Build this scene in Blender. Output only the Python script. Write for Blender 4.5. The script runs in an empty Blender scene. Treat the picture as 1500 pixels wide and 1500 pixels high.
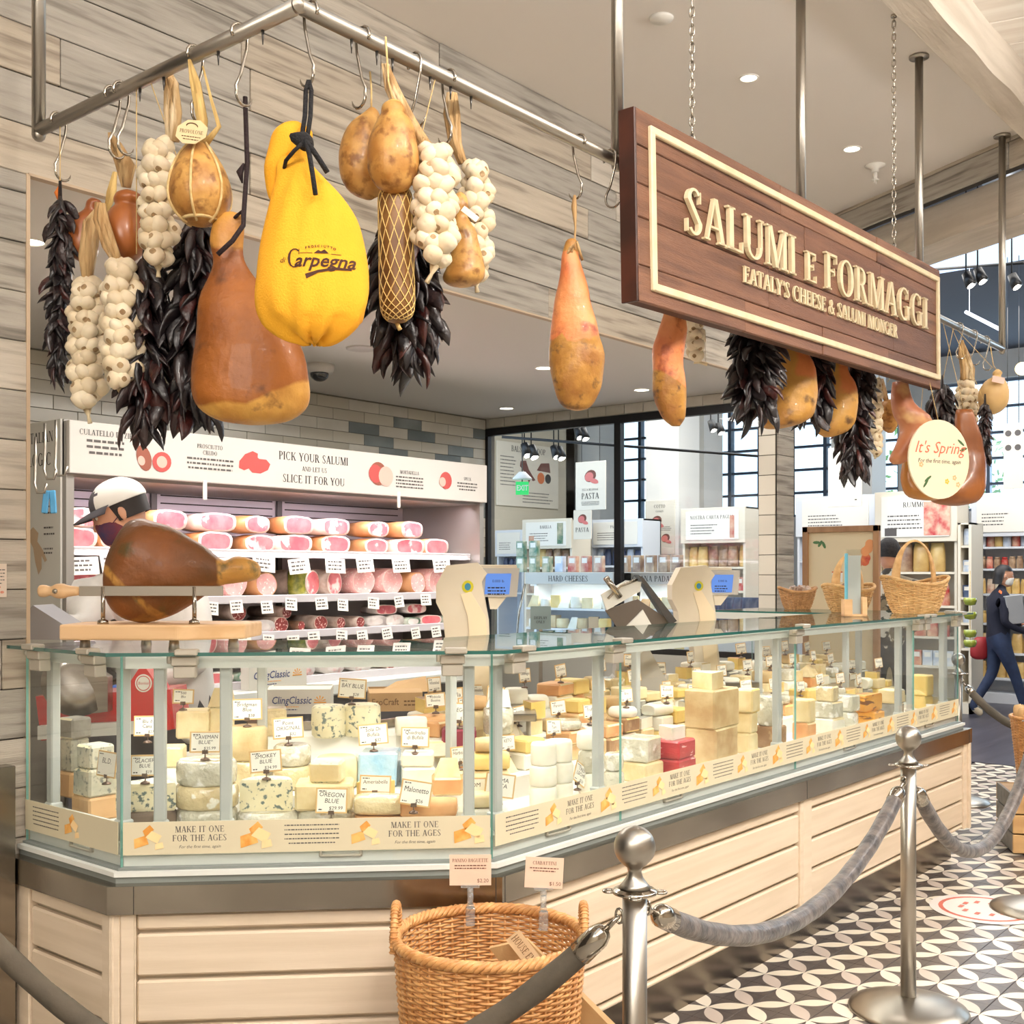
import bpy, bmesh, math, random
from mathutils import Vector, Matrix, noise
from mathutils.bvhtree import BVHTree
R = random.Random(11)
S = bpy.context.scene
COL = S.collection
PI = math.pi
D2 = math.radians
# ---------------------------------------------------------------- camera
H0 = 1.55; FPX = 1684.0
FX, FY = .771, .637          # forward in the plan (X = along the long counter, Y = away from it)
cd = bpy.data.cameras.new('camera'); cam = bpy.data.objects.new('camera', cd); COL.objects.link(cam)
cam.location = (0, 0, H0); cam.rotation_euler = (D2(90), 0, -math.atan2(FX, FY))
cd.sensor_width = 36; cd.lens = 36*FPX/1500; cd.shift_y = 89/1500; cd.clip_start = .05
S.camera = cam
def ray(px): a = (px-750)/FPX; return FX+FY*a, FY-FX*a
def atD(px, py, d): u, v = ray(px); return Vector((u*d, v*d, H0-(py-839)*d/FPX))
def atX(px, py, X): return atD(px, py, X/ray(px)[0])
def atY(px, py, Y): return atD(px, py, Y/ray(px)[1])
def atZ(px, py, z): return atD(px, py, FPX*(H0-z)/(py-839))
# ---------------------------------------------------------------- view, world, lights
S.view_settings.view_transform = 'Standard'; S.view_settings.look = 'None'
S.view_settings.gamma = 1; S.view_settings.use_curve_mapping = False
S.view_settings.exposure = 0.10
W = bpy.data.worlds.new('sky'); S.world = W; W.use_nodes = True
nt = W.node_tree; bg = nt.nodes['Background']
bg.inputs[0].default_value = (.62, .8, 1, 1); bg.inputs[1].default_value = 2.6
def area(name, loc, rot, sx, sy, power, col=(1, 1, 1), spread=None):
    l = bpy.data.lights.new(name, 'AREA'); l.shape = 'RECTANGLE'; l.size = sx; l.size_y = sy
    l.energy = power; l.color = col
    if spread: l.spread = D2(spread)
    o = bpy.data.objects.new(name, l); COL.objects.link(o); o.location = loc; o.rotation_euler = rot
    return o
def spot(name, loc, power, col=(1, .9, .76), ang=110, r=.05, tgt=None):
    l = bpy.data.lights.new(name, 'SPOT'); l.energy = power; l.color = col; l.spot_size = D2(ang)
    l.spot_blend = .6; l.shadow_soft_size = r
    o = bpy.data.objects.new(name, l); COL.objects.link(o); o.location = loc
    if tgt: o.rotation_euler = (Vector(tgt)-Vector(loc)).to_track_quat('-Z', 'Y').to_euler()
    return o
AISLE = (1, .985, .965); WARM = (1, .935, .86); NEUT = (1, .95, .88); COOL = (.8, .9, 1)
# long luminaire rows over the shop aisle in front of the counter, behind and beside the photographer
for i, (x, y) in enumerate([(-1.5, -1.2), (.9, -1.2), (3.3, -1.2), (5.7, -1.0), (8.2, -.8)]):
    area('aisle_light', (x, y, 3.85), (D2(-22), 0, 0), 1.3, .5, 54, AISLE)
    area('ceiling_fill', (x, y-.1, 3.25), (D2(180-12), 0, 0), 1.3, .4, 135, AISLE)  # added upward fill that brightens the ceiling, not a fixture of the shop
area('hall_light', (-1.6, .6, 3.0), (D2(60), 0, D2(-60)), 1.2, .8, 38, WARM)
# track spots that pick out the hanging food and the sign
spot('track_spot', (.4, -.3, 3.7), 90, WARM, 70, .08, (1.6, 1.9, 2.2))
spot('track_spot', (2.0, -.4, 3.7), 110, WARM, 70, .08, (3.0, 1.8, 2.3))
spot('track_spot', (3.9, -.5, 3.7), 80, WARM, 70, .08, (4.6, 1.8, 2.3))
spot('track_spot', (1.4, -.2, 3.7), 42, WARM, 80, .08, (2.0, 2.3, .8))
# lamps of the staff alcove
area('alcove_light', (4.2, 4.1, 2.72), (0, 0, 0), 3.6, .5, 62, NEUT)
# strip lamps inside the glass case, under its top rail
CASEL = .8
area('case_strip', (4.4, 2.36, 1.30), (D2(-6), 0, 0), 3.7, .03, 12*CASEL, (1, .97, .90), 150)
area('case_strip', (2.29, 2.66, 1.30), (D2(-6), 0, D2(-45)), .85, .03, 2.5*CASEL, (1, .97, .90), 150)
area('case_strip', (1.97, 3.08, 1.30), (D2(-6), 0, D2(-90)), .5, .03, 2.4*CASEL, (1, .97, .90), 150)
# strips inside the meat fridge
area('fridge_strip', (4.3, 5.10, 2.0), (D2(24), 0, 0), 2.8, .05, 21, (1, .84, .93), 150)
for z, p in ((1.66, 5), (1.41, 5), (1.21, 4)):
    area('shelf_strip', (4.3, 5.10, z), (D2(25), 0, 0), 2.8, .03, p, (1, .9, .93), 150)
# daylight through the big windows of the hall beyond
area('window_daylight', (17.5, 2.5, 2.8), (0, D2(90), 0), 3.2, 9, 420, (.62, .8, 1))
area('hall_light', (11.5, 3.2, 4.2), (0, 0, 0), 4.5, 3, 190, (1, .96, .9))
area('hall_light', (10.5, 6.5, 4.0), (0, 0, 0), 3, 3, 140, (1, .96, .9))
# ---------------------------------------------------------------- materials
def lin(c):
    return tuple((x/255/12.92 if x/255 <= .04045 else ((x/255+.055)/1.055)**2.4) for x in c) + (1,)
MC = {}
def mat(name, c1, c2=None, sc=6, lo=.35, hi=.65, rough=.5, metal=0, bump=0, bsc=40, st=(1, 1, 1), coat=0,
        sss=0, var=0, c3=None, sc3=20, lo3=.55, hi3=.65, emit=0, aniso=0, alpha=1, det=5, tr=0, rgh2=None):
    if name in MC: return MC[name]
    m = bpy.data.materials.new(name); m.use_nodes = True; MC[name] = m
    n = m.node_tree.nodes; l = m.node_tree.links; b = n['Principled BSDF']
    b.inputs['Base Color'].default_value = lin(c1); b.inputs['Roughness'].default_value = rough
    b.inputs['Metallic'].default_value = metal; b.inputs['Coat Weight'].default_value = coat
    b.inputs['Coat Roughness'].default_value = .15
    if aniso: b.inputs['Anisotropic'].default_value = aniso
    if tr: b.inputs['Transmission Weight'].default_value = tr
    if sss:
        b.inputs['Subsurface Weight'].default_value = sss; b.inputs['Subsurface Scale'].default_value = .01
        b.inputs['Subsurface Radius'].default_value = (1, .6, .3)
    if emit:
        b.inputs['Emission Color'].default_value = lin(c1); b.inputs['Emission Strength'].default_value = emit
    if alpha < 1: b.inputs['Alpha'].default_value = alpha
    if c2 or bump or var or c3:
        tc = n.new('ShaderNodeTexCoord'); oi = n.new('ShaderNodeObjectInfo')
        ad = n.new('ShaderNodeVectorMath'); ad.operation = 'ADD'; l.new(tc.outputs['Object'], ad.inputs[0])
        sc_ = n.new('ShaderNodeMath'); sc_.operation = 'MULTIPLY'; sc_.inputs[1].default_value = 17.0
        l.new(oi.outputs['Random'], sc_.inputs[0]); l.new(sc_.outputs[0], ad.inputs[1])
        mp = n.new('ShaderNodeMapping'); mp.inputs['Scale'].default_value = st; l.new(ad.outputs[0], mp.inputs[0])
        src = None
        def ramp(scale, a, z, det=5):
            t = n.new('ShaderNodeTexNoise'); t.inputs['Scale'].default_value = scale; t.inputs['Detail'].default_value = det
            l.new(mp.outputs[0], t.inputs[0])
            r = n.new('ShaderNodeMapRange'); r.inputs[1].default_value = a; r.inputs[2].default_value = z
            l.new(t.outputs[0], r.inputs[0]); return r.outputs[0]
        if c2:
            f = ramp(sc, lo, hi, det); mx = n.new('ShaderNodeMix'); mx.data_type = 'RGBA'
            mx.inputs['A'].default_value = lin(c1); mx.inputs['B'].default_value = lin(c2)
            l.new(f, mx.inputs['Factor']); src = mx.outputs['Result']
            if rgh2 is not None:
                rr = n.new('ShaderNodeMapRange'); rr.inputs[3].default_value = rough; rr.inputs[4].default_value = rgh2
                l.new(f, rr.inputs[0]); l.new(rr.outputs[0], b.inputs['Roughness'])
        if c3:
            f = ramp(sc3, lo3, hi3, 3); mx = n.new('ShaderNodeMix'); mx.data_type = 'RGBA'
            if src: l.new(src, mx.inputs['A'])
            else: mx.inputs['A'].default_value = lin(c1)
            mx.inputs['B'].default_value = lin(c3); l.new(f, mx.inputs['Factor']); src = mx.outputs['Result']
        if var:
            hs = n.new('ShaderNodeHueSaturation'); mr = n.new('ShaderNodeMapRange')
            mr.inputs[3].default_value = 1-var; mr.inputs[4].default_value = 1+var
            l.new(oi.outputs['Random'], mr.inputs[0]); l.new(mr.outputs[0], hs.inputs['Value'])
            if src: l.new(src, hs.inputs['Color'])
            else: hs.inputs['Color'].default_value = lin(c1)
            src = hs.outputs[0]
        if src: l.new(src, b.inputs['Base Color'])
        if bump:
            t = n.new('ShaderNodeTexNoise'); t.inputs['Scale'].default_value = bsc; t.inputs['Detail'].default_value = 4
            l.new(mp.outputs[0], t.inputs[0]); bp = n.new('ShaderNodeBump'); bp.inputs['Strength'].default_value = bump
            bp.inputs['Distance'].default_value = .01; l.new(t.outputs[0], bp.inputs['Height']); l.new(bp.outputs[0], b.inputs['Normal'])
    return m
def emis(name, col, s):
    if name in MC: return MC[name]
    m = bpy.data.materials.new(name); m.use_nodes = True; MC[name] = m
    n = m.node_tree.nodes; n.clear(); e = n.new('ShaderNodeEmission'); o = n.new('ShaderNodeOutputMaterial')
    e.inputs[0].default_value = lin(col); e.inputs[1].default_value = s; m.node_tree.links.new(e.outputs[0], o.inputs[0])
    return m
def glassmat(name, tint, refl=1.0, rough=0.0, haze=0.0):
    m = bpy.data.materials.new(name); m.use_nodes = True; MC[name] = m
    n = m.node_tree.nodes; l = m.node_tree.links; n.clear()
    o = n.new('ShaderNodeOutputMaterial'); t = n.new('ShaderNodeBsdfTransparent'); g = n.new('ShaderNodeBsdfGlossy')
    g.inputs['Roughness'].default_value = rough; t.inputs[0].default_value = tint+(1,)
    fr = n.new('ShaderNodeFresnel'); ge = n.new('ShaderNodeNewGeometry'); io = n.new('ShaderNodeMapRange')   # same reflectance on both faces of a pane
    io.inputs[3].default_value = 1.5; io.inputs[4].default_value = 1/1.5
    l.new(ge.outputs['Backfacing'], io.inputs[0]); l.new(io.outputs[0], fr.inputs[0])
    mu = n.new('ShaderNodeMath'); mu.operation = 'MULTIPLY'; mu.inputs[1].default_value = refl
    l.new(fr.outputs[0], mu.inputs[0]); mx = n.new('ShaderNodeMixShader')
    l.new(mu.outputs[0], mx.inputs[0]); l.new(t.outputs[0], mx.inputs[1]); l.new(g.outputs[0], mx.inputs[2])
    last = mx
    if haze:
        df = n.new('ShaderNodeBsdfDiffuse'); df.inputs[0].default_value = (.9, .93, .95, 1)
        m2 = n.new('ShaderNodeMixShader'); m2.inputs[0].default_value = haze
        l.new(mx.outputs[0], m2.inputs[1]); l.new(df.outputs[0], m2.inputs[2]); last = m2
    l.new(last.outputs[0], o.inputs[0]); return m
STEEL = mat('brushed_steel', (178, 172, 164), (150, 144, 136), 3, rough=.28, metal=1, st=(.3, 9, 9), bump=.03, bsc=20)
CHROME = mat('chrome', (178, 170, 158), rough=.12, metal=1)
SATIN = mat('satin_steel', (170, 164, 154), rough=.34, metal=1)
DSTEEL = mat('dark_steel', (96, 94, 92), rough=.35, metal=1)
WHITEP = mat('white_paint', (236, 234, 226), rough=.5)
ALU = mat('white_aluminium', (224, 226, 220), rough=.3)
BLACK = mat('black_plastic', (22, 21, 22), rough=.4)
INK = mat('black_ink', (38, 34, 34), rough=.7)
INK2 = mat('grey_ink', (95, 90, 88), rough=.8)
TAN = mat('tan_print', (222, 150, 62), (240, 190, 110), 30, rough=.7)
CARD = mat('card', (244, 240, 228), rough=.7)
CARDB = mat('card_border', (214, 176, 118), rough=.7)
GLASS = glassmat('clear_glass', (.975, .99, .985))
GLASS2 = glassmat('partition_glass', (.93, .95, .96), 1.0)
GEDGE = mat('green_glass_edge', (34, 96, 88), rough=.1, coat=1)
ACRYL = glassmat('acrylic', (.96, .97, .97), 1.2)
# ---------------------------------------------------------------- mesh helpers
class MB:
    def __init__(s): s.v = []; s.f = []; s.m = []; s.s = []
    def add(s, vs, fs, mi=0, sm=False):
        o = len(s.v); s.v += [tuple(p) for p in vs]
        for f in fs: s.f.append(tuple(i+o for i in f)); s.m.append(mi); s.s.append(sm)
        return s
    def box(s, x0, x1, y0, y1, z0, z1, mi=0):
        if x0 > x1: x0, x1 = x1, x0
        if y0 > y1: y0, y1 = y1, y0
        if z0 > z1: z0, z1 = z1, z0
        return s.add([(x0, y0, z0), (x1, y0, z0), (x1, y1, z0), (x0, y1, z0), (x0, y0, z1), (x1, y0, z1), (x1, y1, z1), (x0, y1, z1)],
                     [(0, 3, 2, 1), (4, 5, 6, 7), (0, 1, 5, 4), (1, 2, 6, 5), (2, 3, 7, 6), (3, 0, 4, 7)], mi)
    def cbox(s, x0, x1, y0, y1, z0, z1, c=.004, mi=0):     # chamfered box
        vs = []; lo = (x0, y0, z0); hi = (x1, y1, z1)
        V = {}
        for sx in (0, 1):
            for sy in (0, 1):
                for sz in (0, 1):
                    p = [(lo, hi)[q][k] for k, q in enumerate((sx, sy, sz))]
                    for ax in range(3):
                        q = list(p)
                        for k in range(3):
                            if k != ax: q[k] += c*(1 if (sx, sy, sz)[k] == 0 else -1)
                        V[(sx, sy, sz, ax)] = len(vs); vs.append(q)
        fs = []
        for ax in range(3):
            o = [k for k in range(3) if k != ax]
            for side in (0, 1):
                loop = []
                for a, b in ((0, 0), (1, 0), (1, 1), (0, 1)):
                    q = [0, 0, 0]; q[ax] = side; q[o[0]] = a; q[o[1]] = b
                    loop.append(V[tuple(q)+(ax,)])
                fs.append(loop)
            for a in (0, 1):
                for b in (0, 1):
                    q0 = [0, 0, 0]; q1 = [0, 0, 0]; q0[o[0]] = q1[o[0]] = a; q0[o[1]] = q1[o[1]] = b; q1[ax] = 1
                    fs.append([V[tuple(q0)+(o[0],)], V[tuple(q0)+(o[1],)], V[tuple(q1)+(o[1],)], V[tuple(q1)+(o[0],)]])
        for k in V:
            if k[3] == 0: fs.append([V[k[:3]+(0,)], V[k[:3]+(1,)], V[k[:3]+(2,)]])
        ctr = Vector(((x0+x1)/2, (y0+y1)/2, (z0+z1)/2)); out = []
        for f in fs:
            p = [Vector(vs[i]) for i in f]; nn = (p[1]-p[0]).cross(p[2]-p[0]); cc = sum(p, Vector())/len(p)
            out.append(tuple(f) if nn.dot(cc-ctr) > 0 else tuple(reversed(f)))
        return s.add(vs, out, mi)
    def prism(s, pts, z0, z1, mi=0):
        n = len(pts); a = sum(pts[i][0]*pts[(i+1) % n][1]-pts[(i+1) % n][0]*pts[i][1] for i in range(n))
        if a < 0: pts = pts[::-1]
        return s.add([(x, y, z0) for x, y in pts]+[(x, y, z1) for x, y in pts],
                     [tuple(range(n))[::-1], tuple(range(n, 2*n))]+[(i, (i+1) % n, n+(i+1) % n, n+i) for i in range(n)], mi)
    def tube(s, pts, r, n=8, mi=0, cap=True, sm=True, flat=1.0):
        pts = [Vector(p) for p in pts]; N = len(pts)
        rr = r if isinstance(r, (list, tuple)) else [r]*N
        vs = []; up = None
        for i, p in enumerate(pts):
            t = (pts[min(i+1, N-1)]-pts[max(i-1, 0)])
            if t.length < 1e-9: t = Vector((0, 0, 1))
            t.normalize()
            if up is None: up = t.orthogonal().normalized()
            up = (up-t*up.dot(t))
            if up.length < 1e-6: up = t.orthogonal()
            up.normalize(); w = t.cross(up)
            for k in range(n):
                a = 2*PI*k/n; vs.append(p+(up*math.cos(a)+w*math.sin(a)*flat)*rr[i])
        fs = [(i*n+k, i*n+(k+1) % n, (i+1)*n+(k+1) % n, (i+1)*n+k) for i in range(N-1) for k in range(n)]
        if cap: fs += [tuple(range(n))[::-1], tuple(range((N-1)*n, N*n))]
        return s.add(vs, fs, mi, sm)
    def cyl(s, p0, p1, r0, r1=None, n=12, mi=0, sm=True): return s.tube([p0, p1], [r0, r0 if r1 is None else r1], n, mi, True, sm)
    def lathe(s, prof, n=20, o=(0, 0, 0), sx=1, sy=1, mi=0, sm=True, a0=0, a1=2*PI, cap=True):
        full = abs(a1-a0-2*PI) < 1e-6; k = n if full else n+1
        vs = [(o[0]+r*math.cos(a0+(a1-a0)*j/n)*sx, o[1]+r*math.sin(a0+(a1-a0)*j/n)*sy, o[2]+z) for r, z in prof for j in range(k)]
        fs = [(i*k+j, i*k+(j+1) % k, (i+1)*k+(j+1) % k, (i+1)*k+j) for i in range(len(prof)-1) for j in range(n)]
        s.add(vs, fs, mi, sm)
        if full and cap:
            o0 = len(s.v)-len(vs)
            if prof[0][0] > 1e-5: s.f.append(tuple(o0+j for j in range(k))[::-1]); s.m.append(mi); s.s.append(False)
            if prof[-1][0] > 1e-5: s.f.append(tuple(o0+(len(prof)-1)*k+j for j in range(k))); s.m.append(mi); s.s.append(False)
        return s
    def ball(s, c, r, nu=12, nv=8, mi=0):
        if not isinstance(r, (tuple, list)): r = (r, r, r)
        vs = [(c[0], c[1], c[2]-r[2])]
        for j in range(1, nv):
            t = -PI/2+PI*j/nv
            for i in range(nu):
                a = 2*PI*i/nu; vs.append((c[0]+r[0]*math.cos(t)*math.cos(a), c[1]+r[1]*math.cos(t)*math.sin(a), c[2]+r[2]*math.sin(t)))
        vs.append((c[0], c[1], c[2]+r[2])); L = len(vs)-1
        fs = [(0, 1+(i+1) % nu, 1+i) for i in range(nu)]+[(L, L-nu+i, L-nu+(i+1) % nu) for i in range(nu)]
        fs += [(1+j*nu+i, 1+j*nu+(i+1) % nu, 1+(j+1)*nu+(i+1) % nu, 1+(j+1)*nu+i) for j in range(nv-2) for i in range(nu)]
        return s.add(vs, fs, mi, True)
    def loft(s, secs, n=24, mi=0, amp=0, fr=8, seed=0, sq=2.0):  # secs: (z, cx, cy, rx, ry)
        vs = []
        for z, cx, cy, rx, ry in secs:
            for k in range(n):
                a = 2*PI*k/n; ca, sa = math.cos(a), math.sin(a)
                q = (abs(ca)**sq+abs(sa)**sq)**(-1/sq)
                p = Vector((cx+rx*ca*q, cy+ry*sa*q, z))
                if amp:
                    d = noise.noise(p*fr+Vector((seed, seed*2.3, 0)))*amp; c = Vector((cx, cy, z)); w = p-c
                    if w.length > 1e-5: p += w.normalized()*d
                vs.append(p)
        N = len(secs); fs = [(i*n+k, i*n+(k+1) % n, (i+1)*n+(k+1) % n, (i+1)*n+k) for i in range(N-1) for k in range(n)]
        if secs[-1][0] < secs[0][0]: fs = [f[::-1] for f in fs]; c0, c1 = tuple(range(n)), tuple(range((N-1)*n, N*n))[::-1]
        else: c0, c1 = tuple(range(n))[::-1], tuple(range((N-1)*n, N*n))
        return s.add(vs, fs+[c0, c1], mi, True)
    def tf(s, M, i0=0):
        for i in range(i0, len(s.v)): s.v[i] = tuple(M @ Vector(s.v[i]))
        return s
    def mesh(s, name, mats):
        me = bpy.data.meshes.new(name); me.from_pydata(s.v, [], s.f)
        for m in (mats if isinstance(mats, (list, tuple)) else [mats]): me.materials.append(m)
        me.polygons.foreach_set('material_index', s.m); me.polygons.foreach_set('use_smooth', s.s); 
        if getattr(s, 'w', None):
            at = me.attributes.new('w', 'FLOAT', 'POINT'); at.data.foreach_set('value', [min(max(float(x), -1), 2) for x in s.w])
        me.update(); return me
def smooth_secs(secs, k=4):            # Catmull-Rom through loft sections
    out = []
    for i in range(len(secs)-1):
        p0, p1, p2, p3 = secs[max(i-1, 0)], secs[i], secs[i+1], secs[min(i+2, len(secs)-1)]
        for j in range(k):
            t = j/k
            out.append(tuple(.5*((2*b)+(-a+c)*t+(2*a-5*b+4*c-d)*t*t+(-a+3*b-3*c+d)*t**3) for a, b, c, d in zip(p0, p1, p2, p3)))
    out.append(secs[-1]); return [tuple([q[0]]+list(q[1:-2])+[max(q[-2], .001), max(q[-1], .001)]) if len(q) == 5 else q for q in out]
def tg(o, label=None, cat=None, group=None, kind=None):
    if label: o['label'] = label
    if cat: o['category'] = cat
    if group: o['group'] = group
    if kind: o['kind'] = kind
    return o
def ob(name, mb, mats=None, parent=None, loc=(0, 0, 0), rot=(0, 0, 0), label=None, cat=None, group=None, kind=None, sc=None):
    me = mb.mesh(name, mats) if isinstance(mb, MB) else mb
    o = bpy.data.objects.new(name, me); COL.objects.link(o); o.parent = parent; o.location = loc; o.rotation_euler = rot
    if sc: o.scale = sc
    return tg(o, label, cat, group, kind)
def thing(name, label, cat, loc=(0, 0, 0), rz=0, group=None):
    o = bpy.data.objects.new(name, None); COL.objects.link(o); o.location = loc; o.rotation_euler = (0, 0, rz); o.empty_display_size = .05
    return tg(o, label, cat, group)
def struct(name, mb, mats, parent=None, loc=(0, 0, 0), rz=0):
    o = ob(name, mb, mats, parent, loc, (0, 0, rz))
    if not parent: o['kind'] = 'structure'
    return o
def bevel(o, w=.004, seg=2):
    m = o.modifiers.new('bevel', 'BEVEL'); m.width = w; m.segments = seg; m.limit_method = 'ANGLE'; return o
def subd(o, l=1):
    m = o.modifiers.new('sub', 'SUBSURF'); m.levels = l; m.render_levels = l; return o
# ---------------------------------------------------------------- lettering
TCACHE = {}
def tmesh(s, size=1, ext=0, shear=0, off=0):         # plain sans lettering made by Blender's own font, as a mesh in XZ facing -Y
    k = (s, ext, shear, off)
    if k not in TCACHE:
        cu = bpy.data.curves.new('lettering', 'FONT'); cu.body = s; cu.size = 1; cu.extrude = ext; cu.shear = shear; cu.offset = off
        cu.resolution_u = 2; cu.align_x = 'CENTER'; cu.align_y = 'CENTER'
        o = bpy.data.objects.new('tmp', cu); me = bpy.data.meshes.new_from_object(o); bpy.data.objects.remove(o); bpy.data.curves.remove(cu)
        TCACHE[k] = ([tuple(v.co) for v in me.vertices], [tuple(p.vertices) for p in me.polygons]); bpy.data.meshes.remove(me)
    v, f = TCACHE[k]
    return [(x*size, -z*size, y*size) for x, y, z in v], f
def text(mb, s, x, z, size, y=0, mi=0, shear=0, off=0, rot=0, maxw=None):
    v, f = tmesh(s, size, 0, shear, off)
    if maxw and v:
        w = max(p[0] for p in v)-min(p[0] for p in v)
        if w > maxw: q = maxw/w; v = [(p[0]*q, p[1], p[2]) for p in v]
    c, sn = math.cos(rot), math.sin(rot)
    mb.add([(x+p[0]*c-p[2]*sn, y, z+p[0]*sn+p[2]*c) for p in v], f, mi)
def _bar(x0, x1, y0, y1): return [(x0, y0), (x1, y0), (x1, y1), (x0, y1)]
def _sl(xa, ya, xb, yb, w): return [(xa, ya), (xa+w, ya), (xb+w, yb), (xb, yb)]
def _arc(cx, cy, rx, ry, a0, a1, tk=.15, tn=.06, n=10, ex=2):
    out = []
    for i in range(n):
        q = []
        for a in (a0+(a1-a0)*i/n, a0+(a1-a0)*(i+1)/n):
            a_ = D2(a); w = tn+(tk-tn)*abs(math.cos(a_))**ex
            q.append(((cx+rx*math.cos(a_), cy+ry*math.sin(a_)), (cx+(rx-w)*math.cos(a_), cy+(ry-min(w, tn+.02))*math.sin(a_))))
        out.append([q[0][0], q[1][0], q[1][1], q[0][1]])
    return out
def _serif(x0, x1, y): return _bar(x0-.07, x1+.07, y, y+.045) if y < .5 else _bar(x0-.07, x1+.07, y-.045, y)
def _stem(x, w=.15, t=1, b=1):
    r = [_bar(x, x+w, 0, 1)]
    if b: r.append(_serif(x, x+w, 0))
    if t: r.append(_serif(x, x+w, 1))
    return r
GN = [.14, .055]
def _glyph(c):
    T, N = GN; s = _stem
    if c == 'A': return .78, [_sl(.07, 0, .345, 1, N), _sl(.58, 0, .33, 1, T), _bar(.17, .55, .3, .35), _serif(.07, .12, 0), _serif(.58, .72, 0)]
    if c == 'B': return .66, s(.08)+_arc(.34, .75, .25, .25, -90, 90)+_arc(.34, .27, .29, .27, -90, 90)+[_bar(.15, .36, .945, 1), _bar(.15, .36, .48, .53), _bar(.15, .36, 0, .055)]
    if c == 'C' or c == 'G':
        r = _arc(.42, .5, .38, .52, 50, 310)+[_bar(.64, .68, .68, .98)]
        if c == 'G': return .84, r+[_bar(.6, .74, .04, .42), _serif(.6, .74, .42)]
        return .78, r+[_bar(.64, .67, .03, .2)]
    if c == 'D': return .8, s(.08)+_arc(.34, .5, .4, .5, -90, 90)+[_bar(.15, .36, .945, 1), _bar(.15, .36, 0, .055)]
    if c in 'EF':
        r = s(.08)+[_bar(.15, .58, .93, 1), _bar(.55, .6, .76, 1), _bar(.15, .46, .49, .54), _bar(.43, .47, .41, .62)]
        if c == 'E': r += [_bar(.15, .62, 0, .055), _bar(.6, .64, 0, .25)]
        return .66, r
    if c == 'H': return .84, s(.08)+s(.62)+[_bar(.15, .65, .48, .54)]
    if c == 'I': return .34, s(.1)
    if c == 'J': return .4, [_bar(.14, .28, .05, 1), _serif(.14, .28, 1)]+_arc(.1, .05, .18, .25, 180, 360, .14, .05)
    if c == 'K': return .78, s(.08)+[_sl(.2, .42, .6, 1, N), _sl(.58, 0, .3, .55, T), _serif(.6, .66, 1), _serif(.58, .72, 0)]
    if c == 'L': return .62, s(.08)+[_bar(.15, .58, 0, .055), _bar(.56, .6, 0, .27)]
    if c == 'M': return .96, [_bar(.1, .155, 0, 1), _serif(.1, .155, 0), _serif(.1, .13, 1), _sl(.41, 0, .12, 1, T), _sl(.45, 0, .76, 1, N)]+s(.74)
    if c == 'N': return .84, [_bar(.1, .155, 0, 1), _serif(.1, .155, 0), _serif(.1, .13, 1), _sl(.6, 0, .12, 1, T), _bar(.68, .735, 0, 1), _serif(.68, .735, 1)]
    if c in 'OQ': return .86, _arc(.42, .5, .38, .52, 0, 360, n=18)+([_sl(.7, -.2, .4, .05, .1)] if c == 'Q' else [])
    if c == 'P': return .62, s(.08)+_arc(.32, .73, .27, .27, -90, 90)+[_bar(.15, .34, .945, 1), _bar(.15, .34, .46, .51)]
    if c == 'R': return .74, s(.08)+_arc(.32, .74, .26, .26, -90, 90)+[_bar(.15, .34, .945, 1), _bar(.15, .34, .48, .53), _sl(.56, 0, .3, .5, T), _serif(.6, .7, 0)]
    if c == 'S':
        return .6, _arc(.3, .74, .24, .28, 40, 180, .13)+_arc(.3, .27, .25, .29, -140, 0, .13)+[[(.06, .74), (.2, .74), (.55, .27), (.41, .27)], _bar(.49, .52, .72, .98), _bar(.05, .08, .02, .3)]
    if c == 'T': return .7, [_bar(.28, .42, 0, 1), _serif(.28, .42, 0), _bar(.04, .66, .945, 1), _bar(.03, .07, .74, 1), _bar(.63, .67, .74, 1)]
    if c == 'U': return .82, [_bar(.08, .22, .3, 1), _serif(.08, .22, 1), _bar(.66, .715, .3, 1), _serif(.66, .715, 1)]+_arc(.3975, .32, .3175, .34, 180, 360, .12, .055)
    if c == 'V': return .76, [_sl(.33, 0, .05, 1, T), _sl(.36, 0, .64, 1, N), _serif(.05, .19, 1), _serif(.64, .69, 1)]
    if c == 'W': return 1.1, [_sl(.28, 0, .05, 1, T), _sl(.32, 0, .53, 1, N), _sl(.7, 0, .47, 1, T), _sl(.74, 0, .98, 1, N), _serif(.05, .19, 1), _serif(.98, 1.03, 1)]
    if c == 'X': return .76, [_sl(.55, 0, .07, 1, T), _sl(.08, 0, .6, 1, N)]
    if c == 'Y': return .74, [_bar(.3, .44, 0, .48), _serif(.3, .44, 0), _sl(.3, .44, .04, 1, T), _sl(.36, .44, .62, 1, N), _serif(.04, .18, 1), _serif(.62, .67, 1)]
    if c == 'Z': return .66, [_bar(.06, .58, .945, 1), _bar(.05, .6, 0, .055), _sl(.06, 0, .44, 1, T)]
    if c == '&': return .84, _arc(.34, .78, .17, .22, 0, 360, .1, .05, 12)+_arc(.32, .28, .27, .3, 60, 330, .13, .05)+[_sl(.64, 0, .2, .68, .13), _sl(.52, .12, .7, .5, .05)]
    if c == "'": return .22, [[(.08, 1), (.18, 1), (.13, .72), (.1, .72)]]
    if c == ',': return .22, [[(.08, .08), (.18, .08), (.12, -.15), (.08, -.15)]]
    if c == '.': return .22, [_bar(.07, .16, 0, .09)]
    return .36, []
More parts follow.
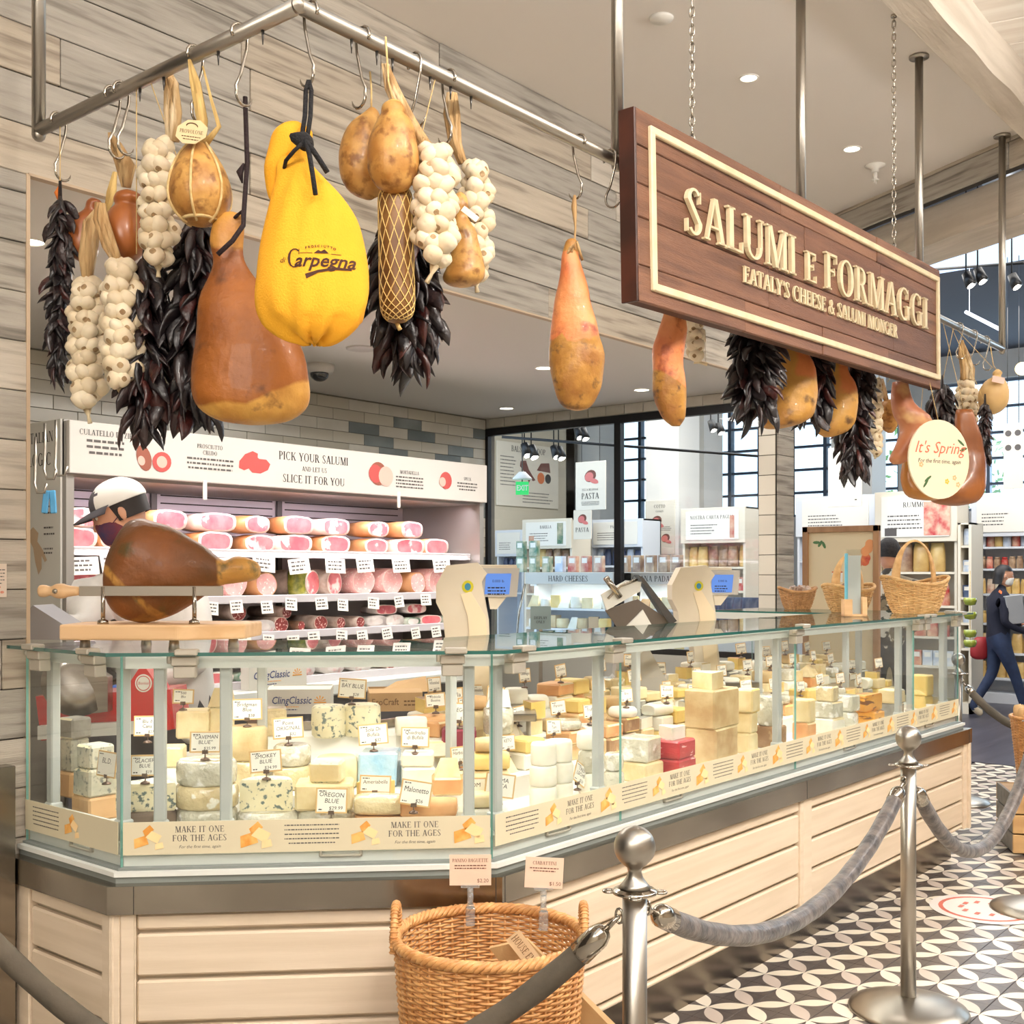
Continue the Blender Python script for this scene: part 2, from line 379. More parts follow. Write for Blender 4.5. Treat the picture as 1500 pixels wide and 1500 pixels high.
def serif(mb, s, x, z, h, y=0, depth=0, mi=0, cen=True, sp=.02, maxw=None):
    if not depth: GN[:] = [.16, .08]; sp = .05
    else: GN[:] = [.14, .055]
    gl = [_glyph(c) for c in s]; W_ = sum(g[0]+sp for g in gl); q = 1
    if maxw and W_*h > maxw: q = maxw/(W_*h)
    X = x-(W_*h*q/2 if cen else 0)
    for w, polys in gl:
        for p in polys:
            n = len(p); pp = [(X+a*h*q, z+b*h) for a, b in p]
            ar = sum(pp[i][0]*pp[(i+1) % n][1]-pp[(i+1) % n][0]*pp[i][1] for i in range(n))
            if ar < 0: pp = pp[::-1]
            if depth:
                mb.add([(a, y-depth, b) for a, b in pp]+[(a, y, b) for a, b in pp],
                       [tuple(range(n))]+[(i, i+n, (i+1) % n+n, (i+1) % n) for i in range(n)], mi)
            else: mb.add([(a, y, b) for a, b in pp], [tuple(range(n))], mi)
        X += (w+sp)*h*q
    return W_*h*q
def lines(mb, x0, x1, z, n, dz, h, y=0, mi=0, cen=False, rnd=None):     # rows of body copy too small to read
    r = rnd or R
    for i in range(n):
        a, b = x0, x1-(r.random()*.25*(x1-x0) if i == n-1 or not cen else 0)
        if cen: q = (x1-b)/2; a += q; b = x1-q
        x = a
        while x < b:
            w = min(r.uniform(.8, 3.2)*h, b-x); mb.add([(x, y, z-i*dz), (x+w, y, z-i*dz), (x+w, y, z-i*dz+h), (x, y, z-i*dz+h)], [(0, 1, 2, 3)], mi); x += w+h*.6
def disc(mb, x, z, rx, rz, y=0, mi=0, n=14, rot=0):
    c, s_ = math.cos(rot), math.sin(rot)
    mb.add([(x+rx*math.cos(2*PI*k/n)*c-rz*math.sin(2*PI*k/n)*s_, y, z+rx*math.cos(2*PI*k/n)*s_+rz*math.sin(2*PI*k/n)*c) for k in range(n)], [tuple(range(n))], mi)
# ================================================================ THE SETTING
YW = 3.37                       # plane of the planked wall with the opening
XJ, XP = 1.756, 6.73            # left jamb, right pillar
ZS, ZC = 2.76, 3.81             # soffit, main ceiling
YB, XG = 5.93, 6.86             # tiled back wall, glass partition
GROUT = mat('dark_joint', (58, 54, 50), rough=.9)
PL = [mat('weathered_plank_'+n, c1, c2, 5, .3, .7, rough=.75, st=(.5, 1, 7), bump=.3, bsc=30, var=.07, c3=c3, sc3=5, lo3=.52, hi3=.78)
      for n, c1, c2, c3 in (('pale', (194, 185, 171), (172, 162, 148), (124, 115, 104)), ('grey', (176, 169, 158), (150, 143, 132), (104, 98, 90)),
                            ('tan', (188, 176, 158), (164, 151, 134), (116, 105, 92)))]
CEILM = mat('ceiling_paint', (228, 220, 212), rough=.8)
WALLM = mat('wall_paint', (226, 216, 198), rough=.8)
def planks(parent, x0, x1, z0, z1, h=.15, y=0, lmin=.7, lmax=1.9, th=.014, rnd=None, name='plank'):
    r = rnd or R; z = z0
    while z < z1-.01:
        zz = min(z+h, z1); x = x0-r.random()*1.2
        while x < x1:
            L = r.uniform(lmin, lmax); a, b = max(x, x0), min(x+L, x1)
            if b-a > .03:
                t = th+r.uniform(-.003, .004)
                ob(name, MB().cbox(a+.0015-a, b-a-.0015, -t, 0, .0015, zz-z-.0015, .0025), r.choice(PL), parent, (a, y, z))
            x += L
        z = zz
rp = random.Random(5)
# floor: dark boards far off, patterned cement tiles near the counter
TL = .22; FX1 = 9.68
fl = struct('floor', MB().box(-4, FX1, -5, 7.5, -.12, -.012, 0).box(FX1, 20, -5, 14, -.12, 0, 1).box(-4, 2.4, -5, 7.5, -.012, 0, 2).box(2.4, FX1, -5, .66, -.012, 0, 2),
            [GROUT, mat('dark_boards', (74, 72, 84), (52, 52, 64), 2, st=(.4, 6, 1), rough=.35), mat('worn_cement', (150, 144, 134), rough=.5)])
def tilemat():
    m = mat('petal_cement_tile', (90, 82, 78), rough=.32); n = m.node_tree.nodes; l = m.node_tree.links; b = n['Principled BSDF']
    def math_(op, a, c=None):
        q = n.new('ShaderNodeMath'); q.operation = op
        for i, v in enumerate((a, c)):
            if v is None: continue
            if isinstance(v, (int, float)): q.inputs[i].default_value = v
            else: l.new(v, q.inputs[i])
        return q.outputs[0]
    tc = n.new('ShaderNodeTexCoord'); sp = n.new('ShaderNodeSeparateXYZ'); l.new(tc.outputs['Object'], sp.inputs[0])
    x = math_('DIVIDE', sp.outputs[0], TL); y = math_('DIVIDE', sp.outputs[1], TL)
    s_ = math_('ADD', x, y); t_ = math_('SUBTRACT', x, y); sa = math_('ABSOLUTE', s_); ta = math_('ABSOLUTE', t_)
    def petal(al, ac):     # al runs along the diagonal 0..1, ac across it
        w = math_('MULTIPLY', math_('MULTIPLY', al, math_('SUBTRACT', 1.0, al)), .78); return math_('LESS_THAN', ac, w)
    p1, p2 = petal(sa, ta), petal(ta, sa)
    ln = math_('LESS_THAN', math_('MINIMUM', math_('ABSOLUTE', x), math_('ABSOLUTE', y)), .006)
    def mix(f, a, c):
        q = n.new('ShaderNodeMix'); q.data_type = 'RGBA'; l.new(f, q.inputs['Factor'])
        for k, v in (('A', a), ('B', c)):
            if isinstance(v, tuple): q.inputs[k].default_value = v
            else: l.new(v, q.inputs[k])
        return q.outputs['Result']
    nz = n.new('ShaderNodeTexNoise'); nz.inputs['Scale'].default_value = 9; oi = n.new('ShaderNodeObjectInfo')
    base = mix(nz.outputs[0], lin((104, 94, 88)), lin((78, 71, 68)))
    c = mix(ln, base, lin((48, 44, 42))); half = math_('GREATER_THAN', s_, 0.0)
    c = mix(p1, c, mix(half, lin((206, 192, 180)), lin((240, 230, 212)))); c = mix(p2, c, lin((236, 226, 206)))
    l.new(c, b.inputs['Base Color']); return m
TILE = tilemat(); h = TL/2-.0012
tme = MB().cbox(-h, h, -h, h, -.012, 0, .0012).mesh('floor_tile', TILE)
nt_ = 0
for i in range(33):
    for j in range(12):
        x = 2.4+TL*(i+.5); y = 2.186-TL*(j-3.5)
        if (y > 2.19 and x < 6.6) or y < .66: continue
        if x < 3.0 and y > 1.5 and False: continue
        if x > FX1 or x > 9.6: continue
        o = ob('floor_tile', tme, None, fl, (x, y, 0)); nt_ += 1
struct('floor', MB().box(2.4, 6.6, 2.18, 3.4, -.012, 0).box(2.4, XG, 3.4, 7.4, -.012, 0).box(XG, FX1, 3.1, 7.4, -.012, 0), mat('staff_floor', (96, 92, 90), rough=.5))
# planked wall: pier on the left, header over the opening, pillar on the right
wf = struct('wall_front', MB().box(-4, XJ-.004, YW, YW+.12, 0, ZC).box(XJ-.004, 7.0, YW, YW+.12, ZS+.004, ZC), GROUT)
planks(wf, .9, XJ, 0, ZS, y=YW, rnd=rp); planks(wf, .55, XP+.236, ZS, ZC, y=YW, rnd=rp)
struct('trim_1', MB().box(XJ-.008, XJ+.004, YW-.018, YW+.13, 0, ZS), mat('jamb_edge', (190, 166, 138), rough=.6))
struct('trim_2', MB().box(XJ, XP, YW-.018, YW+.012, ZS-.004, ZS+.004).box(XJ, XP, YW+.012, YW+.13, ZS-.003, ZS+.003, 1), [mat('edge', (186, 164, 138), rough=.6), mat('alcove_ceiling', (214, 209, 202), rough=.7)])
pil = struct('wall_pillar', MB().box(XP+.006, XP+.23, YW+.006, YW+.13, 0, ZS), GROUT)
z = 0
while z < ZS-.02:
    zz = min(z+.128, ZS)
    ob('stone_block', MB().cbox(0, .226, -.012, 0, .001, zz-z-.001, .003), PL[1], pil, (XP+.01, YW+.006, z))
    ob('wall_tile', MB().cbox(-.008, 0, .002, .118, .002, zz-z-.002, .002), mat('pale_wall_tile', (214, 208, 194), rough=.25, var=.05), pil, (XP+.006, YW+.008, z))
    z = zz
# ceilings
cl = struct('ceiling', MB().prism([(-4, YW), (-4, 1.72), (6.24, 1.72), (6.95, 3.1), (6.98, YW)], ZC, ZC+.1), CEILM)
struct('ceiling', MB().box(XJ-.1, XG+.1, YW, YB+.1, ZS, ZS+.1), mat('alcove_ceiling', (206, 200, 192), rough=.7))
# far white-washed slat ceiling and the beam that divides it off
bm_ = struct('ceiling', MB().box(2.5, 6.6, -1.2, 1.55, ZC+.16, ZC+.22), mat('washed_board', (188, 178, 166), rough=.8))
for k in range(17):
    x = 3.3+k*.26
    ob('ceiling_board', MB().cbox(0, .245, 0, 2.9, -.015, .004, .003), mat('washed_plank', (238, 232, 222), (222, 212, 200), 3, st=(6, .5, 1), rough=.8, var=.07), bm_, (x, -1.2, ZC+.155), (0, 0, D2(14)))
def rough_beam(x0, x1, y0, y1, z0, z1, seed=1):
    b = MB(); n = 60; vs = []; fs = []
    for i in range(n+1):
        x = x0+(x1-x0)*i/n; d = [noise.noise(Vector((x*2.2, k*7, seed)))*.018 for k in range(4)]
        vs += [(x, y0+d[0], z0+d[1]), (x, y1, z0+d[2]*.5), (x, y1, z1), (x, y0+d[3], z1)]
    for i in range(n):
        for k in range(4): a = i*4+k; c = i*4+(k+1) % 4; fs.append((a, a+4, c+4, c))
    return b.add(vs, [f[::-1] for f in fs])
BEAMM = mat('washed_timber', (212, 200, 184), (190, 177, 160), 3, st=(.5, 5, 5), rough=.8, bump=.3, bsc=14)
struct('trim_3', rough_beam(2.0, 6.35, 1.585, 1.72, ZC-.06, ZC+.2), BEAMM)
dg = Vector((-.66, -1.29, 0)).normalized(); ang = math.atan2(dg.y, dg.x)
hd = struct('trim_4', MB().box(0, 3.6, .004, .05, ZC-.16, ZC+.2, 0), GROUT, None, (6.97, 3.2, 0), ang)
for z in (ZC-.16, ZC-.02):
    x = 0
    while x < 3.6:
        L = rp.uniform(.8, 1.6); ob('plank', MB().cbox(0, min(L, 3.6-x)-.003, -.012, .004, 0, .137, .003), rp.choice(PL), hd, (x, 0, z)); x += L
struct('trim_5', rough_beam(0, 3.6, .07, .4, ZC-.36, ZC-.14, 4), BEAMM, None, (7.05, 3.25, 0), ang)
# tiled back wall
TM = [mat('pale_subway_tile', (204, 200, 188), (192, 187, 174), 5, rough=.2, var=.05), mat('warm_subway_tile', (190, 184, 168), rough=.2, var=.05), mat('slate_subway_tile', (128, 134, 132), (110, 118, 118), 4, rough=.2, var=.08)]
wb = struct('wall_back', MB().box(XJ-.3, XG+.1, YB, YB+.1, 0, ZS), mat('tile_joint', (120, 115, 106), rough=.9))
TH, TW = .077, .288
tms = [MB().cbox(.0015, TW-.0015, -.009, 0, .0015, TH-.0015, .0015).mesh('wall_tile', m) for m in TM]
hts = [MB().cbox(.0015, TW/2-.0015, -.009, 0, .0015, TH-.0015, .0015).mesh('wall_tile', m) for m in TM]
r_ = random.Random(3); row = 0; z = ZS-TH-.01
while z > 1.0:
    xs = 3.0 if z > 2.12 else 6.1
    x = XG-.02-TW*(.5 if row % 2 else 0)
    if row % 2: ob('wall_tile', hts[r_.choice((0, 0, 1, 1, 2))], None, wb, (x+TW/2-TW/2+TW*.5-TW/2+.0, YB, z))
    while x-TW > xs-TW:
        x -= TW; ob('wall_tile', tms[r_.choice((0, 0, 0, 1, 1, 2))], None, wb, (x, YB, z))
    row += 1; z -= TH
struct('wall_alcove', MB().box(XJ-.14, XJ-.03, YW+.125, YB+.1, 0, ZS), WALLM)
# glass partition: black frame, low wall, one row of tiles above it
wp = struct('wall_right', MB().box(XG-.03, XG+.05, 3.5, YB, 0, .98).box(XG, XG+.06, 3.5, YB, 2.68, ZS), mat('low_wall', (190, 186, 176), rough=.7))
for k in range(15):
    ob('wall_tile', MB().cbox(-.008, 0, .002, .156, .002, .072, .0015), TM[0], wp, (XG, 3.5+k*.16, 2.684))
BFR = mat('black_frame', (26, 25, 28), rough=.4, metal=.3)
pf = struct('window_1', MB().box(XG-.02, XG+.03, 3.49, YB, 2.625, 2.68).box(XG-.02, XG+.03, 3.49, YB, .98, 1.02).box(XG-.02, XG+.03, 4.645, 4.70, 1.0, 2.63).box(XG-.015, XG+.025, YB-.03, YB, 1.0, 2.63).box(XG-.015, XG+.025, 3.49, 3.52, 1.0, 2.63), BFR)
for a, b in ((3.52, 4.645), (4.70, YB-.03)): ob('window_pane', MB().box(XG, XG+.01, a, b, 1.02, 2.625), GLASS2, pf)
# hall beyond: ceiling, far walls with windows
XF = 17.2
struct('ceiling', MB().box(-4.1, 9, -5, 1.5, 4.3, 4.4), CEILM); struct('wall_entrance', MB().box(-4.1, -4, -5, YW, 0, 4.4), WALLM); struct('wall_opposite', MB().box(-4.1, 20, -5.1, -5, 0, 4.85), mat('shop_wall', (176, 160, 140), rough=.8))
struct('ceiling', MB().box(XG+.2, 20, -5, 14, 4.75, 4.85), mat('dark_ceiling', (88, 90, 98), rough=.9))
struct('wall_far', MB().box(XF, XF+.3, -5, 14, 0, 2.45).box(XF, XF+.3, -5, 14, 4.35, 4.8).box(XF, XF+.3, 10.05, 10.7, 2.45, 4.35).box(XF, XF+.3, 12.5, 14, 2.45, 4.35).box(XF, XF+.3, 6.0, 6.6, 2.45, 4.35).box(XF, XF+.3, 3.3, 3.9, 2.45, 4.35).box(XF, XF+.3, .6, 1.1, 2.45, 4.35), mat('hall_wall', (214, 210, 204), rough=.8))
wn = 2
MULL = mat('grey_mullion', (92, 104, 120), rough=.5)
for a, b in ((10.7, 12.5), (8.4, 10.05), (6.6, 8.4), (3.9, 6.0), (1.1, 3.3), (-3, .6)):
    w = MB()
    for k in range(6): w.box(XF+.06, XF+.14, a, b, 2.45+k*.37, 2.49+k*.37)
    for k in range(4): yy = a+(b-a)*k/3; w.box(XF+.04, XF+.16, yy-.03, yy+.03, 2.45, 4.35)
    f = struct('window_%d' % wn, w, MULL); wn += 1
    ob('window_pane', MB().box(XF+.1, XF+.11, a, b, 2.45, 4.35), GLASS, f)
# end wall of the hall on the left, where the balsamic board hangs
yl = 9.9
struct('wall_left', MB().box(XG, 13.4, yl, yl+.2, 0, 4.8), mat('beige_wall', (214, 202, 178), rough=.8))
struct('wall_rear', MB().box(13.2, XF+.3, 14, 14.1, 0, 4.8).box(13.2, 13.4, yl, 14, 0, 4.8), WALLM)
for i, (px, X, w) in enumerate(((970, 12.3, .48), (1014, 13.4, .36), (862, 13.6, .4), (1247, 15.5, .6))):
    p = atX(px, 800, X); struct('wall_column', MB().box(X, X+.5, p.y-w/2, p.y+w/2, 0, 4.8), mat('column_paint', (232, 228, 220), rough=.7))
# recessed downlights
LAMP = emis('lamp_glow', (255, 246, 228), 9)
RING = mat('lamp_ring', (232, 228, 220), rough=.5)
def downlight(p, z, r, label, on=True):
    t = thing('downlight', label, 'ceiling light', (p.x, p.y, z), 0, None)
    ob('lamp_trim', MB().lathe([(r*.8, 0), (r*.82, -.004), (r, -.004), (r*1.02, 0)], 24, cap=False), RING, t)
    ob('lamp_disc', MB().lathe([(0.0001, -.001), (r*.8, -.001)][::-1], 20, cap=False), LAMP if on else RING, t)
for px, py, z, r, lb in ((1097, 114, ZC, .045, 'lit recessed downlight in the white ceiling above the wooden sign, nearer one'), (1248, 218, ZC, .05, 'lit recessed downlight in the white ceiling left of the sprinkler'),
                         (797, 539, ZS, .06, 'lit recessed downlight beside the lone hanging ham'), (940, 571, ZS, .06, 'lit recessed downlight left of the ham under the sign'),
                         (742, 598, ZS, .06, 'small lit recessed downlight above the tiled back wall'), (46, 354, ZS, .055, 'lit recessed downlight beside the planked jamb on the left')):
    p = atZ(px, py, z); downlight(p, z, r, lb)
    spot('downlight_lamp', (p.x, p.y, z-.03), 26 if z > 3 else 16, WARM if z > 3 else NEUT, 120, .05)
p = atZ(969, 26, ZC); tg(ob('ceiling_cover', MB().lathe([(.001, -.012), (.045, -.01), (.05, 0)][::-1], 24), RING, None, (p.x, p.y, ZC)), 'round white blank cover plate in the ceiling left of the chain', 'cover')
p = atZ(1282, 242, ZC); t = thing('fire_sprinkler', 'white recessed fire sprinkler hanging in the ceiling near the right chain', 'sprinkler', (p.x, p.y, ZC))
ob('escutcheon', MB().lathe([(.055, 0), (.055, -.006), (.02, -.02), (.02, -.04)], 20), RING, t)
ob('sprinkler_head', MB().cyl((0, 0, -.04), (0, 0, -.08), .012).cyl((0, 0, -.08), (0, 0, -.084), .022).cyl((-.012, 0, -.1), (-.012, 0, -.04), .003).cyl((.012, 0, -.1), (.012, 0, -.04), .003), RING, t)
p = atZ(468, 534, ZS); t = thing('dome_camera', 'white dome security camera under the alcove ceiling', 'camera', (p.x, p.y, ZS))
ob('housing', MB().lathe([(.001, -.05), (.075, -.05), (.085, -.03), (.085, 0)][::-1], 24), mat('camera_white', (206, 202, 196), rough=.4), t)
ob('dome', MB().ball((0, 0, -.055), (.055, .055, .045), 16, 10), mat('smoked_dome', (30, 30, 34), rough=.08, coat=1), t)
p = atZ(530, 510, ZS); tg(ob('speaker_grille', MB().lathe([(.085, 0), (.085, -.006), (.075, -.008), (.07, -.003), (.001, -.003)], 28), mat('grille', (196, 190, 184), rough=.6), None, (p.x, p.y, ZS)), 'round flush white grille in the alcove ceiling beside the dark chillies', 'grille')
# ================================================================ THE GLASS CASE
PTS = [Vector(p) for p in ((1.69, YW-.02), (1.69, 2.81), (2.445, 2.055), (6.42, 2.055), (6.42, YW-.02))]
def offs(o):                   # the plan line moved inwards by o
    ns = []
    for i in range(4):
        d = (PTS[i+1]-PTS[i]).normalized(); ns.append(Vector((-d.y, d.x)))
    out = [PTS[0]+ns[0]*o]
    for i in range(1, 4):
        b = (ns[i-1]+ns[i]).normalized(); out.append(PTS[i]+b*(o/b.dot(ns[i])))
    out.append(PTS[4]+ns[3]*o); return out
def band(o0, o1, z0, z1, segs=(0, 1, 2, 3), mi=0, mb=None, z0b=None, z1b=None):
    mb = mb or MB(); a, b = offs(o0), offs(o1)
    z0b = z0 if z0b is None else z0b; z1b = z1 if z1b is None else z1b
    for i in segs:
        q = [a[i], a[i+1], b[i+1], b[i]]; zz0 = (z0, z0, z0b, z0b); zz1 = (z1, z1, z1b, z1b)
        mb.add([(p.x, p.y, z) for p, z in zip(q, zz0)]+[(p.x, p.y, z) for p, z in zip(q, zz1)],
               [(0, 3, 2, 1), (4, 5, 6, 7), (0, 1, 5, 4), (1, 2, 6, 5), (2, 3, 7, 6), (3, 0, 4, 7)], mi)
    return mb
SEG = []                       # per segment: origin, rotation, length, for local frames (x along, y inwards, z up)
for i in range(4):
    d = PTS[i+1]-PTS[i]; SEG.append((PTS[i], math.atan2(d.y, d.x), d.length))
def seg(i, s, o, z=0): d = (PTS[i+1]-PTS[i]).normalized(); p = PTS[i]+d*s+Vector((-d.y, d.x))*o; return (p.x, p.y, z)
CREAM = mat('cream_painted_wood', (228, 210, 186), (218, 199, 173), 4, st=(.5, 9, 9), rough=.45, bump=.05, bsc=30)
case = thing('cheese_display_case', 'long angled glass cheese case on a cream panelled counter', 'display case', (0, 0, 0))
KICK = mat('steel_kick', (140, 130, 118), (108, 100, 92), 2.5, .4, .6, rough=.22, metal=1, st=(1, 1, .3))
ob('kick_plate', band(.085, .12, 0, .168), KICK, case)
ob('counter_body', band(.045, .8, .166, .628), mat('cream_body', (214, 200, 178), rough=.6), case)
# framed panels with separate boards
def panelling(i, s0, s1, stileL, stileR, top=.628, bot=.166):
    o, rz, L = SEG[i]
    def part(nm, x0, x1, z0, z1, y0=.018, y1=.045, c=.003): ob(nm, MB().cbox(x0, x1, y0, y1, z0, z1, c), CREAM, case, (o.x, o.y, 0), (0, 0, rz))
    part('stile', s0, s0+stileL, bot, top, .014); part('stile', s1-stileR, s1, bot, top, .014)
    z = top; hs = [.055]+[.126]*4
    for k, h in enumerate(hs):
        z0 = max(z-h, bot)
        if z-z0 > .02: part('panel_board', s0+stileL+.001, s1-stileR-.001, z0+.006, z-.006, .021, .045, .006)
        z = z0
panelling(0, .02, SEG[0][2]-.0, .075, .05); panelling(1, .0, .07, .03, .039); panelling(1, .07, SEG[1][2], .002, .04)
panelling(2, .0, 1.93, .05, .03); panelling(2, 1.93, 3.975, .075, .09); panelling(3, 0, 1.29, .08, .08)
STL = mat('ledge_steel', (176, 168, 156), (150, 142, 131), 2, .35, .65, rough=.24, metal=1, bump=.02, bsc=60)
ob('ledge', band(-.0, .13, .628, .704), STL, case)
for i, s in ((1, .07), (1, 1.05), (2, .012), (2, 1.93), (2, 3.93)):
    d = (PTS[i+1]-PTS[i]).normalized(); p = PTS[i]+d*s; n_ = Vector((d.y, -d.x))
    q = [p-d*.001, p+d*.001, p+d*.001+n_*.0008, p-d*.001+n_*.0008]; ob('ledge_seam', MB().prism([(v.x, v.y) for v in q], .628, .704), GROUT, case)
# white aluminium base profile with its dark groove
b = band(.035, .12, .704, .722, mb=MB(), mi=1); band(.028, .12, .722, .735, mb=b, mi=0); band(.045, .12, .735, .742, mb=b, mi=1)
band(.068, .16, .742, .768, mb=b, mi=0); band(.075, .14, .768, .80, mb=b, mi=0, z0b=.768, z1b=.835)
ob('base_profile', b, [ALU, mat('profile_grey', (128, 134, 130), rough=.4)], case)
DECKM = mat('white_deck', (240, 238, 230), rough=.5)
DT = [(.14, .37, .80), (.37, .57, .87), (.57, .72, .94), (.72, .88, 1.0)]
b = MB()
for o0, o1, z in DT: band(o0, o1, .70, z, mb=b)
ob('deck', b, DECKM, case)
ob('back_rail', band(.88, .90, .70, 1.03), STL, case)
# panes: bent seams at the corners, butt joints along the run
CUTS = {0: [0, .56], 1: [0, 1.0], 2: [0, .645, 1.92, 3.24, 3.85], 3: [0, 1.2]}
go = .055; g0 = offs(go); g1 = offs(go+.008)
for i in range(4):
    d = (PTS[i+1]-PTS[i]).normalized(); L = (g0[i+1]-g0[i]).length; cs = [c for c in CUTS[i] if c < L-.05]+[L]
    for a, c in zip(cs, cs[1:]):
        A, B, C, D_ = g0[i]+d*(a+.001), g0[i]+d*(c-.001), g0[i]+d*(c-.001)+Vector((-d.y, d.x))*.008, g0[i]+d*(a+.001)+Vector((-d.y, d.x))*.008
        m = MB().add([(p.x, p.y, z) for z in (.716, 1.322) for p in (A, B, C, D_)], [(0, 1, 5, 4), (2, 3, 7, 6)], 0)
        m.add([(p.x, p.y, z) for z in (.716, 1.322) for p in (A, B, C, D_)], [(1, 2, 6, 5), (3, 0, 4, 7), (4, 5, 6, 7)], 1)
        ob('glass_pane', m, [GLASS, mat('green_edge', (120, 176, 164), rough=.1, coat=1)], case)
# sheet of glass on top
a = offs(-.005); ya = YW+.5; inn = offs(.56)
top = [a[0]] + a[1:4] + [a[4]]
tp = [(a[0].x, a[0].y), (a[1].x, a[1].y), (a[2].x, a[2].y), (a[3].x, a[3].y), (a[4].x, a[4].y), (inn[4].x, inn[4].y), (inn[3].x, inn[3].y), (inn[2].x, inn[2].y), (inn[1].x, inn[1].y), (inn[0].x, inn[0].y)]
m = MB()
for i in range(4): q = [a[i], a[i+1], inn[i+1], inn[i]]; m.add([(p.x, p.y, 1.334) for p in q], [(0, 1, 2, 3)], 0); m.add([(p.x, p.y, 1.324) for p in q], [(3, 2, 1, 0)], 0)
for loop, rev in ((a, 0), (inn, 1)):
    for i in range(4):
        p, q = loop[i], loop[i+1]; f = [(p.x, p.y, 1.324), (q.x, q.y, 1.324), (q.x, q.y, 1.334), (p.x, p.y, 1.334)]; m.add(f, [(3, 2, 1, 0) if rev else (0, 1, 2, 3)], 1)
ob('glass_top', m, [GLASS, GEDGE], case)
ob('top_rail', band(.075, .10, 1.285, 1.322), ALU, case)
ob('top_rail', band(.50, .53, 1.285, 1.322), ALU, case)
POST = mat('post_aluminium', (186, 190, 186), rough=.35)
for i, ss in ((0, (.08, .46)), (1, (.12, .30, .98)), (2, (.09, .60, 1.86, 3.17, 3.33, 3.80)), (3, (.12, .6, 1.1))):
    o, rz, L = SEG[i]
    for s in ss:
        ob('upright', MB().cbox(s-.016, s+.016, .085, .115, .80, 1.29, .004).cbox(s-.021, s+.021, .08, .12, .80, .86, .004), POST, case, (o.x, o.y, 0), (0, 0, rz))
for i, ss in ((1, (.35,)), (2, (.35, 1.45, 2.5, 3.5))):
    o, rz, L = SEG[i]
    for s in ss: ob('rear_upright', MB().cbox(s-.015, s+.015, .5, .53, .89, 1.29, .004), POST, case, (o.x, o.y, 0), (0, 0, rz))
CL = mat('clamp_beige', (190, 184, 170), rough=.35, metal=.4)
for i, ss in ((0, (.12, .42)), (1, (.20, .93)), (2, (.10, .60, 1.9, 3.26, 3.36, 3.82)), (3, (.1,))):
    o, rz, L = SEG[i]
    for s in ss:
        m = MB().cbox(s-.035, s+.035, .012, .05, 1.296, 1.322, .003).cbox(s-.022, s+.04, -.012, .03, 1.326, 1.342, .003).cbox(s-.03, s+.03, .018, .054, 1.262, 1.296, .003)
        m.cyl((s-.035, .02, 1.314), (s-.045, .02, 1.314), .012)
        ob('glass_clamp', m, CL, case, (o.x, o.y, 0), (0, 0, rz))
for i, ss in ((0, (.3,)), (1, (.62,)), (2, (.34, 1.0, 2.5, 3.5))):
    o, rz, L = SEG[i]
    for s in ss: ob('pull_handle', MB().cbox(s-.06, s+.06, .058, .066, .757, .764, .002).cbox(s-.06, s-.052, .058, .075, .757, .774, .002).cbox(s+.052, s+.06, .058, .075, .757, .774, .002), CL, case, (o.x, o.y, 0), (0, 0, rz))
# printed strips low on the glass: paper stuck inside the panes
BAN = mat('banner_paper', (212, 202, 172), rough=.7)
def cheeseprint(mb, x, z, s, y):
    for dx, dz, w, h, mi, a in ((-.02, -.008, .5, .32, 2, .3), (.016, .006, .45, .3, 3, -.5), (0, .022, .38, .22, 2, .7), (.03, -.02, .3, .2, 3, .2)):
        c, q = math.cos(a), math.sin(a); P = [(-w/2, -h/2), (w/2, -h/2), (w/2, h/2), (-w/3, h/2)]
        mb.add([(x+dx+(u*c-v*q)*s, y-.0004*mi, z+dz+(u*q+v*c)*s) for u, v in P], [(0, 1, 2, 3)], mi)
for i in range(4):
    o, rz, L = SEG[i]; A = offs(.063+.0); d = (PTS[i+1]-PTS[i]).normalized(); s0 = (A[i]-PTS[i]).dot(d); s1 = (A[i+1]-PTS[i]).dot(d)
    y = .0505; m = MB().box(s0+.004, s1-.004, y+.0005, y+.002, .776, .866, 0); x = s0+.05; k = 0 if i == 0 else 1; rr = random.Random(i)
    if i == 2: k = 0
    while x < s1-.08:
        if k % 4 == 0: lines(m, x, x+.15, .848, 5, .0125, .0032, y, 1, True, rr); x += .2
        elif k % 4 == 1: cheeseprint(m, x+.02, .82, .08, y); x += .09
        elif k % 4 == 2:
            if x < s1-.2: serif(m, 'MAKE IT ONE', x+.07, .836, .017, y, 0, 1); serif(m, 'FOR THE AGES', x+.07, .812, .017, y, 0, 1); text(m, 'For the first time, again', x+.07, .796, .012, y, 1, .3)
            x += .19
        else: cheeseprint(m, x+.03, .82, .1, y); x += .11
        k += 1
    ob('banner', m, [BAN, INK2, TAN, mat('pale_cheese_print', (248, 216, 160), rough=.7)], case, (o.x, o.y, 0), (0, 0, rz))
# steel guard against the wall left of the case
tg(ob('steel_guard', MB().cbox(1.60, 1.686, YW-.075, YW-.018, 0, .98, .003), STL), 'upright brushed steel guard panel at the left end of the counter', 'guard panel')
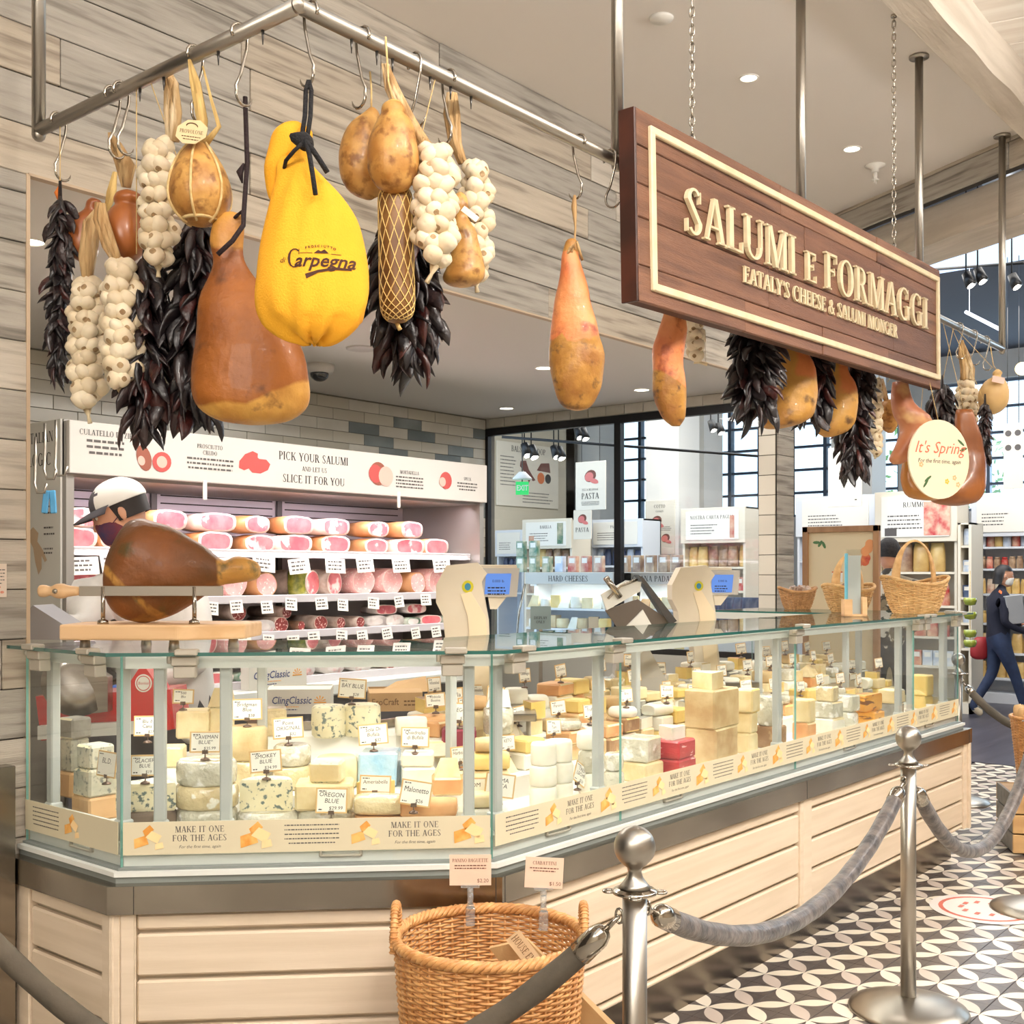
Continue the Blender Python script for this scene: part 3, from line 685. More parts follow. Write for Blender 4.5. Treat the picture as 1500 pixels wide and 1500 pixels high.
# ================================================================ RACK, SIGN, HANGING FOOD
ZR, YR, XR = 2.707, 1.83, 1.53
YAW = -math.atan2(FX, FY)          # local x = to the right as seen from the shop, y = away
rack = thing('hanging_rack', 'brushed steel tube rack hung on posts above the counter', 'rack', (0, 0, 0))
RB = .0165
ob('rack_bar', MB().tube([(XR, YR-.0, ZR), (6.2, YR, ZR)], RB, 16), SATIN, rack)
ob('rack_bar', MB().tube([(XR, YR-.012, ZR), (XR, 2.87, ZR)], RB, 16), SATIN, rack)
ob('rack_corner', MB().ball((XR, YR, ZR), RB*1.03, 12, 8), SATIN, rack)
for x, y in ((XR, 2.87), (2.68, YR), (3.843, YR), (5.01, YR), (6.19, YR)):
    ob('rack_post', MB().cyl((x, y, ZR-.012), (x, y, ZC), .0175, n=16).lathe([(.001, 0), (.042, 0), (.042, .008), (.001, .008)], 20, (x, y, ZC-.01)), SATIN, rack)
    ob('post_cap', MB().ball((x, y, ZR-.012), .0178, 12, 6), SATIN, rack)
peg = MB().cyl((0, 0, 0), (0, 0, -.03), .004, .001, 6).mesh('peg', DSTEEL)
for px in (205, 240, 320, 385): ob('peg', peg, None, rack, (XR, atX(px, 100, XR).y, ZR-RB))
for px in (515, 552, 575, 630, 660, 690): p = atY(px, 100, YR); ob('peg', peg, None, rack, (p.x, YR, ZR-RB))
def hookmesh(L=.148, w=.028):
    m = MB(); P = []
    for k in range(9): a = D2(-30+k*26); P.append((0, math.cos(a)*.0215, math.sin(a)*.0215))
    P.append((0, -.018, -.03)); P.append((0, -.002, -L*.6)); P.append((0, .010, -L+.035))
    for k in range(10): a = D2(15-k*21); P.append((0, -.012+math.cos(a)*w*.75, -L+.02+math.sin(a)*w*.8))
    n = len(P); m.tube(P, [.0034]*(n-3)+[.003, .002, .0006], 8); return m
HK = hookmesh().mesh('meat_hook', CHROME); HK2 = hookmesh(.135, .034).mesh('meat_hook', CHROME)
def hook(px, side, label, me=None, rz=0, tilt=0):
    if side == 'L': p = atX(px, 100, XR); loc = (XR, p.y, ZR); r = D2(90)+rz
    else: p = atY(px, 100, YR); loc = (p.x, YR, ZR); r = rz
    o = ob('meat_hook', me or HK, None, None, loc, (tilt, 0, r)); tg(o, label, 'hook', 'steel S hooks along the rack'); return o
for a in ((86, 'L', 'steel S hook holding the leftmost dark chilli string'), (165, 'L', 'left one of two steel S hooks side by side left of the round cheese'), (178, 'L', 'right one of two steel S hooks side by side left of the round cheese'),
          (286, 'L', 'steel S hook carrying the roped round cheese'), (351, 'L', 'steel S hook with the black cord of the big brown ham'),
          (455, 'R', 'steel S hook carrying the yellow ham bag', None, D2(180)), (531, 'R', 'empty steel S hook right of the yellow bag', None, D2(180)), (607, 'R', 'steel S hook above the netted garlic'),
          (657, 'R', 'steel S hook holding dried stalks right of the netted garlic', None, D2(180)), (848, 'R', 'steel S hook holding the lone slim ham', None, D2(180)), (893, 'R', 'empty steel S hook next to the sign edge', HK2),
          (1404, 'R', 'first steel S hook right of the sign'), (1425, 'R', 'second steel S hook right of the sign'), (1443, 'R', 'third steel S hook right of the sign, nearest the end post'), (985, 'R', 'steel S hook hidden behind the sign edge'), (1165, 'R', 'steel S hook behind the middle of the sign')):
    hook(*a)
# ---- the sign
WOOD = [mat('stained_board_'+n, c, c2, 4, .3, .7, rough=.55, st=(.7, 4, 9), bump=.35, bsc=45, var=.1, c3=(78, 48, 34), sc3=3, lo3=.55, hi3=.8) for n, c, c2 in (('a', (138, 96, 72), (108, 72, 54)), ('b', (126, 86, 64), (98, 64, 46)), ('c', (148, 106, 80), (118, 80, 60)))]
CRM = mat('cream_gold_paint', (230, 214, 178), (218, 200, 162), 20, rough=.45)
SL, SH = 2.485, .517
sg = thing('hanging_sign', 'long dark stained wooden sign with raised cream capitals hung on chains', 'sign', (2.59, 1.70, 2.278))
sg.rotation_euler = (0, -D2(1.73), D2(1.4))
ob('sign_core', MB().box(.004, SL-.004, .006, .05, .004, SH-.004), mat('sign_back', (78, 44, 30), rough=.7), sg)
ob('sign_edge', MB().cbox(-.006, .006, .0, .052, 0, SH, .002), mat('sign_side', (74, 38, 26), (52, 28, 20), 8, rough=.4), sg)
ob('sign_edge', MB().cbox(SL-.006, SL+.006, .0, .052, 0, SH, .002), MC['sign_side'], sg)
rs = random.Random(8); z = 0
for h in (.098, .128, .09, .102, .099):
    x = 0
    while x < SL:
        L = rs.uniform(.45, 1.2)
        if SL-x-L < .25: L = SL-x
        ob('sign_board', MB().cbox(.001, L-.001, -.001-rs.random()*.003, .012, .001, h-.001, .0025), rs.choice(WOOD), sg, (x, 0, z)); x += L
    z += h
for a in ((.058, SL-.028, .036, .058), (.058, SL-.028, SH-.058, SH-.036)): ob('sign_border', MB().cbox(a[0], a[1], -.014, 0, a[2], a[3], .003), CRM, sg)
for a in ((.058, .082), (SL-.052, SL-.028)): ob('sign_border', MB().cbox(a[0], a[1], -.0135, 0, .05, SH-.05, .003), CRM, sg)
def letters(parent, s, x0, x1, z, h, small=(), d=.013):
    hs = [h*(.78 if i in small else 1) for i in range(len(s))]
    W_ = sum((_glyph(c)[0]+.05)*hh for c, hh in zip(s, hs)); q = (x1-x0)/W_; X = x0
    for c, hh in zip(s, hs):
        g = _glyph(c)
        if g[1]:
            m = MB(); i0 = 0; serif(m, c, 0, 0, hh, 0, d, 0, False)
            m.v = [(v[0]*q, v[1], v[2]) for v in m.v]
            ob('letter', m, CRM, parent, (X, -.004, z))
        X += (g[0]+.05)*hh*q
letters(sg, 'SALUMI E FORMAGGI', .235, 2.30, .232, .128, (7,)); letters(sg, "EATALY'S CHEESE & SALUMI MONGER", .60, 1.94, .15, .05, (), .008)
lk = MB().tube([(math.cos(a)*.007, 0, math.sin(a)*.011+(.006 if math.sin(a) > 0 else -.006)) for a in [2*PI*k/10 for k in range(11)]], .0023, 6, cap=False).mesh('chain_link', CHROME)
for s, lb in ((.335, 'left chain holding the wooden sign'), (1.985, 'right chain holding the wooden sign')):
    c = thing('chain', 'chromed steel link chain, '+lb, 'chain', (2.59+s, 1.70+s*.024+.026, ZC)); n = int((ZC-(2.795+s*.03)-.005)/.0265)
    for k in range(n+1): ob('chain_link', lk, None, c, (0, 0, -.012-k*.0265), (0, 0, PI/2*(k % 2)+.4))
    ob('ceiling_eye', MB().cyl((0, 0, 0), (0, 0, -.01), .012), CHROME, c)
# ---- hanging food
def pxs(px0, py0, d, secs, ratio=.8, n=24, amp=0, fr=8, seed=0, k=3, mi=0, mb=None, yo=0):
    s_ = d/FPX; q = smooth_secs([(-(py-py0)*s_, (cx-px0)*s_, yo, hw*s_, hw*s_*ratio) for py, cx, hw in secs], k)
    return (mb or MB()).loft(q, n, mi, amp, fr, seed)
def hang(name, label, cat, px, py, d=None, side='R', group=None):
    if d is None: p = atX(px, py, XR) if side == 'L' else atY(px, py, YR)
    else: p = atD(px, py, d)
    dd = p.x*FX+p.y*FY; t = thing(name, label, cat, p, YAW, group)
    if px > 900 and name in ('cured_ham', 'slim_ham', 'roped_cheese', 'pear_cheese'): upline(t, 'R')
    return t, dd, dd/FPX
def duo(name, a, b):            # blends the looks a and b by the vertex weight 'w', the border broken up by noise
    if name in MC: return MC[name]
    m = bpy.data.materials.new(name); m.use_nodes = True; MC[name] = m; n = m.node_tree.nodes; l = m.node_tree.links; bs = n['Principled BSDF']
    tc = n.new('ShaderNodeTexCoord'); at = n.new('ShaderNodeAttribute'); at.attribute_name = 'w'; outs = []
    def nz(sc, d=5):
        t = n.new('ShaderNodeTexNoise'); t.inputs['Scale'].default_value = sc; t.inputs['Detail'].default_value = d; l.new(tc.outputs['Object'], t.inputs[0]); return t.outputs[0]
    def rng(v, lo, hi):
        r = n.new('ShaderNodeMapRange'); r.inputs[1].default_value = lo; r.inputs[2].default_value = hi; l.new(v, r.inputs[0]); return r.outputs[0]
    def mx(f, A, B):
        q = n.new('ShaderNodeMix'); q.data_type = 'RGBA'; l.new(f, q.inputs['Factor'])
        for k, v in (('A', A), ('B', B)):
            if isinstance(v, tuple): q.inputs[k].default_value = v
            else: l.new(v, q.inputs[k])
        return q.outputs['Result']
    for c1, c2, c3, s1, s3, l3 in (a, b): outs.append(mx(rng(nz(s3, 6), l3, l3+.12), mx(rng(nz(s1), .35, .65), lin(c1), lin(c2)), lin(c3)))
    ad = n.new('ShaderNodeMath'); ad.operation = 'ADD'; l.new(at.outputs['Fac'], ad.inputs[0]); q = n.new('ShaderNodeMath'); q.operation = 'MULTIPLY_ADD'; q.inputs[1].default_value = .5; q.inputs[2].default_value = -.25
    l.new(nz(16), q.inputs[0]); l.new(q.outputs[0], ad.inputs[1]); l.new(mx(rng(ad.outputs[0], .42, .58), outs[0], outs[1]), bs.inputs['Base Color'])
    bs.inputs['Roughness'].default_value = .5; bs.inputs['Coat Weight'].default_value = .08
    bp = n.new('ShaderNodeBump'); bp.inputs['Strength'].default_value = .5; bp.inputs['Distance'].default_value = .01; l.new(nz(32), bp.inputs['Height']); l.new(bp.outputs[0], bs.inputs['Normal']); return m
def split(mb, fn):
    mb.w = [fn(Vector(v)) for v in mb.v]; return mb
ROPE = mat('pale_rope', (226, 198, 142), (198, 166, 108), 60, rough=.8)
STALK = mat('dried_stalk', (206, 172, 122), (160, 122, 76), 12, st=(4, 4, .4), rough=.8, bump=.5, bsc=60, c3=(226, 204, 166), sc3=8)
RAFF = mat('raffia', (226, 196, 128), (196, 160, 96), 20, st=(4, 4, .5), rough=.8)
ORF = mat('orange_tie', (206, 112, 40), rough=.8)
GARM = mat('garlic_skin', (234, 220, 192), (214, 194, 160), 9, rough=.55, bump=.1, bsc=60, sss=.1, var=.05)
ROOT = mat('garlic_root', (178, 150, 112), (146, 118, 84), 60, rough=.9, bump=.5, bsc=200)
def bulb(root=1):
    m = MB(); nu = 16; prof = [(.0, -.016), (.0045, -.017), (.0075, -.0165), (.0185, -.012), (.0235, -.003), (.021, .007), (.013, .014), (.006, .018), (.003, .024), (.0005, .025)]
    vs = []
    for j, (r, z) in enumerate(prof):
        for i in range(nu): a = 2*PI*i/nu; q = 1+.055*math.cos(a*4)+.02*math.cos(a*8+1)*(1 if 2 < j < 8 else .2); vs.append((r*q*math.cos(a), r*q*math.sin(a), z))
    for j in range(len(prof)-1):
        fs = [(j*nu+i, j*nu+(i+1) % nu, (j+1)*nu+(i+1) % nu, (j+1)*nu+i) for i in range(nu)]
        if j == 0: m.add(vs, [], 0)
        for f in fs: m.f.append(f); m.m.append(1 if j < 2 and root else 0); m.s.append(True)
    return m.mesh('garlic_bulb', [GARM, ROOT])
BULB = bulb(); BULB2 = bulb(0)
NETM = glassmat('clear_net', (.98, .97, .94), .6, .3, .1)
rg = random.Random(21)
def upline(t, side, z=0.0):
    p = t.location; b = Vector((XR, min(max(p.y, YR), 2.86), ZR-.014)) if side == 'L' else Vector((max(p.x, XR), YR, ZR-.014))
    q = Matrix.Rotation(-YAW, 3, 'Z') @ (b-Vector(p)); ob('hanging_twine', MB().tube([(0, 0, z), tuple(q*.5), tuple(q)], .0014, 5), ROPE, t)
def stalk(t, s_, pts, name='dried_stalk', m=None, n=9, seed=1, spread=.5):
    """bundle of dried leaves: pts (dx px, dz px, half width px)"""
    r = random.Random(seed); mb = MB()
    for k in range(n):
        o = r.uniform(-1, 1); w = r.uniform(.35, .6)
        P = [((x+o*hw*spread+r.uniform(-1, 1)*hw*.12)*s_, r.uniform(-.5, .5)*hw*s_*.5, -z*s_) for x, z, hw in pts]
        mb.tube(P, [max(hw*w*s_, .0008) for x, z, hw in pts], 6, flat=.45)
    return ob(name, mb, m or STALK, t)
def garlic(label, px, py0, py1, hw, side='R', d=None, seed=0, stk=None, cols=None, tail=(0, 22), group='garlic strings on the rack'):
    t, d, s_ = hang('garlic_string', label, 'garlic', px, py0, d, side, group); r = random.Random(seed)
    H = (py1-py0)*s_; w = hw*s_; step = .031; rows = max(2, int(H/step)); tilt = 0
    for i in range(rows):
        f = (i+.5)/rows; ww = w*min(1, .55+f*2.5, .5+(1-f)*3.0); zz = -H*f
        n = max(2, round(ww*2/.036))
        for lay in (0, 1):
            nn = n+(1 if lay else 0)
            for k in range(nn):
                a = ((k+.5+.5*(i % 2))/nn-.5)*2 if not lay else ((k+.5*(i % 2))/max(nn-1, 1)-.5)*2
                if abs(a) > 1: continue
                x = a*max(ww-.018, .008); y = -math.sqrt(max(0, 1-a*a))*w*.55*(1 if not lay else -.3)+.0
                sc = r.uniform(.86, 1.08); o = ob('garlic_bulb', BULB if r.random() < .5 else BULB2, None, t, (x+r.uniform(-.003, .003), y, zz+(.018 if lay else 0)+r.uniform(-.004, .004)))
                o.rotation_euler = (D2(-90+r.uniform(-45, 35)) if not lay else r.random()*6, 0, a*.8+r.uniform(-.5, .5)); o.rotation_euler[0] += PI if False else 0
                o.rotation_euler = Vector((r.uniform(-.7, .7)+a*.5, -1, r.uniform(-1.5, .5))).to_track_quat('-Z', 'Y').to_euler(); o.scale = (sc,)*3
    ob('net_tail', MB().tube([(tail[0]*0, 0, -H+.0), (tail[0]*.4*s_, 0, -H-tail[1]*.5*s_), (tail[0]*s_, 0, -H-tail[1]*s_)], [.012, .004, .006], 8), mat('net_knot', (226, 208, 172), rough=.8), t)
    if not stk: upline(t, 'L' if px < 400 else 'R', -.03)
    if stk: stalk(t, s_, stk, seed=seed+4)
    return t
CHM = [mat('dried_chilli_'+k, c, c2, 25, rough=r_, coat=.25, bump=.5, bsc=45, var=.2) for k, c, c2, r_ in (('black', (34, 26, 28), (20, 15, 18), .38), ('brown', (52, 34, 32), (28, 20, 22), .42), ('red', (72, 30, 26), (34, 20, 20), .35))]
PODS = []
for q in range(4):
    m = MB(); r = random.Random(q); L = .105; P = []; rd = []
    for k in range(9):
        f = k/8; P.append((.018*math.sin(f*2.6+q)*.8, .012*math.sin(f*3+q*2), -L*f)); rd.append((.004, .013, .0195, .0215, .02, .017, .0135, .008, .001)[k]*(1+.15*r.uniform(-1, 1)))
    m.tube(P, rd, 8, flat=.42); PODS.append([m.mesh('chilli_pod', c) for c in CHM])
def ristra(label, px, py0, py1, hw, side='R', d=None, seed=0, dens=1.0, group='dark dried chilli strings', spread=1.0, tie=True, shape=None, yo=0):
    t, d, s_ = hang('chilli_string', label, 'dried chillies', px, py0, d, side, group); r = random.Random(seed)
    H = (py1-py0)*s_; w = hw*s_; n = int(H/.0062*dens); k = 0
    for i in range(n):
        f = (i/n); z = -f*(H-.10); ww = w*(shape(f) if shape else min(1, .45+f*2.2))
        a = i*2.4+r.uniform(-.4, .4); out = max(ww-.03, .004)
        o = ob('chilli_pod', PODS[r.randrange(4)][r.choice((0, 0, 0, 1, 1, 2))], None, t, (math.cos(a)*out*.5, math.sin(a)*out*.45+yo, z))
        fl = (.75 if f < .8 else .35)*spread; dr = Vector((math.cos(a)*fl*r.uniform(.5, 1.1), math.sin(a)*fl*.8, -1)); o.rotation_euler = dr.to_track_quat('-Z', 'Y').to_euler()
        sc = r.uniform(.75, 1.08)*min(1, max(.55, w/.075)); o.scale = (sc*r.uniform(.8, 1.15), sc, sc); o.rotation_euler.rotate_axis('Z', r.uniform(-2, 2))
    ob('core_cord', MB().tube([(0, yo, .04), (0, yo, -H*.5), (0, yo, -H+.1)], [.004, w*.35, w*.3], 8), CHM[0], t)
    upline(t, 'L' if px < 400 else 'R')
    if tie: stalk(t, s_, [(0, -16, 2), (1, -5, 8), (0, 4, 4)], 'orange_tie', ORF, 5, seed, .9)
    return t
def cord(name, t, pts, r, m): return ob(name, MB().tube(pts, r, 7), m, t)
# 1 leftmost chilli string
ristra('narrow dark dried chilli string at the far left end of the rack', 88, 288, 600, 27, 'L', seed=1, dens=1.35)
# two broad ones behind the garlic and the brown ham
ristra('broad dark chilli string hanging behind the two garlic strings on the left', 200, 372, 668, 44, 'L', None, 2, 1.7, tie=False, yo=.06)
ristra('broad dark chilli string between the garlic and the big brown ham', 290, 318, 648, 46, None, 2.78, 3, 1.9, tie=False)
garlic('lowest garlic string at the left, ending under the chilli strings', 128, 418, 598, 29, 'L', 2.86, 4, [(15, -110, 6), (8, -90, 15), (0, -40, 17), (0, -5, 9)], tail=(4, 22))
garlic('garlic string right beside the lowest one, under pale dried leaves', 177, 392, 568, 31, 'L', 2.74, 5, [(-30, -95, 8), (-28, -70, 14), (-14, -30, 14), (-4, -6, 9)], tail=(4, 22))
garlic('garlic string left of the roped round cheese', 232, 215, 388, 30, 'L', 2.70, 6, [(10, -112, 10), (18, -95, 14), (22, -50, 17), (20, -8, 12)], tail=(0, 18))
# brown pear cheeses
CAC = mat('brown_cheese_rind', (172, 100, 46), (142, 76, 34), 6, rough=.35, coat=.2)
t, d, s_ = hang('pear_cheese', 'smooth brown pear shaped cheese hanging behind the garlic', 'cheese', 182, 282, 2.82)
ob('rind', pxs(182, 282, d, [(278, 187, 4), (284, 188, 17), (293, 188, 21), (301, 186, 17), (312, 184, 24), (335, 182, 31), (362, 184, 29), (378, 186, 16), (385, 187, 3)], .95), CAC, t)
stalk(t, s_, [(-22, -88, 3), (-14, -70, 12), (0, -40, 17), (2, -8, 8)], 'straw_tie', STALK, 10, 3)
t, d, s_ = hang('pear_cheese', 'second smooth brown cheese, half hidden at the left behind pale leaves', 'cheese', 118, 292, 2.98)
ob('rind', pxs(118, 292, d, [(290, 136, 3), (296, 138, 11), (308, 133, 10), (322, 124, 20), (345, 120, 24), (372, 122, 20), (385, 124, 5)], .9), CAC, t)
stalk(t, s_, [(50, -40, 4), (44, -10, 8), (36, 20, 5)], 'straw_tie', RAFF, 6, 4)
# roped round cheese with its tag
PROV = mat('mottled_rind', (206, 158, 86), (170, 116, 52), 22, rough=.45, coat=.1, c3=(136, 88, 36), sc3=40, lo3=.5, hi3=.66, bump=.15, bsc=60)
ROPE = mat('pale_rope', (226, 198, 142), (198, 166, 108), 60, rough=.8)
t, d, s_ = hang('roped_cheese', 'round mottled cheese tied in pale rope with an oval paper tag', 'cheese', 291, 215, None, 'L')
SE = [(212, 291, 14), (228, 291, 26), (250, 292, 38), (275, 293, 45), (298, 293, 44), (318, 294, 33), (328, 294, 18), (332, 294, 3)]
ob('rind', pxs(291, 215, d, SE, .95), PROV, t)
q = smooth_secs([(-(py-215)*s_, (cx-291)*s_, 0, hw*s_, hw*s_*.95) for py, cx, hw in SE[:7]], 2)
for a in (-150, -92, -35, 30, 150): ob('rope', MB().tube([(cx+(rx+.002)*math.cos(D2(a)), cy+(ry+.002)*math.sin(D2(a)), z) for z, cx, cy, rx, ry in q], .0032, 6), ROPE, t)
ob('rope', MB().tube([((3+25*math.cos(a))*s_, 25*math.sin(a)*s_, -(322-215)*s_) for a in [2*PI*k/20 for k in range(21)]], .005, 6), ROPE, t)
stalk(t, s_, [(-14, -128, 3), (-6, -95, 9), (4, -40, 10), (2, -3, 8)], 'straw_tie', RAFF, 8, 5)
stalk(t, s_, [(6, -118, 2), (18, -70, 3), (29, -30, 5), (8, -4, 8)], 'straw_tie', RAFF, 4, 15)
m = MB(); disc(m, 0, 0, .036, .027, -.001, 0, 8, PI/8); m.add([(v[0], .001, v[2]) for v in m.v], [tuple(range(8))[::-1]], 0)
serif(m, 'PROVOLONE', 0, -.004, .008, -.0016, 0, 1, maxw=.05); lines(m, -.02, .02, -.012, 2, .006, .002, -.0016, 1, True); m.tube([(math.cos(a)*.012, -.002, .012+math.sin(a)*.007) for a in [PI*k/8 for k in range(9)]], .001, 4, 1)
ob('paper_tag', m, [mat('tag_paper', (226, 204, 158), rough=.8), mat('tag_ink', (96, 66, 40), rough=.8)], t, (-.2*s_, -.055, .012), (0, D2(6), D2(6)))
# the big ham
HAM = mat('cured_ham_skin', (150, 88, 38), (120, 66, 28), 4, rough=.38, coat=.25, c3=(96, 52, 24), sc3=5, lo3=.58, hi3=.75, bump=.12, bsc=30)
FAT = mat('cured_fat', (214, 164, 78), (184, 126, 52), 9, rough=.5, bump=.2, bsc=30)
t, d, s_ = hang('cured_ham', 'big brown cured ham on a black cord left of the yellow bag', 'ham', 360, 318, 2.56)
m = pxs(360, 318, d, [(310, 337, 5), (316, 336, 20), (335, 334, 24), (358, 332, 24), (380, 335, 23), (405, 341, 33), (440, 349, 54), (480, 358, 71), (520, 366, 83), (560, 369, 87), (586, 370, 84), (604, 371, 72), (617, 372, 48), (622, 373, 12)], .5, 32, .012, 9, 3)
ob('ham_body', split(m, lambda c: max(.5+(-c.z-(596-318)*s_+max(0, c.x-.02)*.5)*22, (.5+(c.z+(366-318)*s_)*16)*(1 if c.x < .02 else .3))), duo('big_ham_skin', ((166, 98, 34), (132, 72, 22), (80, 46, 22), 6, 11, .57), ((212, 160, 74), (180, 120, 48), (120, 76, 34), 9, 22, .58)), t)
CORDM = mat('black_cord', (40, 24, 26), rough=.8, bump=.5, bsc=150)
cord('cord', t, [(-1*s_, -.0, (318-142)*s_), (2*s_, 0, 80*s_), (0, -.02, 0), (1*s_, -.03, -18*s_), (-12*s_, -.048, -44*s_), (-33*s_, -.05, -64*s_)], .0055, CORDM)
cord('cord', t, [(1*s_, -.03, -16*s_), (-2*s_, -.02, 5*s_), (-10*s_, -.02, -2*s_), (-24*s_, .01, -5*s_)], .004, CORDM)
cord('cord_tuft', t, [(-2*s_, 0, (318-240)*s_), (-9*s_, 0, (318-252)*s_), (-5*s_, 0, (318-268)*s_)], [.004, .008, .002], CORDM)
for x, y, q in ((-45, 165, .6), (8, 180, -.3), (-20, 240, .2)):
    pass
# the yellow bag
t, d, s_ = hang('ham_bag', 'yellow cloth ham bag with brown script lettering tied with black cord', 'bag', 452, 122, 2.30)
SB = [(232, 432, 20), (243, 432, 27), (262, 440, 36), (290, 449, 52), (325, 456, 67), (365, 458, 77), (405, 459, 82), (440, 460, 82), (468, 461, 74), (488, 462, 56), (498, 463, 36), (501, 463, 8)]
m = pxs(452, 122, d, SB, .6, 56, 0, k=4)
def fold(v):
    f = max(0, min(1, (-v[2]/s_-110)/80)); py = 122-v[2]/s_; a = math.atan2(v[1], v[0]-.008)
    amp = .010*max(0, 1-(py-235)/130) + (.013*max(0, (py-405)/90) if py > 405 else 0)+.002
    k = 1+amp*16*(math.sin(a*9+py*.01)*.6+math.sin(a*5+1+py*.02)*.5)*.55
    return ((v[0]-.008)*k+.008, v[1]*k, v[2]+(amp*.5*math.sin(a*7) if py > 470 else 0))
m.v = [fold(v) for v in m.v]
BAGM = mat('yellow_canvas', (246, 178, 40), (240, 166, 30), 5, rough=.85, bump=.25, bsc=260)
bagv, bagf = [Vector(v) for v in m.v], [tuple(f) for f in m.f]; tree = BVHTree.FromPolygons(bagv, bagf)
pxs(452, 122, d, [(172, 428, 4), (176, 426, 14), (190, 420, 23), (212, 414, 26), (240, 406, 22), (265, 400, 14), (285, 398, 8), (292, 398, 2)], .8, 24, .008, 18, 2, mb=m, yo=.02)
pxs(452, 122, d, [(182, 445, 4), (190, 444, 14), (206, 440, 17), (225, 436, 18), (240, 436, 22), (252, 438, 26)], .8, 24, .006, 18, 5, mb=m, yo=.01)
ob('bag_cloth', m, BAGM, t)
def onbag(m2, cx, cz, rot=0):
    out = []
    c_, s2 = math.cos(rot), math.sin(rot)
    for x, y, z in m2.v:
        X, Z = cx+x*c_-z*s2, cz+x*s2+z*c_; h_ = tree.ray_cast(Vector((X, -1, Z)), Vector((0, 1, 0)))[0]
        out.append((X, (h_.y if h_ else 0)-.0012, Z))
    m2.v = out; return m2
BRN = mat('brown_print', (72, 40, 26), rough=.85)
w = MB(); serif(w, 'C', -41*s_, -10*s_, 27*s_, 0, 0, 0, False); v, f = tmesh('arpegna', 27*s_, 0, .32, .018); v = [(p[0]*1.0+12*s_, p[1], p[2]-1*s_) for p in v]; w.add(v, f)
w.add([(-14*s_, 0, -20*s_), (4*s_, 0, -14*s_), (30*s_, 0, -9*s_), (50*s_, 0, -9*s_), (50*s_, 0, -12*s_), (28*s_, 0, -13*s_), (4*s_, 0, -18*s_), (-12*s_, 0, -27*s_)], [tuple(range(8))[::-1]])
text(w, 'di', -48*s_, 1*s_, 11*s_, 0, 0, .3)
for i, c in enumerate('PROSCIUTTO'): text(w, c, (-19+i*4.4+6)*s_, (18+.16*(16-(i-4.5)**2)*.9)*s_, 5*s_, off=.03, rot=-(i-4.5)*.05)
w.add([(-2*s_, 0, 10*s_), (4*s_, 0, 15*s_), (8*s_, 0, 13*s_), (13*s_, 0, 16*s_), (19*s_, 0, 10*s_)], [tuple(range(5))[::-1]]); w.box(-22*s_, -4*s_, 0, .0001, 10*s_, 10.8*s_); w.box(22*s_, 36*s_, 0, .0001, 9.2*s_, 10*s_)
bb = bmesh.new(); me_ = w.mesh('lettering', BRN); bb.from_mesh(me_); bmesh.ops.triangulate(bb, faces=bb.faces[:])
bmesh.ops.subdivide_edges(bb, edges=[e for e in bb.edges if e.calc_length() > .012], cuts=1); bb.to_mesh(me_); bb.free()
w.v = [tuple(v_.co) for v_ in me_.vertices]; w.f = [tuple(p_.vertices) for p_ in me_.polygons]; w.m = [0]*len(w.f); w.s = [False]*len(w.f)
onbag(w, (470-452)*s_, -(394-122)*s_, D2(-.0)); ob('lettering', w, BRN, t)
BC = mat('black_bag_cord', (24, 22, 24), rough=.8, bump=.6, bsc=200)
for dx in (-4, 4): cord('cord', t, [(0, 0, 4*s_), (dx*s_, 0, -10*s_), (dx*s_, -.01, -50*s_), ((dx-1)*s_, -.035, -86*s_)], .0048, BC)
ob('cord_knot', MB().loft(smooth_secs([(-82*s_, -2*s_, -.04, .003, .003), (-87*s_, -8*s_, -.04, .018, .014), (-96*s_, -5*s_, -.04, .02, .016), (-106*s_, 0, -.04, .014, .012), (-110*s_, 0, -.04, .003, .003)], 2), 10, 0, .006, 60), BC, t)
cord('cord', t, [(2*s_, -.05, -98*s_), (13*s_, -.055, -112*s_), (24*s_, -.05, -128*s_), (33*s_, -.045, -142*s_)], .0055, BC)
cord('cord', t, [(2*s_, -.05, -98*s_), (9*s_, -.06, -120*s_), (14*s_, -.062, -150*s_), (18*s_, -.062, -178*s_)], .005, BC)
cord('cord', t, [(-3*s_, -.05, -102*s_), (-14*s_, -.05, -112*s_), (-28*s_, -.035, -122*s_), (-38*s_, -.0, -136*s_)], .004, BC)
# twin pear cheeses
for px, py, dd, lb, SS, sd in ((530, 160, 2.60, 'left one of the pair of golden pear cheeses right of the yellow bag', [(158, 545, 3), (166, 544, 11), (182, 535, 22), (205, 530, 30), (235, 529, 33), (262, 531, 31), (282, 536, 22), (292, 540, 6)], 1),
                           (575, 150, 2.50, 'front one of the pair of golden pear cheeses right of the yellow bag', [(148, 577, 3), (152, 576, 14), (160, 576, 18), (168, 577, 20), (182, 577, 28), (205, 576, 35), (232, 576, 38), (256, 576, 35), (274, 576, 24), (283, 576, 6)], 2)):
    t, d, s_ = hang('pear_cheese', lb, 'cheese', px, py, dd)
    ob('rind', pxs(px, py, d, SS, .9, 24, .003, 20, sd), PROV, t)
    if sd == 2: ob('rind_knob', pxs(px, py, d, [(146, 577, 2), (149, 577, 10), (157, 577, 15), (165, 578, 12), (168, 578, 3)], .9), mat('pale_rind', (214, 172, 96), rough=.5), t)
    cord('cord', t, [(-10*s_ if sd == 2 else 12*s_, 0, (96 if sd == 2 else 55)*s_), (-6*s_ if sd == 2 else 14*s_, 0, 30*s_), (2*s_ if sd == 2 else 14*s_, 0, -2*s_)], .0022, ROPE)
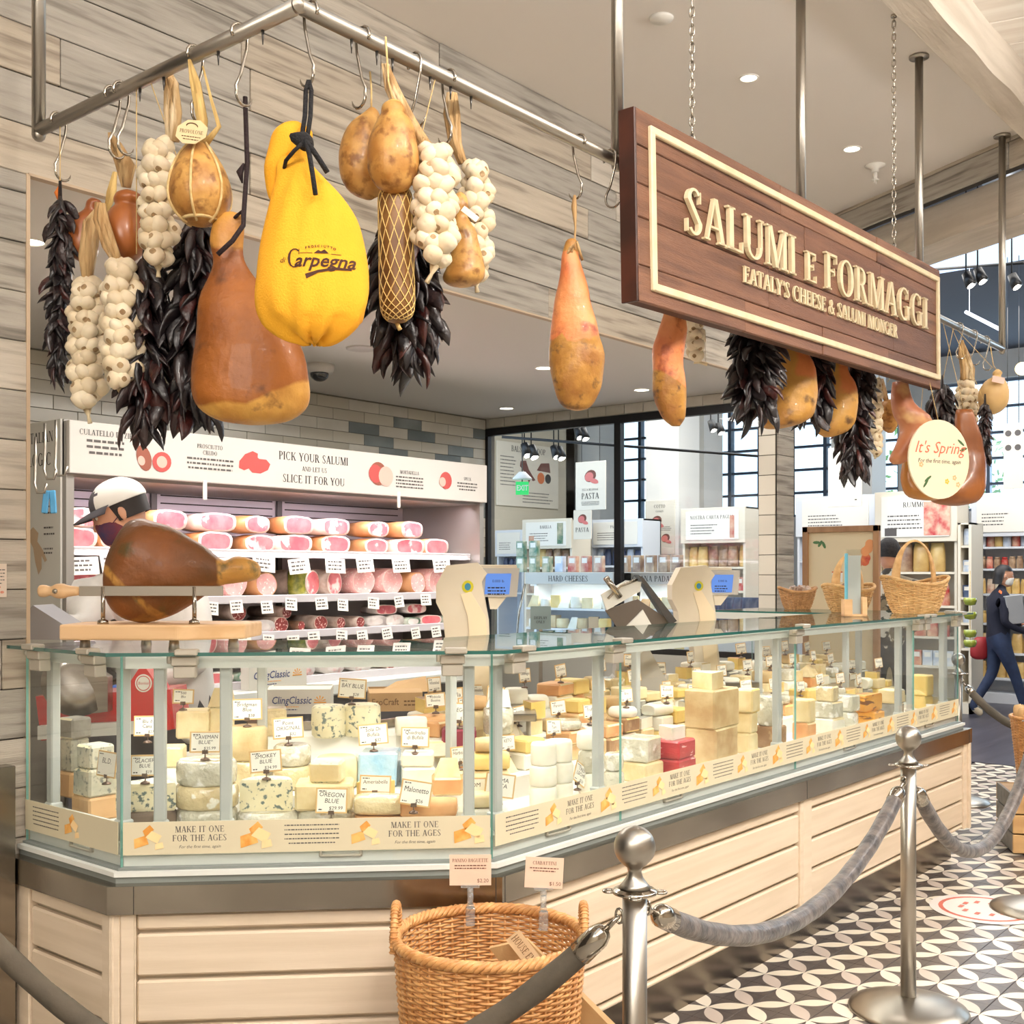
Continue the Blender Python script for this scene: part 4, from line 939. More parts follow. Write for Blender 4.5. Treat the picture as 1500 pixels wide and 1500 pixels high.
# netted salami
t, d, s_ = hang('netted_salami', 'long brown salami in a pale string net below the pear cheeses', 'salami', 582, 283, 2.54)
SI = [(276, 579, 18), (290, 579, 24), (340, 580, 25), (400, 581, 25), (440, 582, 25), (460, 582, 22), (470, 581, 13), (474, 581, 3)]
ob('sausage', pxs(582, 283, d, SI, 1, 24, .003, 20), mat('brown_casing', (132, 92, 46), (100, 64, 30), 14, rough=.4), t)
q = smooth_secs([(-(py-283)*s_, (cx-582)*s_, 0, hw*s_, hw*s_) for py, cx, hw in SI[:-1]], 6); nm = MB()
for k in range(12):
    for sg_ in (1, -1):
        nm.tube([(cx+(rx+.001)*math.cos(2*PI*k/12+sg_*i*.13), (ry+.001)*math.sin(2*PI*k/12+sg_*i*.13), z) for i, (z, cx, cy, rx, ry) in enumerate(q)], .0013, 4, cap=False)
ob('string_net', nm, mat('net_string', (222, 190, 118), rough=.7), t, kind='stuff')
cord('string_tail', t, [(-1*s_, 0, -188*s_), (2*s_, 0, -196*s_), (4*s_, 0, -200*s_)], .005, RAFF)
ristra('dark chilli string hanging behind the netted salami', 594, 296, 572, 62, None, 2.72, 11, 2.0, tie=False, shape=lambda f: .85+.2*math.sin(f*3))
garlic('netted garlic string right of the golden pear cheeses', 637, 222, 388, 34, None, 2.52, 12, [(-72, -128, 8), (-60, -90, 15), (-40, -50, 17), (-14, -10, 18)], tail=(-12, 26))
garlic('rightmost garlic string of the front cluster, hung beside the loaf cheese', 697, 248, 412, 27, None, 2.80, 13, [(-34, -112, 10), (-34, -80, 15), (-30, -40, 14), (-18, -8, 9)], tail=(2, 16))
t, d, s_ = hang('pear_cheese', 'rough golden cheese with a small white tag between the garlic strings', 'cheese', 676, 300, 2.72)
ob('rind', pxs(676, 300, d, [(282, 674, 3), (290, 673, 12), (306, 674, 14), (318, 676, 10), (335, 679, 16), (360, 683, 20), (390, 682, 27), (408, 678, 30), (417, 676, 20), (420, 676, 5)], .9, 24, .004, 24, 4), PROV, t)
ob('paper_tag', MB().box(-.022, .022, -.001, .001, -.007, .007), CARD, t, (14*s_, -.06, -25*s_), (0, D2(38), 0))
# slim orange hams
LEG = mat('orange_ham_flesh', (206, 118, 60), (176, 84, 42), 5, rough=.45, coat=.3, c3=(146, 62, 38), sc3=13, lo3=.6, hi3=.66, bump=.12, bsc=30, st=(1, 1, .6))
LFAT = mat('knobbly_fat', (190, 140, 62), (146, 96, 40), 14, rough=.5, bump=.5, bsc=40, c3=(104, 72, 38), sc3=30, lo3=.6, hi3=.68)
t, d, s_ = hang('slim_ham', 'slim orange ham hanging alone left of the wooden sign', 'ham', 842, 292, None)
m = pxs(842, 292, d, [(349, 838, 4), (354, 838, 11), (375, 836, 15), (395, 837, 18), (430, 839, 24), (465, 842, 32), (495, 844, 37), (530, 845, 39), (560, 844, 37), (583, 843, 28), (596, 844, 18), (601, 845, 5)], .75, 28, .01, 14, 5)
ob('ham_body', split(m, lambda c: max(.5+(-c.z/s_-212+abs(c.x)*90+14*noise.noise(Vector((c.x*40, 3, 1))))/26, .5+(78+c.z/s_)/14)), duo('orange_leg', ((226, 150, 92), (200, 104, 56), (150, 70, 44), 8, 17, .57), ((192, 142, 62), (150, 98, 40), (98, 66, 36), 14, 30, .56)), t)
cord('twine', t, [(0, 0, 6*s_), (-1*s_, 0, -10*s_), (1*s_, 0, -40*s_), (0, 0, -60*s_), (-5*s_, -.02, -80*s_)], [.004, .008, .003, .003, .003], STALK)
cord('twine', t, [(-15*s_, -.0, -90*s_), (-7*s_, -.028, -75*s_), (2*s_, -.025, -66*s_), (11*s_, -.005, -90*s_)], .004, STALK)
t, d, s_ = hang('slim_ham', 'slim orange ham under the left end of the wooden sign', 'ham', 985, 310, None)
m = pxs(985, 310, d, [(330, 988, 6), (360, 988, 12), (430, 990, 15), (465, 988, 17), (490, 984, 21), (515, 978, 23), (550, 979, 23), (580, 981, 23), (600, 984, 20), (614, 988, 15), (624, 990, 7)], .8, 24, .008, 16, 7)
ob('ham_body', split(m, lambda c: .5+(-c.z/s_-c.x*260-248)/26), duo('orange_leg', ((226, 150, 92), (200, 104, 56), (150, 70, 44), 8, 17, .57), ((192, 142, 62), (150, 98, 40), (98, 66, 36), 14, 30, .56)), t)
garlic('garlic string half hidden behind the slim ham under the sign', 1018, 440, 528, 14, None, 3.75, 22, None, tail=(18, 6))
# cluster under the sign
ristra('bushy dark chilli string under the middle of the sign, the largest', 1106, 440, 640, 46, None, 4.02, 31, 1.9, tie=False, spread=1.5)
HF = mat('golden_ham_skin', (200, 138, 56), (166, 104, 40), 5, rough=.4, coat=.3, c3=(132, 84, 44), sc3=7, lo3=.58, hi3=.7)
def ham(label, px, py, dd, secs, seed, ratio=.7, mt=None):
    t, d, s_ = hang('cured_ham', label, 'ham', px, py, dd); m = pxs(px, py, d, secs, ratio, 24, .012, 12, seed)
    zz = [v[2] for v in m.v]; ob('ham_body', split(m, lambda c: .5+min((c.x+.01)*12, (c.z-min(zz)*.6)*9)), mt or duo('golden_leg', ((196, 146, 66), (160, 108, 44), (104, 72, 38), 7, 16, .58), ((212, 128, 70), (184, 98, 52), (130, 66, 40), 7, 14, .6)), t); return t
ham('golden ham between the two chilli strings under the sign, nearer one', 1165, 440, 4.25, [(440, 1158, 14), (500, 1158, 20), (530, 1163, 28), (560, 1168, 30), (590, 1165, 33), (610, 1154, 36), (622, 1140, 30), (628, 1132, 10)], 3)
ristra('dark chilli string under the right part of the sign, between two golden hams', 1190, 470, 640, 34, None, 4.42, 32, 1.6, tie=False, spread=1.4)
ham('golden ham under the sign, smaller and farther one', 1228, 480, 4.6, [(480, 1226, 10), (540, 1228, 16), (560, 1231, 22), (590, 1233, 23), (615, 1228, 25), (632, 1218, 22), (640, 1212, 6)], 4)
ristra('hanging dark chilli string with drooping tip left of the slim garlic string', 1250, 500, 716, 30, None, 4.72, 33, 1.7, tie=False, spread=1.3)
garlic('slim garlic string beside the drooping chillies under the sign', 1282, 560, 668, 10, None, 4.95, 34, None, tail=(0, 4))
t, d, s_ = hang('pear_cheese', 'small golden cheese behind the ham left of the round spring sign', 'cheese', 1300, 560, 5.2)
ob('rind', pxs(1300, 560, d, [(585, 1302, 3), (592, 1301, 12), (610, 1300, 16), (625, 1302, 12), (634, 1304, 4)], .9), PROV, t); stalk(t, s_, [(-8, -5, 8), (-4, 15, 9), (0, 28, 6)], 'straw_tie', STALK, 7, 9)
LEG2 = mat('pinkish_ham', (196, 132, 90), (166, 96, 62), 6, rough=.45, coat=.2, c3=(224, 184, 128), sc3=7, lo3=.6, hi3=.75)
t, d, s_ = hang('slim_ham', 'pinkish ham leg left of the round spring sign', 'ham', 1330, 560, 5.0)
ob('ham_body', pxs(1330, 560, d, [(560, 1318, 10), (590, 1322, 16), (610, 1336, 26), (630, 1342, 23), (655, 1328, 20), (672, 1318, 16), (680, 1314, 6)], .8, 24, .01, 12, 9), LEG2, t)
ristra('small dark chilli string behind the round spring sign', 1380, 562, 660, 24, None, 5.4, 35, 1.6, tie=False)
garlic('pale dry garlic string right of the sign, under dried leaves', 1416, 560, 632, 17, None, 5.45, 36, [(-8, -62, 4), (-4, -40, 10), (2, -20, 13), (0, -2, 14)], tail=(10, 8))
t, d, s_ = hang('roped_cheese', 'pale round cheese with a paper label, rightmost under the rack', 'cheese', 1455, 540, 5.3)
ob('rind', pxs(1455, 540, d, [(541, 1461, 2), (546, 1461, 7), (552, 1460, 6), (558, 1458, 14), (572, 1456, 21), (590, 1455, 21), (602, 1454, 13), (607, 1454, 3)], .9), mat('straw_rind', (206, 172, 116), (186, 148, 92), 9, rough=.5), t)
cord('cord', t, [(-4*s_, 0, 32*s_), (0, 0, 5*s_), (5*s_, 0, -3*s_)], .002, ROPE)
ob('paper_tag', MB().box(-.028, .028, -.001, .001, -.014, .014), mat('pink_tag', (232, 196, 184), rough=.7), t, (-2*s_, -.07, -20*s_), (0, D2(12), 0))
ristra('thin dark chilli string hanging low at the right end of the rack', 1443, 590, 704, 13, None, 5.25, 37, 1.6, tie=False)
ham('brown ham behind the round spring sign, its right side showing', 1412, 600, 5.2, [(600, 1412, 12), (630, 1418, 16), (670, 1424, 20), (700, 1416, 30), (722, 1402, 38), (736, 1398, 30), (741, 1398, 8)], 8, .6, HAM)
ham('orange ham behind the round spring sign, its lower left side showing', 1345, 650, 5.15, [(650, 1340, 10), (690, 1336, 16), (712, 1342, 22), (728, 1356, 26), (733, 1362, 8)], 9, .6, HF)
t, d, s_ = hang('round_sign', 'round cream board reading about spring, hung among the hams', 'sign', 1375, 615, 4.9); t.rotation_euler = (0, 0, YAW+D2(24)); RD = 58*s_
ob('hanging_twine', MB().tube([(0, 0, -.01), tuple(Matrix.Rotation(-YAW-D2(24), 3, 'Z') @ (Vector((t.location.x, YR, ZR-.014))-t.location))], .0015, 5), ROPE, t)
m = MB(); i0 = 0; m.add([(RD*math.cos(2*PI*k/40), y, -RD+RD*math.sin(2*PI*k/40)) for y in (-.004, .004) for k in range(40)], [tuple(range(40)), tuple(range(40, 80))[::-1]]+[(k, k+40, (k+1) % 40+40, (k+1) % 40) for k in range(40)])
text(m, "It's Spring", 0, -RD*.72, RD*.42, -.005, 1, .35); text(m, 'For the first time, again', 0, -RD*1.05, RD*.15, -.005, 2, .2)
for x, z, a in ((-.45, -1.62, .9), (-.38, -1.5, .6), (.72, -.55, -.6), (.8, -.72, .3)): disc(m, x*RD, z*RD, RD*.14, RD*.035, -.005, 3, 8, a)
for x, z in ((.25, -1.55), (.5, -1.45), (-.6, -1.15), (.62, -1.62)):
    for k in range(5): disc(m, x*RD+math.cos(k*1.257)*RD*.045, z*RD+math.sin(k*1.257)*RD*.045, RD*.03, RD*.03, -.0052, 4 if x == .25 else 5, 6)
ob('board', m, [mat('cream_board', (238, 224, 192), rough=.6), mat('coral_print', (222, 110, 84), rough=.7), INK, mat('green_print', (70, 104, 62), rough=.7), mat('yellow_print', (236, 186, 60), rough=.7), mat('beige_print', (222, 180, 130), rough=.7)], t)
# ================================================================ CHEESE
def face(px, o, i):            # point on the line running o inside segment i of the case, seen at column px
    A = offs(o); P, Q = A[i], A[i+1]; u, v = ray(px); d = Q-P
    k = (P.x*d.y-P.y*d.x)/(u*d.y-v*d.x); return Vector((u*k, v*k)), k
CH = {
 'cream': mat('cheese_cream', (240, 224, 180), (224, 200, 146), 14, bump=.15, bsc=50, rough=.5, sss=.1, var=.04),
 'yellow': mat('cheese_yellow', (238, 212, 136), (226, 192, 106), 10, rough=.5, sss=.1, var=.05),
 'white': mat('cheese_white', (244, 240, 226), (230, 224, 204), 14, rough=.6, sss=.1, var=.03),
 'blue': mat('cheese_blue_veined', (238, 230, 196), (226, 214, 172), 9, rough=.5, c3=(104, 118, 112), sc3=62, lo3=.57, hi3=.64, var=.04),
 'bluerind': mat('rind_grey_blue', (206, 200, 176), (160, 162, 148), 12, rough=.7, c3=(110, 116, 112), sc3=55, lo3=.56, hi3=.68),
 'orangerind': mat('rind_washed', (230, 182, 128), (214, 150, 92), 8, rough=.6, var=.06),
 'brownrind': mat('rind_brown', (176, 140, 100), (140, 106, 74), 9, rough=.8, c3=(206, 178, 134), sc3=14, bump=.3, bsc=60),
 'rustic': mat('rind_rustic', (222, 200, 152), (192, 158, 108), 9, rough=.8, c3=(206, 130, 74), sc3=6, lo3=.62, hi3=.75, bump=.3, bsc=40),
 'greyrind': mat('rind_ash', (176, 172, 160), (140, 136, 126), 14, rough=.8, bump=.2, bsc=60),
 'wrap': mat('plastic_wrapped', (222, 218, 198), (190, 184, 162), 12, rough=.15, coat=1, bump=1.6, bsc=32, c3=(248, 246, 240), sc3=16, lo3=.56, hi3=.62),
 'wrapc': mat('wrapped_cream', (232, 214, 170), (206, 184, 138), 10, rough=.15, coat=1, bump=1.3, bsc=30, c3=(250, 246, 232), sc3=18, lo3=.6, hi3=.65, var=.04),
 'red': mat('red_foil', (196, 26, 40), (170, 18, 32), 6, rough=.35, coat=.6, bump=.3, bsc=30, c3=(238, 190, 190), sc3=16, lo3=.64, hi3=.66, st=(1, 1, 5)),
 'maroon': mat('maroon_carton', (150, 50, 70), (120, 36, 56), 5, rough=.5), 'lblue': mat('blue_wrap', (150, 200, 232), (214, 232, 242), 8, rough=.25, coat=.8, bump=.5, bsc=30),
 'marble': mat('cheese_orange_marbled', (240, 178, 70), (226, 150, 40), 6, rough=.4, coat=.5, c3=(130, 78, 30), sc3=9, lo3=.56, hi3=.6, st=(1, 1, 4)),
 'tan': mat('tan_block', (206, 168, 120), (190, 150, 102), 6, rough=.6), 'dark': mat('brown_drum', (122, 104, 88), (104, 88, 74), 9, rough=.8),
}
CDESC = {'wheel': 'round', 'half': 'half wheel', 'wedge': 'wedge', 'block': 'rectangular', 'brick': 'soft edged brick', 'slab': 'flat slab', 'pair': 'paired drum', 'drum': 'tall round'}
CNAME = dict(cream='cream coloured', yellow='yellow', white='white', blue='blue veined', bluerind='grey blue rinded', orangerind='orange rinded', brownrind='brown rinded', rustic='rustic rinded', greyrind='ash grey', wrap='wrapped pale', wrapc='plastic wrapped cream', red='red foil wrapped', maroon='dark red boxed', lblue='light blue wrapped', marble='orange marbled', tan='tan', dark='dark brown')
CMESH = {}
def cheesemesh(shape, w, h, dp, a, b, seed):
    key = (shape, round(w, 2), round(h, 2), round(dp, 2), a, b, seed % 3)
    if key in CMESH: return CMESH[key]
    m = MB(); e = min(.008, h*.2); W2 = w/2
    if shape in ('wheel', 'drum', 'dome'):
        m.lathe([(W2-e, 0), (W2, e), (W2+.002, h*.5), (W2, h-e), (W2-e, h)], 28, sy=min(1, dp/w*1.15))
    elif shape == 'half':      # cut face to the front
        n = 14; vs = [(W2*math.cos(PI*k/n), W2*math.sin(PI*k/n)*1.0-W2*.4) for k in range(n+1)]
        L = len(vs); o0 = len(m.v); c = (0, -W2*.1)
        def ring(q, z): return [(c[0]+(x-c[0])*q, c[1]+(y-c[1])*q, z) for x, y in vs]
        m.add(ring(.94, 0)+ring(1, e)+ring(1, h-e)+ring(.94, h), [], 0)
        for r_ in range(3):
            for k in range(n): m.f.append((r_*L+k, r_*L+k+1, (r_+1)*L+k+1, (r_+1)*L+k)); m.m.append(0); m.s.append(True)
            m.f.append((r_*L+n, r_*L, (r_+1)*L, (r_+1)*L+n)); m.m.append(1); m.s.append(False)
        m.f.append(tuple(range(3*L, 4*L))); m.m.append(0); m.s.append(False); m.f.append(tuple(range(L))[::-1]); m.m.append(0); m.s.append(False)
    elif shape == 'wedge':
        p = [(-W2, -dp*.35), (W2, -dp*.25), (W2*.3, dp*.5), (-W2*.2, dp*.5)]; z0 = 0
        m.prism(p, 0, h, 1); m.m[-6:] = [1, 0, 1, 1, 0, 1]
    elif shape == 'tri':       # wedge standing on its side, ridge up
        m.add([(-W2, -dp/2, 0), (W2, -dp/2, 0), (W2, dp/2, 0), (-W2, dp/2, 0), (-W2*.55, -dp*.1, h), (W2*.8, -dp*.1, h)], [(0, 3, 2, 1), (0, 1, 5, 4), (2, 3, 4, 5), (1, 2, 5), (3, 0, 4)], 1); m.m[-4:] = [1, 0, 1, 1]
    elif shape == 'pair':
        for x in (-W2/2, W2/2): m.lathe([(W2*.47, 0), (W2*.5, e), (W2*.5, h-e), (W2*.45, h)], 20, (x, 0, 0))
    elif shape == 'brick':
        q = smooth_secs([(-W2, 0, h/2, dp*.30, h*.36), (-W2+.004, 0, h/2, dp*.44, h*.46), (0, 0, h/2, dp*.5, h*.5), (W2-.004, 0, h/2, dp*.44, h*.46), (W2, 0, h/2, dp*.30, h*.36)], 3)
        m.loft(q, 20, 0, .002, 30, seed, 3.6); m.v = [(z, x, y) for x, y, z in m.v]
    else:
        r = random.Random(seed); m.cbox(-W2, W2, -dp/2, dp/2, 0, h, e*.8); k = r.uniform(-.05, .05)
        m.v = [(x+(z-h/2)*k, y+x*k*.6, z+x*k*.25 if z > h/2 else z) for x, y, z in m.v]
        m.m[-26:] = [0]*26
        n0 = len(m.f)-26; m.m[n0+2] = 1        # front face shows the paste
        for j in range(26): m.m[n0+j] = 1 if j in (2, 3) else 0
    me = m.mesh('cheese', [CH[a], CH[b]]); CMESH[key] = me; return me
CARDS = []
def scrawl(m, s, x, z, h, y, mi, mw): text(m, s, x, z, h, y, mi, .12, .0, R.uniform(-.05, .05), mw)
HANDLE = mat('clip_metal', (120, 100, 88), rough=.35, metal=.8)
def price_card(pos, rz, lines_, w=.088, h=.062, tilt=0, label=None, stand=True, lean=-.12, price=None, border=True, grp='handwritten price cards in the glass case', readable=True):
    t = thing('price_card', label, 'price card', pos, rz, grp); m = MB(); zz = .022 if stand else 0
    m.cbox(-w/2, w/2, 0, .0022, 0, h, .0006, 1 if border else 0); b = .0045 if border else 0
    if border: m.add([(-w/2+b, -.0003, b), (w/2-b, -.0003, b), (w/2-b, -.0003, h-b), (-w/2+b, -.0003, h-b)], [(0, 1, 2, 3)], 0)
    n = len(lines_); hh = h*.25 if n > 1 else h*.3
    for i, s in enumerate(lines_): scrawl(m, s, 0, h*(.62 if n == 1 else .72-.24*i), hh, -.0006, 2, w*.78)
    if price: scrawl(m, price, w*.14, h*.2, h*.2, -.0006, 2, w*.5)
    lines(m, -w/2+.009, -w/2+.032, h-.011, 1, .01, .0028, -.0006, 2); lines(m, -w/2+.009, -w/2+.024, .009, 1, .01, .003, -.0006, 2)
    o = ob('card', m, [CARD, CARDB, INK], t, (0, -.004, zz), (lean, D2(tilt), 0))
    if stand: ob('clip_stand', MB().cbox(-.009, .009, -.004, .006, .018, .03, .001).cyl((0, .001, .006), (0, .001, .02), .0018, n=6).lathe([(.014, 0), (.013, .004), (.002, .009)], 10), HANDLE, t)
    return t
nst = 0
def stack(px, o, i, items, z, card=None, where='', jr=0):
    """items from the bottom up: (shape, outside, inside, width px, height px[, dx px])"""
    global nst; nst += 1
    z = .80 if o < .37 else (.87 if o < .57 else (.94 if o < .72 else 1.0))
    p, d = face(px, o, i); s_ = d/FPX; rz = SEG[i][1]; n = len(items)
    rr = random.Random(nst*7+3)
    for k, it in enumerate(items):
        sh, a, b, w, h = it[:5]; w *= s_; h *= s_; dx = (it[5]*s_ if len(it) > 5 else 0); dp = min(max(w, .07), .13) if sh not in ('brick', 'slab') else .09
        lv = 'alone' if n == 1 else ('stack bottom' if k == 0 else ('stack top' if k == n-1 else ('stack middle' if n == 3 else 'stack middle')))
        me = cheesemesh(sh, w, h, dp, a, b, nst+k)
        r_ = rz+(-.0 if sh in ('pair',) else rr.uniform(-.14, .14))
        o_ = ob('cheese', me, None, None, (p.x+dx*math.cos(rz), p.y+dx*math.sin(rz), z), (0, 0, r_))
        tg(o_, '%s %s cheese, %s, %s' % (CNAME[b] if sh in ('half', 'wedge', 'tri') else CNAME[a], CDESC.get(sh, 'block'), lv, where), 'cheese', 'cheeses heaped in the glass case'); z += h+.0005
    if card: CARDS.append((p, rz, d, z, card))
    return z
F, M_, L_ = 1, 2, 0
# front section, first row
Z1, Z2, Z3 = .80, .87, .94
stack(140, .21, 0, [('block', 'tan', 'tan', 50, 34), ('block', 'bluerind', 'blue', 46, 40), ('block', 'bluerind', 'blue', 40, 34)], Z1, None, 'behind the BL.D. card at the left end')
stack(110, .36, 0, [('block', 'tan', 'tan', 40, 36), ('block', 'bluerind', 'bluerind', 30, 48), ('block', 'greyrind', 'blue', 34, 30)], Z1, None, 'against the wall at the left end')
stack(216, .22, F, [('drum', 'dark', 'dark', 84, 34), ('half', 'bluerind', 'blue', 84, 40)], Z1, ('GLACIER', 'BLUE', '$19', 44, 0, 0), 'under the GLACIER BLUE card')
stack(303, .24, F, [('drum', 'wrap', 'wrap', 88, 34), ('drum', 'wrapc', 'wrap', 92, 34), ('drum', 'wrap', 'wrap', 86, 36)], Z1, ('"CAVEMAN', 'BLUE"', '$35.99', 44, 0, 0), 'under the CAVEMAN BLUE card')
stack(392, .24, F, [('drum', 'wrap', 'wrap', 88, 28), ('half', 'blue', 'blue', 76, 46)], Z1, ('SMOKEY', 'BLUE', '$34.99', 46, 0, 0), 'under the SMOKEY BLUE card')
stack(476, .27, F, [('drum', 'wrap', 'wrap', 86, 27), ('block', 'cream', 'cream', 82, 38), ('block', 'cream', 'blue', 46, 30, 4)], Z1, None, 'behind the OREGON BLUE card')
stack(555, .22, F, [('brick', 'orangerind', 'orangerind', 66, 20), ('brick', 'wrapc', 'wrapc', 66, 30)], Z1, None, 'in front of the Ameriabella card')
stack(549, .36, F, [('block', 'wrapc', 'cream', 54, 30), ('wedge', 'yellow', 'yellow', 56, 26)], .80, None, 'right behind the wrapped bricks by the Ameriabella card')
stack(628, .22, F, [('slab', 'white', 'white', 88, 16), ('brick', 'orangerind', 'cream', 80, 26)], Z1, None, 'in front of the Malonetto card')
stack(706, .22, F, [('slab', 'white', 'white', 76, 28), ('brick', 'cream', 'cream', 44, 22, -2)], Z1, None, 'below the LOMA ALTA card')
# second and third rows
stack(250, .56, F, [('drum', 'white', 'white', 46, 30), ('block', 'cream', 'blue', 40, 30)], Z2, ('Blu d', 'Cans', '$27', 42, -30, 6), 'under the Blu d Cans card')
stack(362, .50, F, [('drum', 'wrapc', 'cream', 58, 44), ('drum', 'rustic', 'rustic', 58, 48)], Z2, ('Bridgman', 'Blue', '$38', 44, 2, 0), 'under the Bridgman Blue card')
stack(428, .50, F, [('drum', 'wrapc', 'cream', 56, 34), ('drum', 'wrap', 'wrap', 54, 30)], Z2, ('Point', 'ORIGINAL', '$32', 46, -4, 0), 'under the ORIGINAL card')
stack(493, .50, F, [('drum', 'cream', 'cream', 60, 46)], Z2, None, 'left of the Sola Di Bufala card')
stack(556, .54, F, [('block', 'lblue', 'lblue', 56, 50)], Z2, ('Sola Di', 'Bufala', '$32', 46, -8, 0), 'under the Sola Di Bufala card')
stack(612, .50, F, [('block', 'white', 'white', 48, 30), ('slab', 'white', 'white', 46, 20)], Z2, ('Quadrello', 'di Bufala', None, 42, -4, -2), 'under the Quadrello di Bufala card')
stack(655, .37, F, [('block', 'orangerind', 'cream', 44, 26), ('tri', 'yellow', 'cream', 36, 26)], Z1, None, 'between the Malonetto and OM cards')
stack(716, .46, F, [('brick', 'cream', 'cream', 58, 26), ('brick', 'yellow', 'yellow', 56, 26), ('brick', 'rustic', 'cream', 40, 20)], Z2, None, 'behind the LOMA ALTA card')
stack(285, .76, F, [('block', 'cream', 'cream', 46, 40)], Z3, ('500', 'Blu', None, 30, -14, 0), 'under the 500 Blu card')
stack(325, .78, F, [('block', 'cream', 'blue', 36, 44), ('tri', 'cream', 'cream', 38, 26)], Z3, None, 'left of the Bridgman Blue card, at the back')
stack(402, .78, F, [('block', 'wrapc', 'cream', 36, 40)], Z3, None, 'between the Bridgman Blue and ORIGINAL cards, at the back')
stack(482, .72, F, [('drum', 'blue', 'cream', 50, 46)], Z3, None, 'left of the BAY BLUE card')
stack(530, .74, F, [('drum', 'blue', 'cream', 54, 46)], Z3, ('BAY BLUE', None, '$28', 44, -14, 0), 'under the BAY BLUE card')
stack(602, .72, F, [('brick', 'white', 'white', 44, 28)], Z3, None, 'right of the BAY BLUE card, at the back')
stack(628, .80, F, [('brick', 'orangerind', 'yellow', 54, 26)], Z3+.02, ('Robiola', 'Bosina', None, 30, 10, 2), 'under the Robiola card')
stack(640, .66, F, [('block', 'white', 'cream', 44, 24)], Z3-.03, None, 'left of the TALEGGIO card')
stack(672, .67, F, [('block', 'maroon', 'maroon', 50, 40)], Z3-.04, ('TALEGGIO', None, '$24', 40, 0, 0), 'under the TALEGGIO card')
stack(694, .84, F, [('brick', 'cream', 'cream', 40, 30), ('brick', 'tan', 'cream', 36, 20)], Z3, None, 'right of the Sofia card, at the back')
stack(730, .74, F, [('drum', 'wrap', 'wrap', 44, 40), ('tri', 'white', 'white', 36, 24)], Z3, None, 'in the inner corner, behind the LOMA ALTA card')
# along the counter
stack(808, .22, M_, [('pair', 'white', 'white', 80, 30), ('pair', 'white', 'white', 80, 30), ('pair', 'white', 'white', 76, 32)], Z1, None, 'below the Harbison card')
stack(862, .24, M_, [('drum', 'white', 'white', 32, 30), ('drum', 'wrap', 'white', 30, 34), ('drum', 'white', 'white', 34, 26)], Z1, None, 'below the tilted KETO card')
stack(899, .22, M_, [('drum', 'wrap', 'wrap', 30, 26), ('drum', 'wrap', 'wrap', 28, 26)], Z1, None, 'left of the two cream blocks')
stack(938, .24, M_, [('block', 'cream', 'cream', 50, 28), ('block', 'wrap', 'cream', 46, 36)], Z1, None, 'left of the red packages')
stack(984, .20, M_, [('block', 'red', 'red', 56, 27), ('block', 'red', 'red', 54, 27), ('wedge', 'white', 'white', 40, 18)], Z1, None, 'among the red packages')
stack(1043, .24, M_, [('block', 'rustic', 'cream', 80, 52), ('block', 'rustic', 'cream', 82, 56), ('wedge', 'cream', 'cream', 50, 24, -10)], Z1, None, 'in the tallest pair of big cream blocks')
stack(1094, .24, M_, [('block', 'cream', 'cream', 24, 30), ('block', 'cream', 'cream', 24, 30), ('block', 'cream', 'yellow', 30, 34)], Z1, None, 'right of the big cream blocks')
stack(1128, .24, M_, [('block', 'brownrind', 'brownrind', 36, 32), ('drum', 'wrap', 'rustic', 36, 44)], Z1, None, 'left of the third upright')
stack(1178, .22, M_, [('block', 'orangerind', 'cream', 26, 26), ('block', 'cream', 'cream', 26, 34)], Z1, None, 'right of the third upright')
stack(1212, .24, M_, [('block', 'white', 'cream', 38, 22), ('block', 'wrap', 'cream', 34, 24), ('block', 'wrapc', 'cream', 26, 22)], Z1, None, 'left of the white wrapped pieces')
stack(1242, .26, M_, [('brick', 'wrap', 'wrap', 28, 22), ('block', 'wrap', 'wrap', 26, 24)], Z1, None, 'left of the orange marbled pieces')
stack(1270, .24, M_, [('block', 'marble', 'marble', 40, 18), ('half', 'marble', 'marble', 54, 24)], Z1, None, 'among the orange marbled pieces')
stack(1306, .24, M_, [('block', 'greyrind', 'cream', 28, 20), ('block', 'cream', 'greyrind', 30, 20)], Z1, None, 'right of the orange marbled pieces')
stack(1350, .24, M_, [('block', 'yellow', 'yellow', 24, 20), ('block', 'yellow', 'yellow', 26, 30)], Z1, None, 'in the right end bay')
pal = [('block', 'cream', 'cream'), ('wedge', 'rustic', 'cream'), ('block', 'yellow', 'yellow'), ('drum', 'wrap', 'wrap'), ('half', 'white', 'cream'), ('block', 'wrapc', 'cream'), ('brick', 'white', 'white'), ('wedge', 'orangerind', 'yellow'), ('tri', 'white', 'cream'), ('block', 'orangerind', 'cream'), ('drum', 'rustic', 'rustic'), ('wedge', 'brownrind', 'yellow'), ('block', 'white', 'wrapc'), ('drum', 'white', 'white'), ('wedge', 'greyrind', 'white')]
rc = random.Random(42)
CN = ['Harbison', 'KETO', 'Mt. Tam', 'Truffle', 'Brie', 'Robiola', 'PASTORAL', 'Toma', 'Humboldt', 'Cremont', 'Fontina', 'Pecorino Locatelli', 'Gruyere', 'Comte', 'Manchego', 'Piave', 'Asiago', 'Parano', 'Montasio', 'Ubriaco', 'Moliterno', 'Gouda', 'Cheddar', 'Sartori', 'Raclette', 'Emmental', 'Challerhocker', 'Tomme', 'Ossau', 'Idiazabal', 'Mimolette', 'Castelmagno', 'Caciotta', 'Bitto', 'Provolone', 'Tuscano', 'Pleasant', 'Alpha', 'Beemster', 'Midnight', 'Cinerino', 'Sottocenere', 'Crucolo', 'Dolomiti', 'Calcagno', 'Cacio', 'Nettle', 'Wildspitz', 'Scharfe', 'Reserve']
ci = 0
